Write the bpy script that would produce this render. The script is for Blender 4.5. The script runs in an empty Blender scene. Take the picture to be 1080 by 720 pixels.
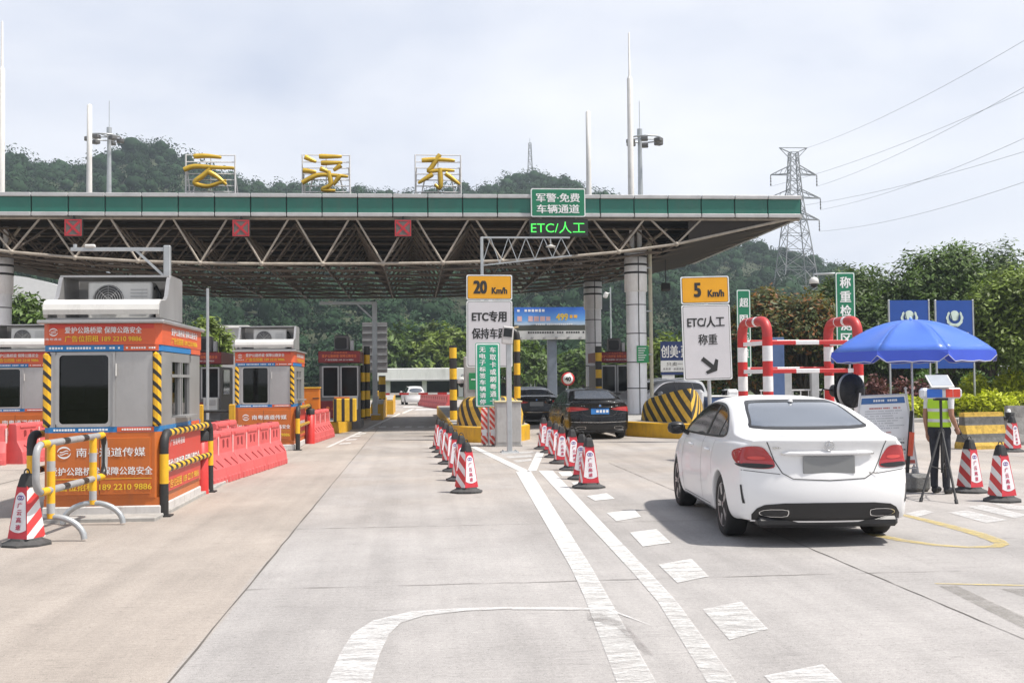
import bpy, bmesh, math, random
import numpy as np
from mathutils import Vector, Matrix
from mathutils.bvhtree import BVHTree
from mathutils.geometry import delaunay_2d_cdt
R = math.radians
rnd = random.Random(7)
scene = bpy.context.scene
col = scene.collection
# ---------------------------------------------------------------- camera
F = 1150.0; H = 1.7; PSI = R(5.0); TH = math.atan(41 / F); RO = R(0.6)
fw = Vector((math.sin(PSI) * math.cos(TH), math.cos(PSI) * math.cos(TH), math.sin(TH)))
r0 = Vector((math.cos(PSI), -math.sin(PSI), 0)); u0 = r0.cross(fw)
rt = math.cos(RO) * r0 - math.sin(RO) * u0
up = math.sin(RO) * r0 + math.cos(RO) * u0
cd = bpy.data.cameras.new('camera'); cam = bpy.data.objects.new('camera', cd); col.objects.link(cam)
mm = Matrix((rt, up, -fw)).transposed().to_4x4(); mm.translation = (0, 0, H); cam.matrix_world = mm
cd.sensor_fit = 'HORIZONTAL'; cd.sensor_width = 36; cd.lens = 36 * F / 1080; cd.clip_start = 0.1; cd.clip_end = 6000
scene.camera = cam
def ray(px, py): return fw + (px - 540) / F * rt + (360 - py) / F * up
def gp(px, py, z=0.0):            # point of the ground plane (height z) seen at a photo position
    d = ray(px, py); t = (z - H) / d.z; return Vector((d.x * t, d.y * t, z))
def at(px, py, Y):                # point at distance Y along the road
    d = ray(px, py); t = Y / d.y; return Vector((d.x * t, Y, H + d.z * t))
def X_(px, Y, py=400): return at(px, py, Y).x
def Z_(px, py, Y): return at(px, py, Y).z
# ---------------------------------------------------------------- materials
MATS = {}
def nd(nt, t, **k):
    n = nt.nodes.new(t)
    for a, b in k.items(): setattr(n, a, b)
    return n
def mat(name, rgb, rough=0.55, metal=0.0, var=0.12, scale=3.0, bump=0.0, coat=0.0, emit=0.0, spec=0.5, trans=0.0, island=0.0, dirt=0.0):
    if name in MATS: return MATS[name]
    m = bpy.data.materials.new(name); m.use_nodes = True; nt = m.node_tree; b = nt.nodes['Principled BSDF']
    b.inputs['Roughness'].default_value = rough; b.inputs['Metallic'].default_value = metal
    b.inputs['Coat Weight'].default_value = coat; b.inputs['Coat Roughness'].default_value = 0.04
    b.inputs['Specular IOR Level'].default_value = spec
    tc = nd(nt, 'ShaderNodeTexCoord')
    n1 = nd(nt, 'ShaderNodeTexNoise'); n1.inputs['Scale'].default_value = scale; n1.inputs['Detail'].default_value = 5; n1.inputs['Roughness'].default_value = 0.65
    nt.links.new(tc.outputs['Object'], n1.inputs['Vector'])
    mr = nd(nt, 'ShaderNodeMapRange'); mr.inputs['From Min'].default_value = 0.3; mr.inputs['From Max'].default_value = 0.7
    mr.inputs['To Min'].default_value = 1 - var; mr.inputs['To Max'].default_value = 1 + var
    nt.links.new(n1.outputs['Fac'], mr.inputs['Value'])
    mx = nd(nt, 'ShaderNodeVectorMath', operation='SCALE'); mx.inputs[0].default_value = rgb[:3]
    nt.links.new(mr.outputs[0], mx.inputs['Scale'])
    outc = mx.outputs[0]
    if island:
        ge = nd(nt, 'ShaderNodeNewGeometry'); m2 = nd(nt, 'ShaderNodeMapRange')
        m2.inputs['To Min'].default_value = 1 - island; m2.inputs['To Max'].default_value = 1 + island
        nt.links.new(ge.outputs['Random Per Island'], m2.inputs['Value'])
        s2 = nd(nt, 'ShaderNodeVectorMath', operation='SCALE'); nt.links.new(outc, s2.inputs[0]); nt.links.new(m2.outputs[0], s2.inputs['Scale']); outc = s2.outputs[0]
    if dirt:
        n2 = nd(nt, 'ShaderNodeTexNoise'); n2.inputs['Scale'].default_value = scale * 2.3; n2.inputs['Detail'].default_value = 8; n2.inputs['Roughness'].default_value = 0.75
        mp = nd(nt, 'ShaderNodeMapping'); mp.inputs['Scale'].default_value = (1, 1, 0.25)
        nt.links.new(tc.outputs['Object'], mp.inputs[0]); nt.links.new(mp.outputs[0], n2.inputs['Vector'])
        m3 = nd(nt, 'ShaderNodeMapRange'); m3.inputs['From Min'].default_value = 0.5; m3.inputs['From Max'].default_value = 0.72; m3.inputs['To Max'].default_value = dirt
        nt.links.new(n2.outputs['Fac'], m3.inputs['Value'])
        mc = nd(nt, 'ShaderNodeMix', data_type='RGBA'); nt.links.new(m3.outputs[0], mc.inputs['Factor']); nt.links.new(outc, mc.inputs['A'])
        mc.inputs['B'].default_value = (0.12, 0.10, 0.085, 1); outc = mc.outputs['Result']
    nt.links.new(outc, b.inputs['Base Color'])
    rr = nd(nt, 'ShaderNodeMapRange'); rr.inputs['To Min'].default_value = max(0.02, rough - 0.08); rr.inputs['To Max'].default_value = min(1, rough + 0.08)
    nt.links.new(n1.outputs['Fac'], rr.inputs['Value']); nt.links.new(rr.outputs[0], b.inputs['Roughness'])
    if bump:
        bp = nd(nt, 'ShaderNodeBump'); bp.inputs['Strength'].default_value = bump; bp.inputs['Distance'].default_value = 0.02
        n3 = nd(nt, 'ShaderNodeTexNoise'); n3.inputs['Scale'].default_value = scale * 8; n3.inputs['Detail'].default_value = 4
        nt.links.new(tc.outputs['Object'], n3.inputs['Vector']); nt.links.new(n3.outputs['Fac'], bp.inputs['Height']); nt.links.new(bp.outputs[0], b.inputs['Normal'])
    if emit:
        b.inputs['Emission Color'].default_value = (*rgb[:3], 1); b.inputs['Emission Strength'].default_value = emit
    if trans:   # leaf-like translucency
        tr = nd(nt, 'ShaderNodeBsdfTranslucent'); ms = nd(nt, 'ShaderNodeMixShader'); ms.inputs[0].default_value = trans
        sc = nd(nt, 'ShaderNodeVectorMath', operation='MULTIPLY'); sc.inputs[1].default_value = (1.5, 1.6, 0.7)
        nt.links.new(outc, sc.inputs[0]); nt.links.new(sc.outputs[0], tr.inputs['Color'])
        nt.links.new(b.outputs[0], ms.inputs[1]); nt.links.new(tr.outputs[0], ms.inputs[2]); nt.links.new(ms.outputs[0], nt.nodes['Material Output'].inputs[0])
    MATS[name] = m; return m
def stripes(name, c1, c2, vec, period, offset=0.0, duty=0.5, absx=False, rough=0.45, wear=0.12):
    """two painted colours in bands: frac((vec . object position)/period + offset)"""
    if name in MATS: return MATS[name]
    m = bpy.data.materials.new(name); m.use_nodes = True; nt = m.node_tree; b = nt.nodes['Principled BSDF']
    b.inputs['Roughness'].default_value = rough
    tc = nd(nt, 'ShaderNodeTexCoord'); src = tc.outputs['Object']
    if absx:
        ab = nd(nt, 'ShaderNodeVectorMath', operation='ABSOLUTE'); nt.links.new(src, ab.inputs[0]); src = ab.outputs[0]
    dp = nd(nt, 'ShaderNodeVectorMath', operation='DOT_PRODUCT'); dp.inputs[1].default_value = tuple(v / period for v in vec)
    nt.links.new(src, dp.inputs[0])
    a = nd(nt, 'ShaderNodeMath', operation='ADD'); a.inputs[1].default_value = offset + 100; nt.links.new(dp.outputs['Value'], a.inputs[0])
    fr = nd(nt, 'ShaderNodeMath', operation='FRACT'); nt.links.new(a.outputs[0], fr.inputs[0])
    gt = nd(nt, 'ShaderNodeMath', operation='GREATER_THAN'); gt.inputs[1].default_value = duty; nt.links.new(fr.outputs[0], gt.inputs[0])
    mc = nd(nt, 'ShaderNodeMix', data_type='RGBA'); mc.inputs['A'].default_value = (*c1, 1); mc.inputs['B'].default_value = (*c2, 1)
    nt.links.new(gt.outputs[0], mc.inputs['Factor'])
    n1 = nd(nt, 'ShaderNodeTexNoise'); n1.inputs['Scale'].default_value = 9; n1.inputs['Detail'].default_value = 6; n1.inputs['Roughness'].default_value = 0.7
    nt.links.new(tc.outputs['Object'], n1.inputs['Vector'])
    mr = nd(nt, 'ShaderNodeMapRange'); mr.inputs['From Min'].default_value = 0.3; mr.inputs['From Max'].default_value = 0.7
    mr.inputs['To Min'].default_value = 1 - wear; mr.inputs['To Max'].default_value = 1 + wear
    nt.links.new(n1.outputs['Fac'], mr.inputs['Value'])
    sc = nd(nt, 'ShaderNodeVectorMath', operation='SCALE'); nt.links.new(mc.outputs['Result'], sc.inputs[0]); nt.links.new(mr.outputs[0], sc.inputs['Scale'])
    nt.links.new(sc.outputs[0], b.inputs['Base Color'])
    MATS[name] = m; return m
YEL = (0.72, 0.40, 0.015); BLK = (0.022, 0.021, 0.020); RED = (0.55, 0.035, 0.03); WHT = (0.72, 0.72, 0.72)
# ---------------------------------------------------------------- mesh builder
_txt = {}
def text_geo(s, bold):
    k = (s, bold)
    if k not in _txt:
        c = bpy.data.curves.new('t', 'FONT'); c.body = s; c.size = 1; c.offset = bold; c.resolution_u = 3
        o = bpy.data.objects.new('t', c); col.objects.link(o)
        bpy.context.view_layer.update()
        me = o.evaluated_get(bpy.context.evaluated_depsgraph_get()).to_mesh()
        v = [(p.co.x, p.co.y) for p in me.vertices]; f = [tuple(p.vertices) for p in me.polygons]
        o.to_mesh_clear(); bpy.data.objects.remove(o); bpy.data.curves.remove(c)
        _txt[k] = (v, f)
    return _txt[k]
def frame_from(d):
    d = d.normalized(); a = Vector((0, 0, 1)) if abs(d.z) < 0.9 else Vector((1, 0, 0))
    x = a.cross(d).normalized(); return x, d.cross(x)
class MB:
    def __init__(s): s.v = []; s.f = []; s.m = []; s.s = []; s.mats = []; s.T = None
    def mi(s, m):
        if m not in s.mats: s.mats.append(m)
        return s.mats.index(m)
    def add(s, vs, fs, m, smooth=False):
        b = len(s.v); i = s.mi(m)
        s.v += [tuple(s.T @ Vector(p)) if s.T else tuple(p) for p in vs]
        for f in fs: s.f.append(tuple(b + k for k in f)); s.m.append(i); s.s.append(smooth)
        return s
    def box(s, c, d, m, ch=0.0, rz=0.0, rx=0.0, ry=0.0):
        hx, hy, hz = d[0] / 2, d[1] / 2, d[2] / 2
        M = Matrix.Translation(c) @ Matrix.Rotation(rz, 4, 'Z') @ Matrix.Rotation(ry, 4, 'Y') @ Matrix.Rotation(rx, 4, 'X')
        if ch <= 0:
            vs = [M @ Vector((x * hx, y * hy, z * hz)) for z in (-1, 1) for y in (-1, 1) for x in (-1, 1)]
            return s.add(vs, [(0, 2, 3, 1), (4, 5, 7, 6), (0, 1, 5, 4), (2, 6, 7, 3), (0, 4, 6, 2), (1, 3, 7, 5)], m)
        ch = min(ch, hx * .9, hy * .9, hz * .9); vs = []; idx = {}
        for sx in (-1, 1):
            for sy in (-1, 1):
                for sz in (-1, 1):
                    for a in range(3):
                        p = [sx * (hx - ch), sy * (hy - ch), sz * (hz - ch)]; p[a] = (sx * hx, sy * hy, sz * hz)[a]
                        idx[(sx, sy, sz, a)] = len(vs); vs.append(M @ Vector(p))
        I = lambda x, y, z, a: idx[(x, y, z, a)]; fs = []
        for q in (-1, 1):
            fs.append([I(q, -1, -1, 0), I(q, 1, -1, 0), I(q, 1, 1, 0), I(q, -1, 1, 0)][::q])
            fs.append([I(-1, q, -1, 1), I(-1, q, 1, 1), I(1, q, 1, 1), I(1, q, -1, 1)][::q])
            fs.append([I(-1, -1, q, 2), I(1, -1, q, 2), I(1, 1, q, 2), I(-1, 1, q, 2)][::q])
        for p in (-1, 1):
            for q in (-1, 1):
                fs.append([I(p, q, -1, 0), I(p, q, 1, 0), I(p, q, 1, 1), I(p, q, -1, 1)][::-p * q])
                fs.append([I(p, -1, q, 0), I(p, 1, q, 0), I(p, 1, q, 2), I(p, -1, q, 2)][::p * q])
                fs.append([I(-1, p, q, 1), I(1, p, q, 1), I(1, p, q, 2), I(-1, p, q, 2)][::-p * q])
        for p in (-1, 1):
            for q in (-1, 1):
                for w in (-1, 1): fs.append([I(p, q, w, 0), I(p, q, w, 1), I(p, q, w, 2)][::p * q * w])
        return s.add(vs, fs, m)
    def tube(s, pts, r, m, n=10, closed=False, smooth=True):
        pts = [Vector(p) for p in pts]; k = len(pts); rs = r if isinstance(r, (list, tuple)) else [r] * k
        vs = []; px = None
        for i, p in enumerate(pts):
            a = pts[(i - 1) % k] if (i or closed) else p; b = pts[(i + 1) % k] if (i < k - 1 or closed) else p
            d = (b - a).normalized()
            if px is None: x, y = frame_from(d)
            else:
                x = (px - d * px.dot(d)).normalized(); y = d.cross(x)
            px = x
            for j in range(n):
                t = 2 * math.pi * j / n; vs.append(p + (x * math.cos(t) + y * math.sin(t)) * rs[i])
        fs = []
        for i in range(k if closed else k - 1):
            for j in range(n):
                a = i * n + j; b = i * n + (j + 1) % n; c = ((i + 1) % k) * n + (j + 1) % n; d = ((i + 1) % k) * n + j
                fs.append((a, b, c, d))
        s.add(vs, fs, m, smooth)
        if not closed:
            s.add(vs[:n], [tuple(range(n))[::-1]], m); s.add(vs[-n:], [tuple(range(n))], m)
        return s
    def bar(s, a, b, w, m, h=None):
        a = Vector(a); b = Vector(b); d = b - a; x, y = frame_from(d); h = h or w
        vs = [p + x * sx * w / 2 + y * sy * h / 2 for p in (a, b) for sx, sy in ((-1, -1), (1, -1), (1, 1), (-1, 1))]
        return s.add(vs, [(3, 2, 1, 0), (4, 5, 6, 7), (0, 1, 5, 4), (1, 2, 6, 5), (2, 3, 7, 6), (3, 0, 4, 7)], m)
    def lathe(s, prof, m, n=24, c=(0, 0, 0), axis='Z', smooth=True):
        vs = []; C = Vector(c)
        for r, z in prof:
            for j in range(n):
                t = 2 * math.pi * j / n; p = (r * math.cos(t), r * math.sin(t), z)
                if axis == 'X': p = (p[2], p[0], p[1])
                if axis == 'Y': p = (p[1], p[2], p[0])
                vs.append(C + Vector(p))
        fs = [(i * n + j, i * n + (j + 1) % n, (i + 1) * n + (j + 1) % n, (i + 1) * n + j) for i in range(len(prof) - 1) for j in range(n)]
        s.add(vs, fs, m, smooth)
        if prof[0][0] > 1e-4: s.add(vs[:n], [tuple(range(n))[::-1]], m)
        if prof[-1][0] > 1e-4: s.add(vs[-n:], [tuple(range(n))], m)
        return s
    def prism(s, poly, depth, m, o=(0, 0, 0), u=(1, 0, 0), v=(0, 0, 1)):
        o = Vector(o); u = Vector(u); v = Vector(v); w = u.cross(v).normalized() * depth; n = len(poly)
        a = [o + u * p[0] + v * p[1] for p in poly]; b = [p - w for p in a]
        return s.add(a + b, [tuple(range(n)), tuple(range(n, 2 * n))[::-1]] + [(i, i + n, (i + 1) % n + n, (i + 1) % n) for i in range(n)], m)
    def poly(s, pts, m): return s.add(pts, [tuple(range(len(pts)))], m)
    def text(s, t, m, c, w, h, u=(1, 0, 0), v=(0, 0, 1), bold=0.0, keep=False):
        """lettering fitted to a w x h box; bold thickens the strokes with shifted copies"""
        vs, fs = text_geo(t, 0.0)
        if not vs: return s
        xs = [p[0] for p in vs]; ys = [p[1] for p in vs]
        x0, x1, y0, y1 = min(xs), max(xs), min(ys), max(ys)
        c = Vector(c); u = Vector(u); v = Vector(v); w_ = u.cross(v).normalized(); bd = bold * 1.1
        sy = h / (y1 - y0 + bd) if y1 > y0 else 1; sx = w / (x1 - x0 + 2 * bd) if x1 > x0 else 1
        offs = [(0, 0)] if bold <= 0 else [(-bd, -bd / 2), (bd, -bd / 2), (-bd, bd / 2), (bd, bd / 2), (0, 0)]
        for i, (dx, dy) in enumerate(offs):
            o = c + w_ * (.0005 * i)
            s.add([o + u * (p[0] + dx - (x0 + x1) / 2) * sx + v * (p[1] + dy - (y0 + y1) / 2) * sy for p in vs], fs, m)
        return s
    def build(s, name, parent=None, loc=None, rz=None):
        me = bpy.data.meshes.new(name); me.from_pydata(s.v, [], s.f)
        for m in s.mats: me.materials.append(m)
        me.polygons.foreach_set('material_index', s.m); me.polygons.foreach_set('use_smooth', s.s); me.update()
        o = bpy.data.objects.new(name, me); col.objects.link(o)
        if parent: o.parent = parent
        if loc is not None: o.location = loc
        if rz is not None: o.rotation_euler.z = rz
        return o
def tag(o, label, cat, group=None, kind=None):
    o['label'] = label; o['category'] = cat
    if group: o['group'] = group
    if kind: o['kind'] = kind
    return o
def thing(name, label, cat, loc, rz=0.0, group=None):
    o = bpy.data.objects.new(name, None); col.objects.link(o); o.location = loc; o.rotation_euler.z = rz; o.empty_display_size = 0.3
    return tag(o, label, cat, group)
def structure(o): o['kind'] = 'structure'; return o
_kids = {}
def copy_tree(src, loc, rz, label):
    def cp(o, par):
        c = o.copy(); col.objects.link(c)
        if par: c.parent = par
        for ch in o.children: cp(ch, c)
        return c
    r = cp(src, None); r.location = loc; r.rotation_euler.z = rz; r['label'] = label
    return r
def rrect(w, h, r, n=5, cx=0, cy=0):
    out = []
    for sx, sy, a0 in ((1, 1, 0), (-1, 1, 90), (-1, -1, 180), (1, -1, 270)):
        for i in range(n + 1):
            a = R(a0 + 90 * i / n); out.append((cx + sx * (w / 2 - r) + r * math.cos(a), cy + sy * (h / 2 - r) + r * math.sin(a)))
    return out
def arc_pts(pts, rad, n=6):
    """polyline with rounded corners"""
    pts = [Vector(p) for p in pts]; out = [pts[0]]
    for i in range(1, len(pts) - 1):
        a, b, c = pts[i - 1], pts[i], pts[i + 1]
        p = b + (a - b).normalized() * rad; q = b + (c - b).normalized() * rad
        for k in range(n + 1):
            t = k / n; out.append(p * (1 - t) ** 2 + b * 2 * t * (1 - t) + q * t * t)
    out.append(pts[-1]); return out
def big_mesh(name, V, Fq, material, parent=None):
    """numpy mesh, quads"""
    me = bpy.data.meshes.new(name); nv = len(V); nf = len(Fq)
    me.vertices.add(nv); me.vertices.foreach_set('co', np.asarray(V, np.float32).ravel())
    me.loops.add(nf * 4); me.loops.foreach_set('vertex_index', np.asarray(Fq, np.int32).ravel())
    me.polygons.add(nf); me.polygons.foreach_set('loop_start', np.arange(0, nf * 4, 4, dtype=np.int32))
    me.update(calc_edges=True); me.materials.append(material)
    o = bpy.data.objects.new(name, me); col.objects.link(o)
    if parent: o.parent = parent
    return o
# ---------------------------------------------------------------- light, sky, air
SUN_EL, SUN_AZ = 61.0, 110.0            # azimuth clockwise from +Y (up the road)
sv = Vector((math.sin(R(SUN_AZ)) * math.cos(R(SUN_EL)), math.cos(R(SUN_AZ)) * math.cos(R(SUN_EL)), math.sin(R(SUN_EL))))
sl = bpy.data.lights.new('sun', 'SUN'); sl.energy = 4.7; sl.angle = R(2.0); sl.color = (1.0, 0.95, 0.88)
so = bpy.data.objects.new('sun', sl); col.objects.link(so); so.rotation_euler = (-sv).to_track_quat('-Z', 'Y').to_euler(); so.location = (30, -10, 60)
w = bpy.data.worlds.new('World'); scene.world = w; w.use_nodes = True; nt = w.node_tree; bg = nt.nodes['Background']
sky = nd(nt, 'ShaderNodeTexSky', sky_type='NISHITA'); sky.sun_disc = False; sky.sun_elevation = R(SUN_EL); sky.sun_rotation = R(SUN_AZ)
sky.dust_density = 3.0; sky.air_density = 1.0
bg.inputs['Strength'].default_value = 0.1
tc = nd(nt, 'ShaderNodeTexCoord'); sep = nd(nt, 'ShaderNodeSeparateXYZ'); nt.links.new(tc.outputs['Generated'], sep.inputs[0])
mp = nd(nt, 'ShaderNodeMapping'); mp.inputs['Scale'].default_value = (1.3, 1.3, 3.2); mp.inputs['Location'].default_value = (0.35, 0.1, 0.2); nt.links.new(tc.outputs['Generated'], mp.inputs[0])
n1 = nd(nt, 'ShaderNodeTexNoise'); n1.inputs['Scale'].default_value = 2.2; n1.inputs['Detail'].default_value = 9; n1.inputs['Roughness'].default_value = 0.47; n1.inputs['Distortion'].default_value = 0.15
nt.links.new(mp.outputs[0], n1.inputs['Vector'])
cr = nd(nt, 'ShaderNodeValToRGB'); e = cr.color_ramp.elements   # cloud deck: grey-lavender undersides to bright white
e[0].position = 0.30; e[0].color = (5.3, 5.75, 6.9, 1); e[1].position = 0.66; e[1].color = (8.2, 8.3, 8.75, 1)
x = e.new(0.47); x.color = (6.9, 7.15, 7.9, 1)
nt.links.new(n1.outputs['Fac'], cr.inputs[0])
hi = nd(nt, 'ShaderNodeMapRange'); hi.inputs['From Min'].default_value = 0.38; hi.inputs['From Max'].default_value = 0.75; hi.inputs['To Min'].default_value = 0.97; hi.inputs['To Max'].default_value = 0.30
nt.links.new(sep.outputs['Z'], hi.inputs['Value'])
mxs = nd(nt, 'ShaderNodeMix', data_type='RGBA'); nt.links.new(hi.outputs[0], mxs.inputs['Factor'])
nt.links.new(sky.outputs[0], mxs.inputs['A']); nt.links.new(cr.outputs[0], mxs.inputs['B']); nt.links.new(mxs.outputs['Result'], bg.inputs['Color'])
scene.view_settings.view_transform = 'Standard'; scene.view_settings.look = 'None'; scene.view_settings.exposure = 0.4; scene.view_settings.gamma = 1
hb = MB(); hm = bpy.data.materials.new('haze'); hm.use_nodes = True; hn = hm.node_tree; hn.nodes.clear()
pv = nd(hn, 'ShaderNodeVolumePrincipled'); pv.inputs['Color'].default_value = (0.78, 0.90, 1.0, 1); pv.inputs['Density'].default_value = 0.00044; pv.inputs['Anisotropy'].default_value = 0.2
ho = nd(hn, 'ShaderNodeOutputMaterial'); hn.links.new(pv.outputs[0], ho.inputs['Volume'])
hb.box((100, 330, 67), (1700, 840, 138), hm); hz = hb.build('haze'); hz['kind'] = 'stuff'
# ---------------------------------------------------------------- ground
def ground_mat():
    m = bpy.data.materials.new('concrete_plaza'); m.use_nodes = True; nt = m.node_tree; b = nt.nodes['Principled BSDF']; b.inputs['Roughness'].default_value = 0.85
    tc = nd(nt, 'ShaderNodeTexCoord'); L = nt.links.new
    def noise(scale, detail, rough, msc=(1, 1, 1)):
        mp = nd(nt, 'ShaderNodeMapping'); mp.inputs['Scale'].default_value = msc; L(tc.outputs['Object'], mp.inputs[0])
        n = nd(nt, 'ShaderNodeTexNoise'); n.inputs['Scale'].default_value = scale; n.inputs['Detail'].default_value = detail; n.inputs['Roughness'].default_value = rough; L(mp.outputs[0], n.inputs['Vector']); return n.outputs['Fac']
    def rng(v, a, b_, c, d):
        r = nd(nt, 'ShaderNodeMapRange'); r.inputs['From Min'].default_value = a; r.inputs['From Max'].default_value = b_; r.inputs['To Min'].default_value = c; r.inputs['To Max'].default_value = d; L(v, r.inputs['Value']); return r.outputs[0]
    def mul(a, b_):
        r = nd(nt, 'ShaderNodeMath', operation='MULTIPLY'); L(a, r.inputs[0]); L(b_, r.inputs[1]); return r.outputs[0]
    big = rng(noise(0.16, 4, 0.6), 0.3, 0.7, 0.80, 1.14)
    mid = rng(noise(1.1, 6, 0.7, (1, 0.5, 1)), 0.3, 0.7, 0.85, 1.12)
    fine = mul(rng(noise(30, 5, 0.85), 0.3, 0.7, 0.78, 1.17), rng(noise(120, 3, 0.85), 0.3, 0.7, 0.74, 1.2))
    brush = mul(rng(noise(6, 5, 0.75, (0.35, 9, 1)), 0.25, 0.75, 0.88, 1.09), rng(noise(3, 3, 0.7, (0.6, 30, 1)), 0.3, 0.7, 0.92, 1.06))      # broom finish across the lanes
    track = rng(noise(1.6, 4, 0.6, (1.5, 0.03, 1)), 0.42, 0.75, 1.04, 0.86)     # tyre tracks along the lanes
    v = mul(mul(mul(mul(big, mid), fine), brush), track)
    pit = rng(noise(42, 2, 0.5, (1, 1, 1)), 0.66, 0.72, 1.0, 0.55); v = mul(v, pit)
    scf = rng(noise(2.6, 8, 0.8, (0.18, 7, 1)), 0.60, 0.70, 1.0, 0.72); v = mul(v, scf)
    stn = rng(noise(3.2, 9, 0.75, (0.5, 3, 1)), 0.58, 0.72, 1.0, 0.62); v = mul(v, stn)
    sp = nd(nt, 'ShaderNodeSeparateXYZ'); L(tc.outputs['Object'], sp.inputs[0])
    wv = nd(nt, 'ShaderNodeMath', operation='ADD'); L(sp.outputs['X'], wv.inputs[0]); L(rng(noise(0.4, 2, 0.5), 0.3, 0.7, -0.03, 0.03), wv.inputs[1])
    side = rng(wv.outputs[0], -1.46, -1.40, 1.0, 0.0)
    tan = nd(nt, 'ShaderNodeMix', data_type='RGBA'); L(side, tan.inputs['Factor']); tan.inputs['A'].default_value = (0.352, 0.336, 0.325, 1); tan.inputs['B'].default_value = (0.368, 0.325, 0.286, 1)
    # the lane between the booths keeps the tan of the wheel paths further on
    yy = rng(sp.outputs['Y'], 11, 20, 0.0, 0.9)
    t2 = nd(nt, 'ShaderNodeMix', data_type='RGBA'); L(mul(yy, rng(noise(0.5, 3, 0.6), 0.35, 0.65, 0.4, 1.0)), t2.inputs['Factor']); L(tan.outputs['Result'], t2.inputs['A']); t2.inputs['B'].default_value = (0.368, 0.325, 0.284, 1)
    sc = nd(nt, 'ShaderNodeVectorMath', operation='SCALE'); L(t2.outputs['Result'], sc.inputs[0]); L(v, sc.inputs['Scale']); L(sc.outputs[0], b.inputs['Base Color'])
    bp = nd(nt, 'ShaderNodeBump'); bp.inputs['Strength'].default_value = 0.35; bp.inputs['Distance'].default_value = 0.01; L(mul(noise(35, 5, 0.8), brush), bp.inputs['Height']); L(bp.outputs[0], b.inputs['Normal'])
    return m
verge = mat('verge_soil', (0.07, 0.085, 0.035), 0.95, var=0.4, scale=0.3)
g = MB(); g.box((0, 700, -0.53), (4000, 4200, 1.0), verge); structure(g.build('ground'))
g = MB(); g.box((0, 46, -0.5), (90, 112, 1.0), ground_mat()); structure(g.build('road'))
# joints: narrow dark sealant strips, jogging a little
jm = mat('joint_sealant', (0.10, 0.09, 0.08), 0.9, var=0.3)
jb = MB()
def strip(mb, pts, wd, m, z):
    pts = [Vector((p[0], p[1])) for p in pts]; vs = []
    for i, p in enumerate(pts):
        d = (pts[min(i + 1, len(pts) - 1)] - pts[max(i - 1, 0)]).normalized(); n = Vector((-d.y, d.x)); ww = wd[i] if isinstance(wd, list) else wd
        vs += [(p.x + n.x * ww / 2, p.y + n.y * ww / 2, z), (p.x - n.x * ww / 2, p.y - n.y * ww / 2, z)]
    mb.add(vs, [(2 * i, 2 * i + 2, 2 * i + 3, 2 * i + 1)[::-1] for i in range(len(pts) - 1)], m)
q = gp(1000, 640)
for x0, y0, y1, wd in ((-1.42, 0, 50, 0.017), (q.x, 2, 22, 0.011), (-7.2, 8, 36, 0.02), (12.5, 10, 36, 0.02)):
    ys = [y0 + (y1 - y0) * i / 90 for i in range(91)]
    strip(jb, [(x0 + rnd.uniform(-.005, .005), y) for y in ys], [wd * rnd.uniform(.4, 1.3) for _ in ys], jm, 0.004)
for yy, xa, xb in ((19.8, -1.4, 6), (26.3, -6, 4), (12.9, -1.4, 3.5), (33, -3, 1), (16.4, 4.5, 12), (9.2, -1.42, 4.7)):
    xs = [xa + (xb - xa) * i / 40 for i in range(41)]
    strip(jb, [(x, yy + rnd.uniform(-.015, .015)) for x in xs], [0.012 * rnd.uniform(.1, 1.4) for _ in xs], jm, 0.0045)
structure(jb.build('road_joints'))
def paint(name, rgb, worn, scale=(1, 1, 1), soft=.05, top=1.0, grad=0.0):
    m = mat(name, rgb, 0.6, var=0.06, scale=6); nt = m.node_tree; L = nt.links.new
    tc = nd(nt, 'ShaderNodeTexCoord'); mp = nd(nt, 'ShaderNodeMapping'); mp.inputs['Scale'].default_value = scale; L(tc.outputs['Object'], mp.inputs[0])
    n = nd(nt, 'ShaderNodeTexNoise'); n.inputs['Scale'].default_value = 5; n.inputs['Detail'].default_value = 9; n.inputs['Roughness'].default_value = 0.8; L(mp.outputs[0], n.inputs['Vector'])
    n2 = nd(nt, 'ShaderNodeTexNoise'); n2.inputs['Scale'].default_value = 45; n2.inputs['Detail'].default_value = 4; L(tc.outputs['Object'], n2.inputs['Vector'])
    sp = nd(nt, 'ShaderNodeSeparateXYZ'); L(tc.outputs['Object'], sp.inputs[0]); gy = nd(nt, 'ShaderNodeMapRange'); gy.inputs['From Min'].default_value = 6; gy.inputs['From Max'].default_value = 13; gy.inputs['To Min'].default_value = -grad; gy.inputs['To Max'].default_value = 0; L(sp.outputs['Y'], gy.inputs['Value'])
    ad = nd(nt, 'ShaderNodeMath', operation='ADD'); L(n.outputs['Fac'], ad.inputs[0]); L(gy.outputs[0], ad.inputs[1])
    a2 = nd(nt, 'ShaderNodeMath', operation='MULTIPLY_ADD'); L(n2.outputs['Fac'], a2.inputs[0]); a2.inputs[1].default_value = .22; L(ad.outputs[0], a2.inputs[2]); worn += .11
    r = nd(nt, 'ShaderNodeMapRange'); r.inputs['From Min'].default_value = worn - soft; r.inputs['From Max'].default_value = worn + soft; r.inputs['To Max'].default_value = top; L(a2.outputs[0], r.inputs['Value'])
    r.inputs['To Min'].default_value = 0.12
    L(r.outputs[0], nt.nodes['Principled BSDF'].inputs['Alpha']); return m
pw = paint('road_paint', (0.62, 0.615, 0.60), 0.36, (0.8, 2.2, 1), .13, .9, .19); pw2 = paint('worn_road_paint', (0.64, 0.635, 0.625), 0.47, (0.7, 2.2, 1), .13, .8); py = paint('yellow_road_paint', (0.56, 0.44, 0.15), 0.49, (1, 2, 1), .13, .8)
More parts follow.
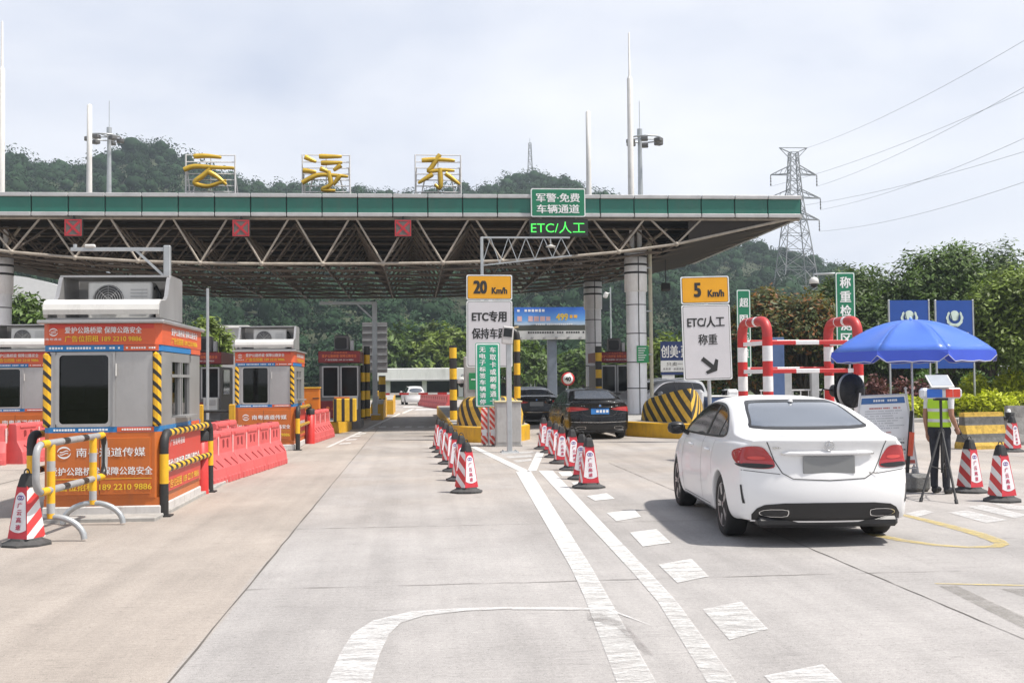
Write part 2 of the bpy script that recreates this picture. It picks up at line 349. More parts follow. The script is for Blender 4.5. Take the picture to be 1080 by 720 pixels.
pk = paint('tar_strip_paint', (0.24, 0.225, 0.20), 0.50, (1, 1, 1), .14, .6); psm = paint('tyre_smear_rubber', (0.24, 0.22, 0.21), 0.54, (1, 1, 1), .12, .5)
def P(mb, m, pts, z=0.006): mb.poly([gp(x, y, z) for x, y in pts][::-1], m)
wm = MB()
def Z8(pts): return [(520 + a / 2.88, 470 + b / 2.88) for a, b in pts]
P(wm, pw, [(544, 497), (560, 497), (624, 598), (641, 628), (694, 722), (652, 722), (616, 628), (602, 598)])
P(wm, pw, [(568, 496), (583, 496), (687, 605), (714, 634), (779, 722), (748, 722), (694, 634), (669, 605)])
for d in ([(285, 152), (345, 143), (370, 160), (310, 166)], [(345, 203), (430, 193), (450, 215), (375, 228)], [(415, 262), (497, 252), (540, 293), (455, 305)], [(503, 360), (603, 342), (655, 395), (560, 415)], [(637, 495), (755, 472), (835, 555), (718, 588)]): P(wm, pw, Z8(d))
def Z6(pts): return [(450 + a / 5.143, 430 + b / 5.143) for a, b in pts]
for d in ([(712, 345), (780, 343), (800, 368), (735, 370)], [(785, 403), (850, 400), (880, 425), (810, 428)]): P(wm, pw, Z6(d))
P(wm, pw2, [(806, 712), (868, 700), (905, 735), (840, 748)])
P(wm, pw, [(496, 471), (502, 470.5), (560, 497), (548, 497)]); P(wm, pw, [(566, 476), (574, 477), (566, 496), (556, 497)])
P(wm, pw2, [(534, 481), (560, 479.5), (562, 481.5), (536, 483)]); P(wm, pw2, [(541, 485.3), (560, 483.5), (561, 485.6), (545, 487.3)]); P(wm, pw2, [(526, 477.5), (562, 475.5), (563, 477), (530, 479)])
# curve of an old arrow at the bottom
cp = [gp(366, 725, .006), gp(379, 690, .006), gp(391, 668, .006), gp(408, 655, .006), gp(440, 646.5, .006), gp(490, 642, .006), gp(540, 640.5, .006)]
strip(wm, [(p.x, p.y) for p in cp], [.25, .25, .25, .22, .18, .1, .06], pw2, 0.007)
P(wm, pw2, [(540, 640), (640, 640), (690, 660), (640, 642.5), (540, 642)], .0065)
# left edge of the toll lane: line with ladder rungs
P(wm, pw, [(343.5, 471.4), (347.5, 471.4), (425, 435.2), (421.5, 435.4)])
for a, b, c in ((357, 369, 488), (364, 375, 463.5), (370, 379, 460), (376, 385, 457.2), (380, 389, 454.2), (386, 394, 452)):
    yy = 467.5 if a == 357 else c
    P(wm, pw, [(a, yy + .9), (b, yy), (b + 2, yy - 1.2), (a + 2, yy - .4)])
for a, b in ((399, 407), (414, 421), (427, 434), (440, 447), (452, 459)): P(wm, pw, [(a, 450.6), (b, 450.3), (b + .5, 449.2), (a + .5, 449.5)])
for k, yy in enumerate((449, 451.5, 454, 457, 460, 463)): P(wm, pw, [(459, yy), (466.5, yy - .2), (466.5, yy - 1.3), (459, yy - 1.1)])
P(wm, pw, [(421, 436), (426, 436), (437, 431), (434, 431)]); P(wm, pw, [(424, 429.5), (447, 429.3), (446, 428.2), (427, 428.4)]); P(wm, pw, [(437, 432.5), (462, 432), (460, 430.8), (440, 431)])
# right: zebra bars by the tripod
for d in ([(1000, 540), (1020, 538), (1062, 548), (1040, 551)], [(1020, 534), (1037, 532), (1085, 543), (1070, 546)], [(955, 541), (975, 537), (985, 540), (966, 545)], [(1045, 530), (1085, 534), (1085, 538), (1062, 536)]): P(wm, pw2, d)
structure(wm.build('white_lane_markings'))
ym = MB()
cy = [gp(x, y, .006) for x, y in ((930, 538), (968, 546), (1000, 554), (1030, 562), (1050, 569), (1057, 573), (1050, 576), (1020, 576.5), (985, 574), (950, 569), (915, 562))]
strip(ym, [(p.x, p.y) for p in cy], [.1, .13, .16, .18, .17, .14, .14, .1, .12, .14, .15], py, 0.0065)
P(ym, py, [(985, 614.3), (1090, 616.3), (1090, 617.6), (988, 615.4)])
structure(ym.build('yellow_lane_markings'))
km = MB(); P(km, pk, [(990, 617), (1010, 617), (1092, 655), (1092, 668)], .005); P(km, pk, [(1055, 620), (1090, 620), (1090, 632)], .005); structure(km.build('tar_strips'))
# rubbed-off tyre smears
sm = MB(); P(sm, psm, [(619, 645), (635, 647), (660, 657), (690, 690), (680, 688), (650, 660), (620, 652)], .0085); structure(sm.build('tyre_smears'))
# ---------------------------------------------------------------- hills
ridge_px = [(-120, 170), (0, 162), (25, 158), (46, 160), (67, 168), (102, 162), (130, 152), (148, 148), (170, 151), (185, 158), (200, 172), (260, 187), (320, 190), (390, 191), (440, 193), (480, 191), (510, 186), (540, 176), (572, 174), (600, 184), (640, 200), (700, 226), (760, 248), (800, 256), (843, 262), (880, 271), (912, 285), (950, 303), (1080, 335), (1250, 345)]
DR = 420.0; rth = []; rzz = []
for a, b in ridge_px:
    d = ray(a, b); h = math.hypot(d.x, d.y); rth.append(math.atan2(d.x, d.y)); rzz.append(H + d.z / h * DR - 8.0)
rth = np.array(rth); rzz = np.array(rzz)
def terrain(x, y):
    r = np.hypot(x, y); th = np.arctan2(x, y); zr = np.interp(th, rth, rzz)
    t = np.clip((r - 135) / (DR - 135), 0, 1); s = t * t * (3 - 2 * t) * .45 + t * .55
    z = zr * s - np.clip((r - DR) / 200, 0, 1) * zr * .8
    z = z + (2.6 * np.sin(x * .035 + 1) * np.sin(y * .03) + 1.4 * np.sin(x * .09) * np.cos(y * .07 + 2)) * np.clip(t * 4, 0, 1) * np.clip((1 - t) * 5, 0, 1)
    return np.where(r < 135, -1.5, z - 1.5 * (1 - np.clip(t * 20, 0, 1)))
gx = np.arange(-420, 641, 8.0); gy = np.arange(100, 641, 8.0); XX, YY = np.meshgrid(gx, gy); ZZ = terrain(XX, YY)
V = np.stack([XX.ravel(), YY.ravel(), ZZ.ravel()], 1); nx = len(gx); ii = (np.arange(len(gy) - 1)[:, None] * nx + np.arange(nx - 1)[None]).ravel()
hill = big_mesh('hills', V, np.stack([ii, ii + 1, ii + nx + 1, ii + nx], 1), mat('hill_floor', (0.035, 0.045, 0.02), 0.95, var=0.4, scale=0.05)); structure(hill)
# leaf tufts: folded quads
def leaves(cen, size, rng, upb=0.35, aspect=0.55, out=None, ow=1.3):
    n = len(cen); nrm = rng.normal(size=(n, 3)); nrm[:, 2] = np.abs(nrm[:, 2]) + upb
    if out is not None: nrm = nrm * .55 + out * ow; nrm[:, 2] += .25
    nrm /= np.linalg.norm(nrm, axis=1)[:, None]
    a = rng.normal(size=(n, 3)); a -= nrm * (a * nrm).sum(1)[:, None]; a /= np.linalg.norm(a, axis=1)[:, None]; b = np.cross(nrm, a)
    s = (size * rng.uniform(.6, 1.35, n))[:, None]
    v = np.stack([cen - a * s, cen + b * s * aspect - nrm * s * .12, cen + a * s, cen - b * s * aspect - nrm * s * .12], 1).reshape(-1, 3)
    return v, np.arange(n * 4).reshape(n, 4)
LASTD = []
def blob_points(c, r, n, rng, low=-.75, shell=(0.62, 1.02)):
    d = rng.normal(size=(n * 2, 3)); d /= np.linalg.norm(d, axis=1)[:, None]; d = d[d[:, 2] > low][:n]
    LASTD.append(d); return np.array(c) + d * np.array(r) * rng.uniform(shell[0], shell[1], (len(d), 1))
RN = np.random.default_rng(11)
mf = mat('forest_leaves', (0.024, 0.050, 0.024), 0.9, var=0.5, scale=0.03, island=0.25, trans=0.08, spec=0.08)
def forest_clump(rng, n):
    P_ = []; LASTD.clear()
    for k in range(rng.integers(3, 6)):
        c = (rng.uniform(-.45, .45), rng.uniform(-.45, .45), rng.uniform(.35, 1.0)); r = rng.uniform(.32, .55)
        P_.append(blob_points(c, (r, r, r * .9), n // 4, rng))
    return np.concatenate(P_), np.concatenate(LASTD)
def clump(n, s):
    p, d_ = forest_clump(RN, n); v, f = leaves(p, s, RN, .2, .6, d_, 1.6)
    c = p.mean(0); e_ = (np.percentile(p, 90, 0) - np.percentile(p, 10, 0)) / 2 * .86; nu, nv = 9, 6; g_ = []
    for j in range(nv + 1):
        for i in range(nu):
            a, b_ = 6.2832 * i / nu, -1.57 + 3.1416 * j / nv; k_ = 1 + .12 * math.sin(3 * a + 5 * b_); g_.append(c + e_ * k_ * np.array((math.cos(a) * math.cos(b_), math.sin(a) * math.cos(b_), math.sin(b_))))
    q = [(j * nu + i, j * nu + (i + 1) % nu, (j + 1) * nu + (i + 1) % nu, (j + 1) * nu + i) for j in range(nv) for i in range(nu)]
    return np.concatenate([v, np.array(g_)]), np.concatenate([f, np.array(q) + len(v)])
protos = [clump(240, .066) for _ in range(6)]
far = [clump(230, .068) for _ in range(6)]
Vs, Fs, nb = [], [], 0
cnt = 0
cand = []
r_ = 140.0
while r_ < DR + 35:
    stp = 4.6 + (r_ - 140) / 300 * 1.2
    th0, th1 = math.atan2(ray(-60, 300).x, ray(-60, 300).y), math.atan2(ray(1000, 300).x, ray(1000, 300).y)
    nth = int((th1 - th0) * r_ / stp)
    for i in range(nth):
        th = th0 + (th1 - th0) * (i + RN.uniform(0, 1)) / nth; rr = r_ + RN.uniform(-.5, .5) * stp
        cand.append((rr * math.sin(th), rr * math.cos(th), rr))
    r_ += stp * (1.0 if r_ < 240 or r_ > DR - 60 else 1.25)
cand = np.array(cand); cz = terrain(cand[:, 0], cand[:, 1])
for (x, y, rr), z in zip(cand, cz):
    v, f = (protos if rr < 230 else far)[RN.integers(6)]
    s = RN.uniform(3.2, 6.0) * (1.25 if RN.uniform() < .15 else 1); a = RN.uniform(0, 6.28); ca, sa = math.cos(a) * s, math.sin(a) * s
    hgt = s * RN.uniform(.8, 1.35)
    q = np.stack([v[:, 0] * ca - v[:, 1] * sa + x, v[:, 0] * sa + v[:, 1] * ca + y, v[:, 2] * hgt + z - .25 * s], 1)
    Vs.append(q); Fs.append(f + nb); nb += len(v)
fo = big_mesh('hillside_forest', np.concatenate(Vs), np.concatenate(Fs), mf); tag(fo, 'dense green forest covering the hills behind the toll station', 'forest', kind='stuff')
print('forest quads', nb // 4)
# ---------------------------------------------------------------- trees
bark = mat('bark', (0.10, 0.08, 0.06), 0.9, var=0.3, scale=6, bump=0.5)
def leafmat(name, rgb, trans=0.2, isl=0.5): return mat(name, rgb, 0.55, var=0.35, scale=0.6, island=isl, trans=trans, spec=0.35)
lm_dark = leafmat('mango_leaves', (0.062, 0.100, 0.024)); lm_red = leafmat('reddish_leaves', (0.140, 0.105, 0.026), .2, .7); lm_lite = leafmat('light_leaves', (0.13, 0.18, 0.030)); lm_mid = leafmat('mid_leaves', (0.080, 0.130, 0.028))
nt = lm_red.node_tree; bs = nt.nodes['Principled BSDF']; ge = nd(nt, 'ShaderNodeNewGeometry'); rp = nd(nt, 'ShaderNodeValToRGB'); rp.color_ramp.interpolation = 'CONSTANT'; e = rp.color_ramp.elements
e[0].color = (.060, .085, .022, 1); e[1].position = .52; e[1].color = (.10, .10, .024, 1); x = e.new(.76); x.color = (.22, .085, .025, 1)
nt.links.new(ge.outputs['Random Per Island'], rp.inputs[0]); nt.links.new(rp.outputs[0], bs.inputs['Base Color'])
def make_tree(seed, h, rad, leafm, n=9000, ls=.19, trunk_h=.3, topm=None):
    rng = np.random.default_rng(seed); t = MB()
    t.tube([(0, 0, -.1), (rng.uniform(-.1, .1), rng.uniform(-.1, .1), h * trunk_h), (rng.uniform(-.3, .3), rng.uniform(-.3, .3), h * .7)], [.2, .16, .06], bark, 8)
    nb_ = 13; pts = []; outs = []
    for k in range(nb_):
        a = k * 2.4 + rng.uniform(-.4, .4); q = math.sqrt((k + .5) / nb_); rr_ = rad * q * .72
        zc = h * (.34 + .40 * (1 - q ** 2) + rng.uniform(-.05, .14))
        c = (math.cos(a) * rr_, math.sin(a) * rr_, zc); br = rad * rng.uniform(.30, .48)
        t.tube([(0, 0, h * trunk_h * .85), (c[0] * .5, c[1] * .5, zc * .72), c], [.09, .06, .02], bark, 6)
        m_ = int(n / nb_)
        # small sprays: several leaves round a twig end, so gaps stay between the sprays
        tw = blob_points(c, (br, br, br * .85), m_ // 8, rng, low=-.9, shell=(.35, 1.08))
        pts.append(np.repeat(tw, 8, 0) + rng.normal(size=(len(tw) * 8, 3)) * .17); outs.append(np.repeat(LASTD[-1], 8, 0))
    v, f = leaves(np.concatenate(pts), ls, rng, upb=.25, aspect=.36, out=np.concatenate(outs), ow=.7)
    return t, v, f
def tree(name, label, seed, x, y, h, rad, leafm, n=9000, ls=.19, group=None, z=0, trunk_h=.3):
    r = thing(name, label, 'tree', (x, y, z), 0, group)
    t, v, f = make_tree(seed, h, rad, leafm, n, ls, trunk_h); t.build('trunk', r); big_mesh('crown', v, f, leafm, r); return r
G = 'mango trees along the right side'
for i, (px, top, Y, rad, lm, lab) in enumerate([
    (800, 303, 52, 2.6, lm_red, 'low bushy tree with rust red new leaves behind the red and white hoop frame'),
    (848, 303, 50, 2.6, lm_red, 'tree with orange tinted crown left of the green weighing sign'),
    (893, 284, 52, 3.0, lm_dark, 'dark green tree directly behind the green weighing sign'),
    (945, 265, 53, 3.4, lm_dark, 'large dark green mango tree rising behind the left blue emblem board'),
    (998, 249, 52, 3.5, lm_mid, 'tallest mango tree rising behind the right blue emblem board'),
    (1045, 248, 55, 3.5, lm_dark, 'dark mango tree between the blue boards and the frame edge'),
    (1082, 258, 43, 2.5, lm_lite, 'pale green tree cut by the right edge of the photo'),
    (1125, 246, 50, 3.6, lm_dark, 'dark tree at the far right end of the mango row'),
    (822, 322, 58, 2.8, lm_dark, 'dark tree half hidden behind the rust red trees')]):
    xx = X_(px, Y); h = Z_(px, top, Y); tree('mango_tree', lab, 40 + i, xx, Y, h, rad, lm, 19000 if Y < 56 else 9000, .145, G, trunk_h=.16)
for i, (px, top, Y, rad, lm, lab) in enumerate([
    (704, 345, 62, 2.3, lm_lite, 'bright yellow green tree above the blue roadside billboard'),
    (672, 362, 66, 2.0, lm_mid, 'small green tree behind the white round canopy column'),
    (17, 300, 62, 2.8, lm_mid, 'leafy tree beside the far left white column'),
    (62, 303, 66, 3.0, lm_dark, 'darker leafy tree left of the front booth roof'),
    (216, 325, 70, 1.9, lm_lite, 'small pale green tree between the front and the second booth'),
    (545, 356, 100, 4.2, lm_mid, 'round green tree below the blue sky billboard'),
    (425, 345, 128, 6.0, lm_mid, 'broad green tree behind the white bridge deck, left one'),
    (478, 340, 128, 6.5, lm_lite, 'broad feathery green tree behind the white bridge deck, middle one'),
    (618, 368, 105, 4.0, lm_mid, 'green tree right of the billboard post'),
    (262, 352, 100, 3.6, lm_dark, 'dark tree behind the second booth roof')]):
    xx = X_(px, Y); h = Z_(px, top, Y); tree('roadside_tree', lab, 80 + i, xx, Y, h, rad, lm, 5000, .2 + (Y - 60) * .004, 'trees beyond the toll lanes', trunk_h=.2)
# ---------------------------------------------------------------- flower bed on the right
sh_y = leafmat('golden_shrub_leaves', (0.42, 0.46, 0.03), .2, .35); sh_r = leafmat('purple_shrub_leaves', (0.15, 0.06, 0.055), .1, .4); sh_g = leafmat('green_shrub_leaves', (0.085, 0.16, 0.03), .15, .45)
kerbm = mat('kerb_concrete', (0.36, 0.35, 0.33), 0.85, var=0.2, scale=2, bump=.3)
def shrub(name, label, cat, x, y, sx, sy, h, m, n, ls, seed, group):
    rng = np.random.default_rng(seed); r = thing(name, label, cat, (x, y, 0.1), 0, group); pts = []; k = max(3, int(sx * sy * 1.2)); st = MB()
    for i in range(k):
        c = (rng.uniform(-.5, .5) * sx * .8, rng.uniform(-.5, .5) * sy * .8, h * rng.uniform(.35, .6)); br = min(sx, sy) * .3 + .1
        pts.append(blob_points(c, (br * 1.2, br * 1.2, h * rng.uniform(.4, .6)), n // k, rng, low=-.8, shell=(.3, 1.05)))
        for j in range(3): st.tube([(c[0] * .6, c[1] * .6, -.1), (c[0] + rng.uniform(-.2, .2), c[1], c[2] + .1)], [.02, .008], bark, 5)
    st.build('stem', r); p = np.concatenate(pts); p[:, 2] = np.abs(p[:, 2]); v, f = leaves(p, ls, rng, .5, .4); big_mesh('foliage', v, f, m, r); return r
hg = thing('hedge', 'tall dark hedge filling the space behind the mango trees on the right', 'hedge', (X_(960, 59), 59, 0)); rng_ = np.random.default_rng(5); hp = []
for i in range(26): hp.append(blob_points((-13 + 1.35 * i, rng_.uniform(-.5, .5), rng_.uniform(1.4, 2.3)), (1.3, 1.1, rng_.uniform(1.6, 2.4)), 420, rng_, shell=(.4, 1.05)))
hp = np.concatenate(hp); hp[:, 2] = np.abs(hp[:, 2]); v, f = leaves(hp, .26, rng_, .3, .42); big_mesh('foliage', v, f, lm_dark, hg)
S = 'shrubs in the flower bed on the right'
for i, (px, Y, sx, sy, h, m, n, lab) in enumerate([
    (925, 45, 3.0, 1.6, 1.15, sh_g, 2400, 'green shrub at the left end of the flower bed beside the notice board'),
    (946, 43.5, 2.8, 1.4, 1.5, sh_r, 2600, 'larger purple leaved shrub behind the notice board'),
    (985, 46, 1.9, 1.7, 1.85, sh_g, 2200, 'round clipped green bush behind the light bar'),
    (1012, 44, 2.4, 1.4, 1.3, sh_r, 2200, 'purple leaved shrub just right of the light bar'),
    (1031, 46.5, 1.7, 1.6, 1.9, sh_g, 2000, 'round clipped green bush right of the right blue board'),
    (1070, 46, 3.2, 1.6, 1.5, sh_g, 2600, 'dark green shrub in front of the white railing'),
    (1040, 42.6, 3.2, 1.4, 1.75, sh_y, 3800, 'golden yellow shrub in the back row of the bed'),
    (1078, 42.2, 2.8, 1.4, 1.8, sh_y, 3400, 'golden yellow shrub at the right edge of the photo'),
    (968, 40.3, 3.2, 1.2, 1.0, sh_y, 3000, 'golden shrub behind the person in the safety vest'),
    (1012, 40.2, 2.8, 1.2, 1.15, sh_y, 3000, 'golden shrub at the kerb right of the safety vest'),
    (1052, 40.2, 3.0, 1.2, .95, sh_y, 2600, 'low golden shrub behind the striped concrete barrier'),
    (1088, 40.0, 2.4, 1.2, 1.15, sh_y, 2400, 'golden shrub behind the plain grey concrete barrier')]):
    shrub('flower_bed_shrub', lab, 'shrub', X_(px, Y), Y, sx, sy, h, m, n, .11, 200 + i, S)
b = MB(); xa = X_(905, 39.2)
b.box((xa + 12, 39.15, .07), (24, .2, .14), kerbm, .02); structure(b.build('kerb'))
b = MB(); b.box((xa + 12, 44.4, .04), (24, 10.3, .12), mat('bed_soil', (0.06, 0.075, 0.03), .95, var=.4, scale=2)); structure(b.build('flower_bed_soil'))
# ---------------------------------------------------------------- toll canopy
CX, HW, Y0, Y1 = -3.1, 16.35, 36.5, 51.5
steel = mat('truss_paint', (0.34, 0.30, 0.25), 0.55, var=.2, dirt=.5); steel_d = mat('truss_paint_shaded', (0.125, 0.10, 0.08), 0.65, var=.3, dirt=.5)  # inner members: same paint darkened, shade under the roof put into the colour
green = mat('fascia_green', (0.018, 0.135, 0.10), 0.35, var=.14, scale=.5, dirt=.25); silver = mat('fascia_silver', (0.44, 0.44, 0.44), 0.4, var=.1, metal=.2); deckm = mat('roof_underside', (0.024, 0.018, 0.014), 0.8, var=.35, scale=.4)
white_p = mat('white_cladding', (0.80, 0.81, 0.83), 0.35, var=.06, scale=1.2, dirt=.25); dark_j = mat('dark_joint', (0.03, 0.03, 0.032), .7)
galv = mat('galvanised_steel', (0.42, 0.44, 0.45), .42, metal=.55, var=.12)
def zb(x):
    u = min(1, abs((x - CX) / HW)); return 7.22 - 1.58 * (1 - u ** 2.8)
can = thing('toll_canopy', 'wide toll plaza canopy with green fascia, open space frame underneath and white masts', 'canopy', (CX, Y0, 0))
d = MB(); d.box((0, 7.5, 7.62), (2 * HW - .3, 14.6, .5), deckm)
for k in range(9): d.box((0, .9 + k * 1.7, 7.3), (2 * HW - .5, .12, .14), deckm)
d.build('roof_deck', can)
f = MB()
n = int(round(2 * HW / 1.18)); wp = 2 * HW / n
for k in range(n):
    xc = -HW + wp * (k + .5)
    for yy, sg in ((0, 1), (15, -1)):
        f.box((xc, yy, 7.58), (wp - .035, .08, .50), green, .01); f.box((xc, yy - .03 * sg, 7.895), (wp - .03, .16, .13), silver, .015); f.box((xc, yy - .02 * sg, 7.265), (wp - .03, .14, .13), silver, .015)
    f.box((xc + wp / 2, .035, 7.58), (.05, .06, .6), dark_j)
for sx in (-1, 1):
    for k in range(12):
        f.box((sx * (HW + .02), .04 + .625 + 1.243 * k, 7.58), (.08, 1.2, .50), green); f.box((sx * (HW + .03), .04 + .625 + 1.243 * k, 7.9), (.12, 1.2, .125), silver); f.box((sx * (HW + .03), .04 + .625 + 1.243 * k, 7.262), (.12, 1.2, .125), silver)
f.build('fascia', can)
for sx in (-1, 1):
    e = MB(); xs = [HW * u for u in (.76, .82, .88, .94, .995)]
    e.prism([(sx * xs[0], 7.2)] + [(sx * x_, zb(CX + x_) + .03) for x_ in xs] + [(sx * xs[-1], 7.2)], .05 * sx, deckm, (0, .12, 0))
    vs = []; 
    for x_ in xs: vs += [(sx * x_, .2, zb(CX + x_)), (sx * x_, 14.9, zb(CX + x_))]
    e.add(vs, [(2 * i, 2 * i + 1, 2 * i + 3, 2 * i + 2) for i in range(4)], deckm); e.build('end_cladding', can)
MOD = 2.0; kn = [k * MOD - 12 for k in range(13)]            # bottom nodes, local x
def tubep(mb, a, b, r, m): mb.tube([a, b], r, m, 6)
rows = [0.12 + 14.76 * k / 7 for k in range(8)]
c = MB(); pts = [(-HW * .98, .12, zb(CX - HW * .98) + .05)] + [(x_, .12, zb(CX + x_)) for x_ in kn] + [(HW * .98, .12, zb(CX + HW * .98) + .05)]
c.tube(pts, .05, steel, 8); c.build('bottom_chord', can)
c = MB(); c.tube([(-HW, .14, 7.16), (HW, .14, 7.16)], .05, steel, 8); c.build('top_chord', can)
for x_ in kn:
    for s in (-.88, .88):
        t = MB(); tubep(t, (x_, .12, zb(CX + x_)), (x_ + s, .14, 7.15), .038, steel); t.build('diagonal_strut', can)
sf = MB()
for i, yy in enumerate(rows[1:], 1):
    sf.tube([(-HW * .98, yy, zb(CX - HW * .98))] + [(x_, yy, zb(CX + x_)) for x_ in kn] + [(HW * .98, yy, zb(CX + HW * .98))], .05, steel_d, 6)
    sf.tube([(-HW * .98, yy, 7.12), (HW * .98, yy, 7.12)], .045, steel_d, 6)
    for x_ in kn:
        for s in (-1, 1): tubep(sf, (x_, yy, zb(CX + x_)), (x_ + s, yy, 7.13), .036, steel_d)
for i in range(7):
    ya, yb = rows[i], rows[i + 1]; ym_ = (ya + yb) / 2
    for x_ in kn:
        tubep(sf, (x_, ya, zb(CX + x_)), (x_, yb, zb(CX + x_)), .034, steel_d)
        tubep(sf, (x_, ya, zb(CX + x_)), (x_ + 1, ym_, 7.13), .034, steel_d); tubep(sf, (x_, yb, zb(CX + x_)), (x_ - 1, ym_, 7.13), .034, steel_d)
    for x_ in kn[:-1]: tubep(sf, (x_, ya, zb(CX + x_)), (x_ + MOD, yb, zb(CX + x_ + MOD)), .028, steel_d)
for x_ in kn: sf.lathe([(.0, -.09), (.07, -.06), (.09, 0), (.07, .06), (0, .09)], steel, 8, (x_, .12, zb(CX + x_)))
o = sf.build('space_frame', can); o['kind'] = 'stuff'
def column(x, y, ztop):
    m = MB(); r = .365; rc = .415
    m.lathe([(r, .3), (r, 4.9)], white_p, 28); m.lathe([(r + .01, 4.9), (rc, 4.905), (rc, ztop), (.1, ztop + .02)], white_p, 28)
    for z in (1.35, 2.3, 3.35, 4.4, 4.9): m.lathe([(r + .004, z), (r + .008, z + .005), (r + .008, z + .03), (r + .004, z + .035)], dark_j, 28)
    for z in (5.55, 5.85, 6.15): m.lathe([(rc + .004, z), (rc + .012, z + .01), (rc + .012, z + .07), (rc + .004, z + .08)], dark_j, 28)
    m.box((.02, -r - .004, 2.6), (.03, .02, 4.6), dark_j); m.box((.02, -rc - .004, 5.6), (.03, .02, 1.36), dark_j)
    for sx in (-.12, .16): m.tube([(sx, 0, ztop), (sx, 0, 7.4)], .09, white_p, 10)
    for k in range(4):
        a = R(45 + 90 * k); m.bar((math.cos(a) * .25, math.sin(a) * .25, ztop), (math.cos(a) * 1.4, math.sin(a) * 1.4, 7.1), .07, steel)
    o = m.build('column', can); o.location = (x - CX, y - Y0, 0); return o
cols = [(8.05, 39.5), (-14.5, 39.5), (8.05, 49.3), (-14.35, 49.3)]
for x, y in cols: column(x, y, 6.45)
gsm = mat('notice_green', (0.02, 0.25, 0.09), .5, var=.1); ltx = mat('lettering_white', (0.75, 0.76, 0.76), .5, var=.03); btx = mat('lettering_black', (0.02, 0.02, 0.02), .5)
g_ = MB(); g_.box((8.05 + .14 - CX, 39.5 - Y0 - .39, 2.6), (.44, .02, .62), gsm)
for k in range(6): g_.box((8.05 + .12 - CX - .02 * (k % 3), 39.5 - Y0 - .402, 2.82 - k * .085), (.3 - .05 * (k % 3), .004, .03), ltx)
g_.build('notice_plate', can)
dp = MB(); dp.tube([(8.62 - CX, 39.62 - Y0, .3), (8.62 - CX, 39.62 - Y0, 6.9)], .07, mat('downpipe_cream', (0.5, 0.47, 0.36), .5), 10)
for z in (1, 2.6, 4.2, 5.8): dp.box((8.55 - CX, 39.62 - Y0, z), (.2, .16, .05), galv)
dp.build('downpipe', can)
mastm = mat('mast_white', (0.70, 0.69, 0.66), .45, var=.05, dirt=.3)
for (x, y), top in zip(cols, (13.2, 13.6, 11.8, 12.9)):
    top = {0: Z_(662, 34, 39.5), 1: Z_(1, 22, 39.5), 2: Z_(620, 117, 49.3), 3: Z_(108, 110, 49.3)}[cols.index((x, y))]
    m = MB(); h = top - 7.8
    m.lathe([(.125, 7.3), (.12, 8.0), (.10, 7.8 + h * .74), (.085, 7.8 + h * .745), (.04, 7.8 + h * .76), (.03, top - .05), (0, top)] if y < 45 else [(.14, 7.3), (.135, 9), (.115, 7.8 + h * .6), (.105, top - .05), (.03, top)], mastm, 14)
    o = m.build('mast', can); o.location = (x - CX - (.12 if x > 0 else 0), y - Y0, 0)
for px, py, Y in ((160, 280, 44), (590, 283, 44), (702, 300, 43), (400, 284, 47)):   # dark floodlights hung under the frame
    p = at(px, py, Y); m = MB(); m.box((0, 0, -.1), (.36, .22, .3), dark_j, .03, rx=R(-20)); m.tube([(0, 0, .05), (0, 0, 1.1)], .02, dark_j, 6); o = m.build('floodlight', can); o.location = (p.x - CX, p.y - Y0, p.z)
# ---------------------------------------------------------------- writing on the roof
gold = mat('gilded_letters', (0.55, 0.36, 0.04), .35, metal=.35, var=.25, scale=2); fr_w = mat('frame_white', (0.6, 0.6, 0.6), .5, var=.1)
STROKES = {'云': [[(.18, .05), (.45, .04), (.74, .07)], [(-.02, .32), (.2, .25), (.6, .27), (1.0, .28)], [(.52, .30), (.36, .44), (.2, .58), (.45, .65), (.72, .57), (.84, .53)], [(.44, .34), (.64, .45), (.84, .62)]],
 '浮': [[(.06, .06), (.30, .16)], [(.02, .33), (.30, .36)], [(.0, .58), (.3, .43), (.6, .42), (.97, .45)], [(.36, .05), (.84, .05)], [(.4, .18), (.85, .17)], [(.38, .29), (.55, .35)], [(.82, .22), (.66, .33)], [(.55, .34), (.60, .60), (.42, .71), (.70, .73)], [(.80, .42), (.66, .62)]],
 '东': [[(.14, .13), (.5, .11), (.87, .13)], [(.54, .01), (.36, .26), (.30, .34), (.6, .32), (.86, .33)], [(.54, .28), (.55, .66), (.42, .60)], [(.38, .40), (.06, .58)], [(.66, .38), (.97, .60)]]}
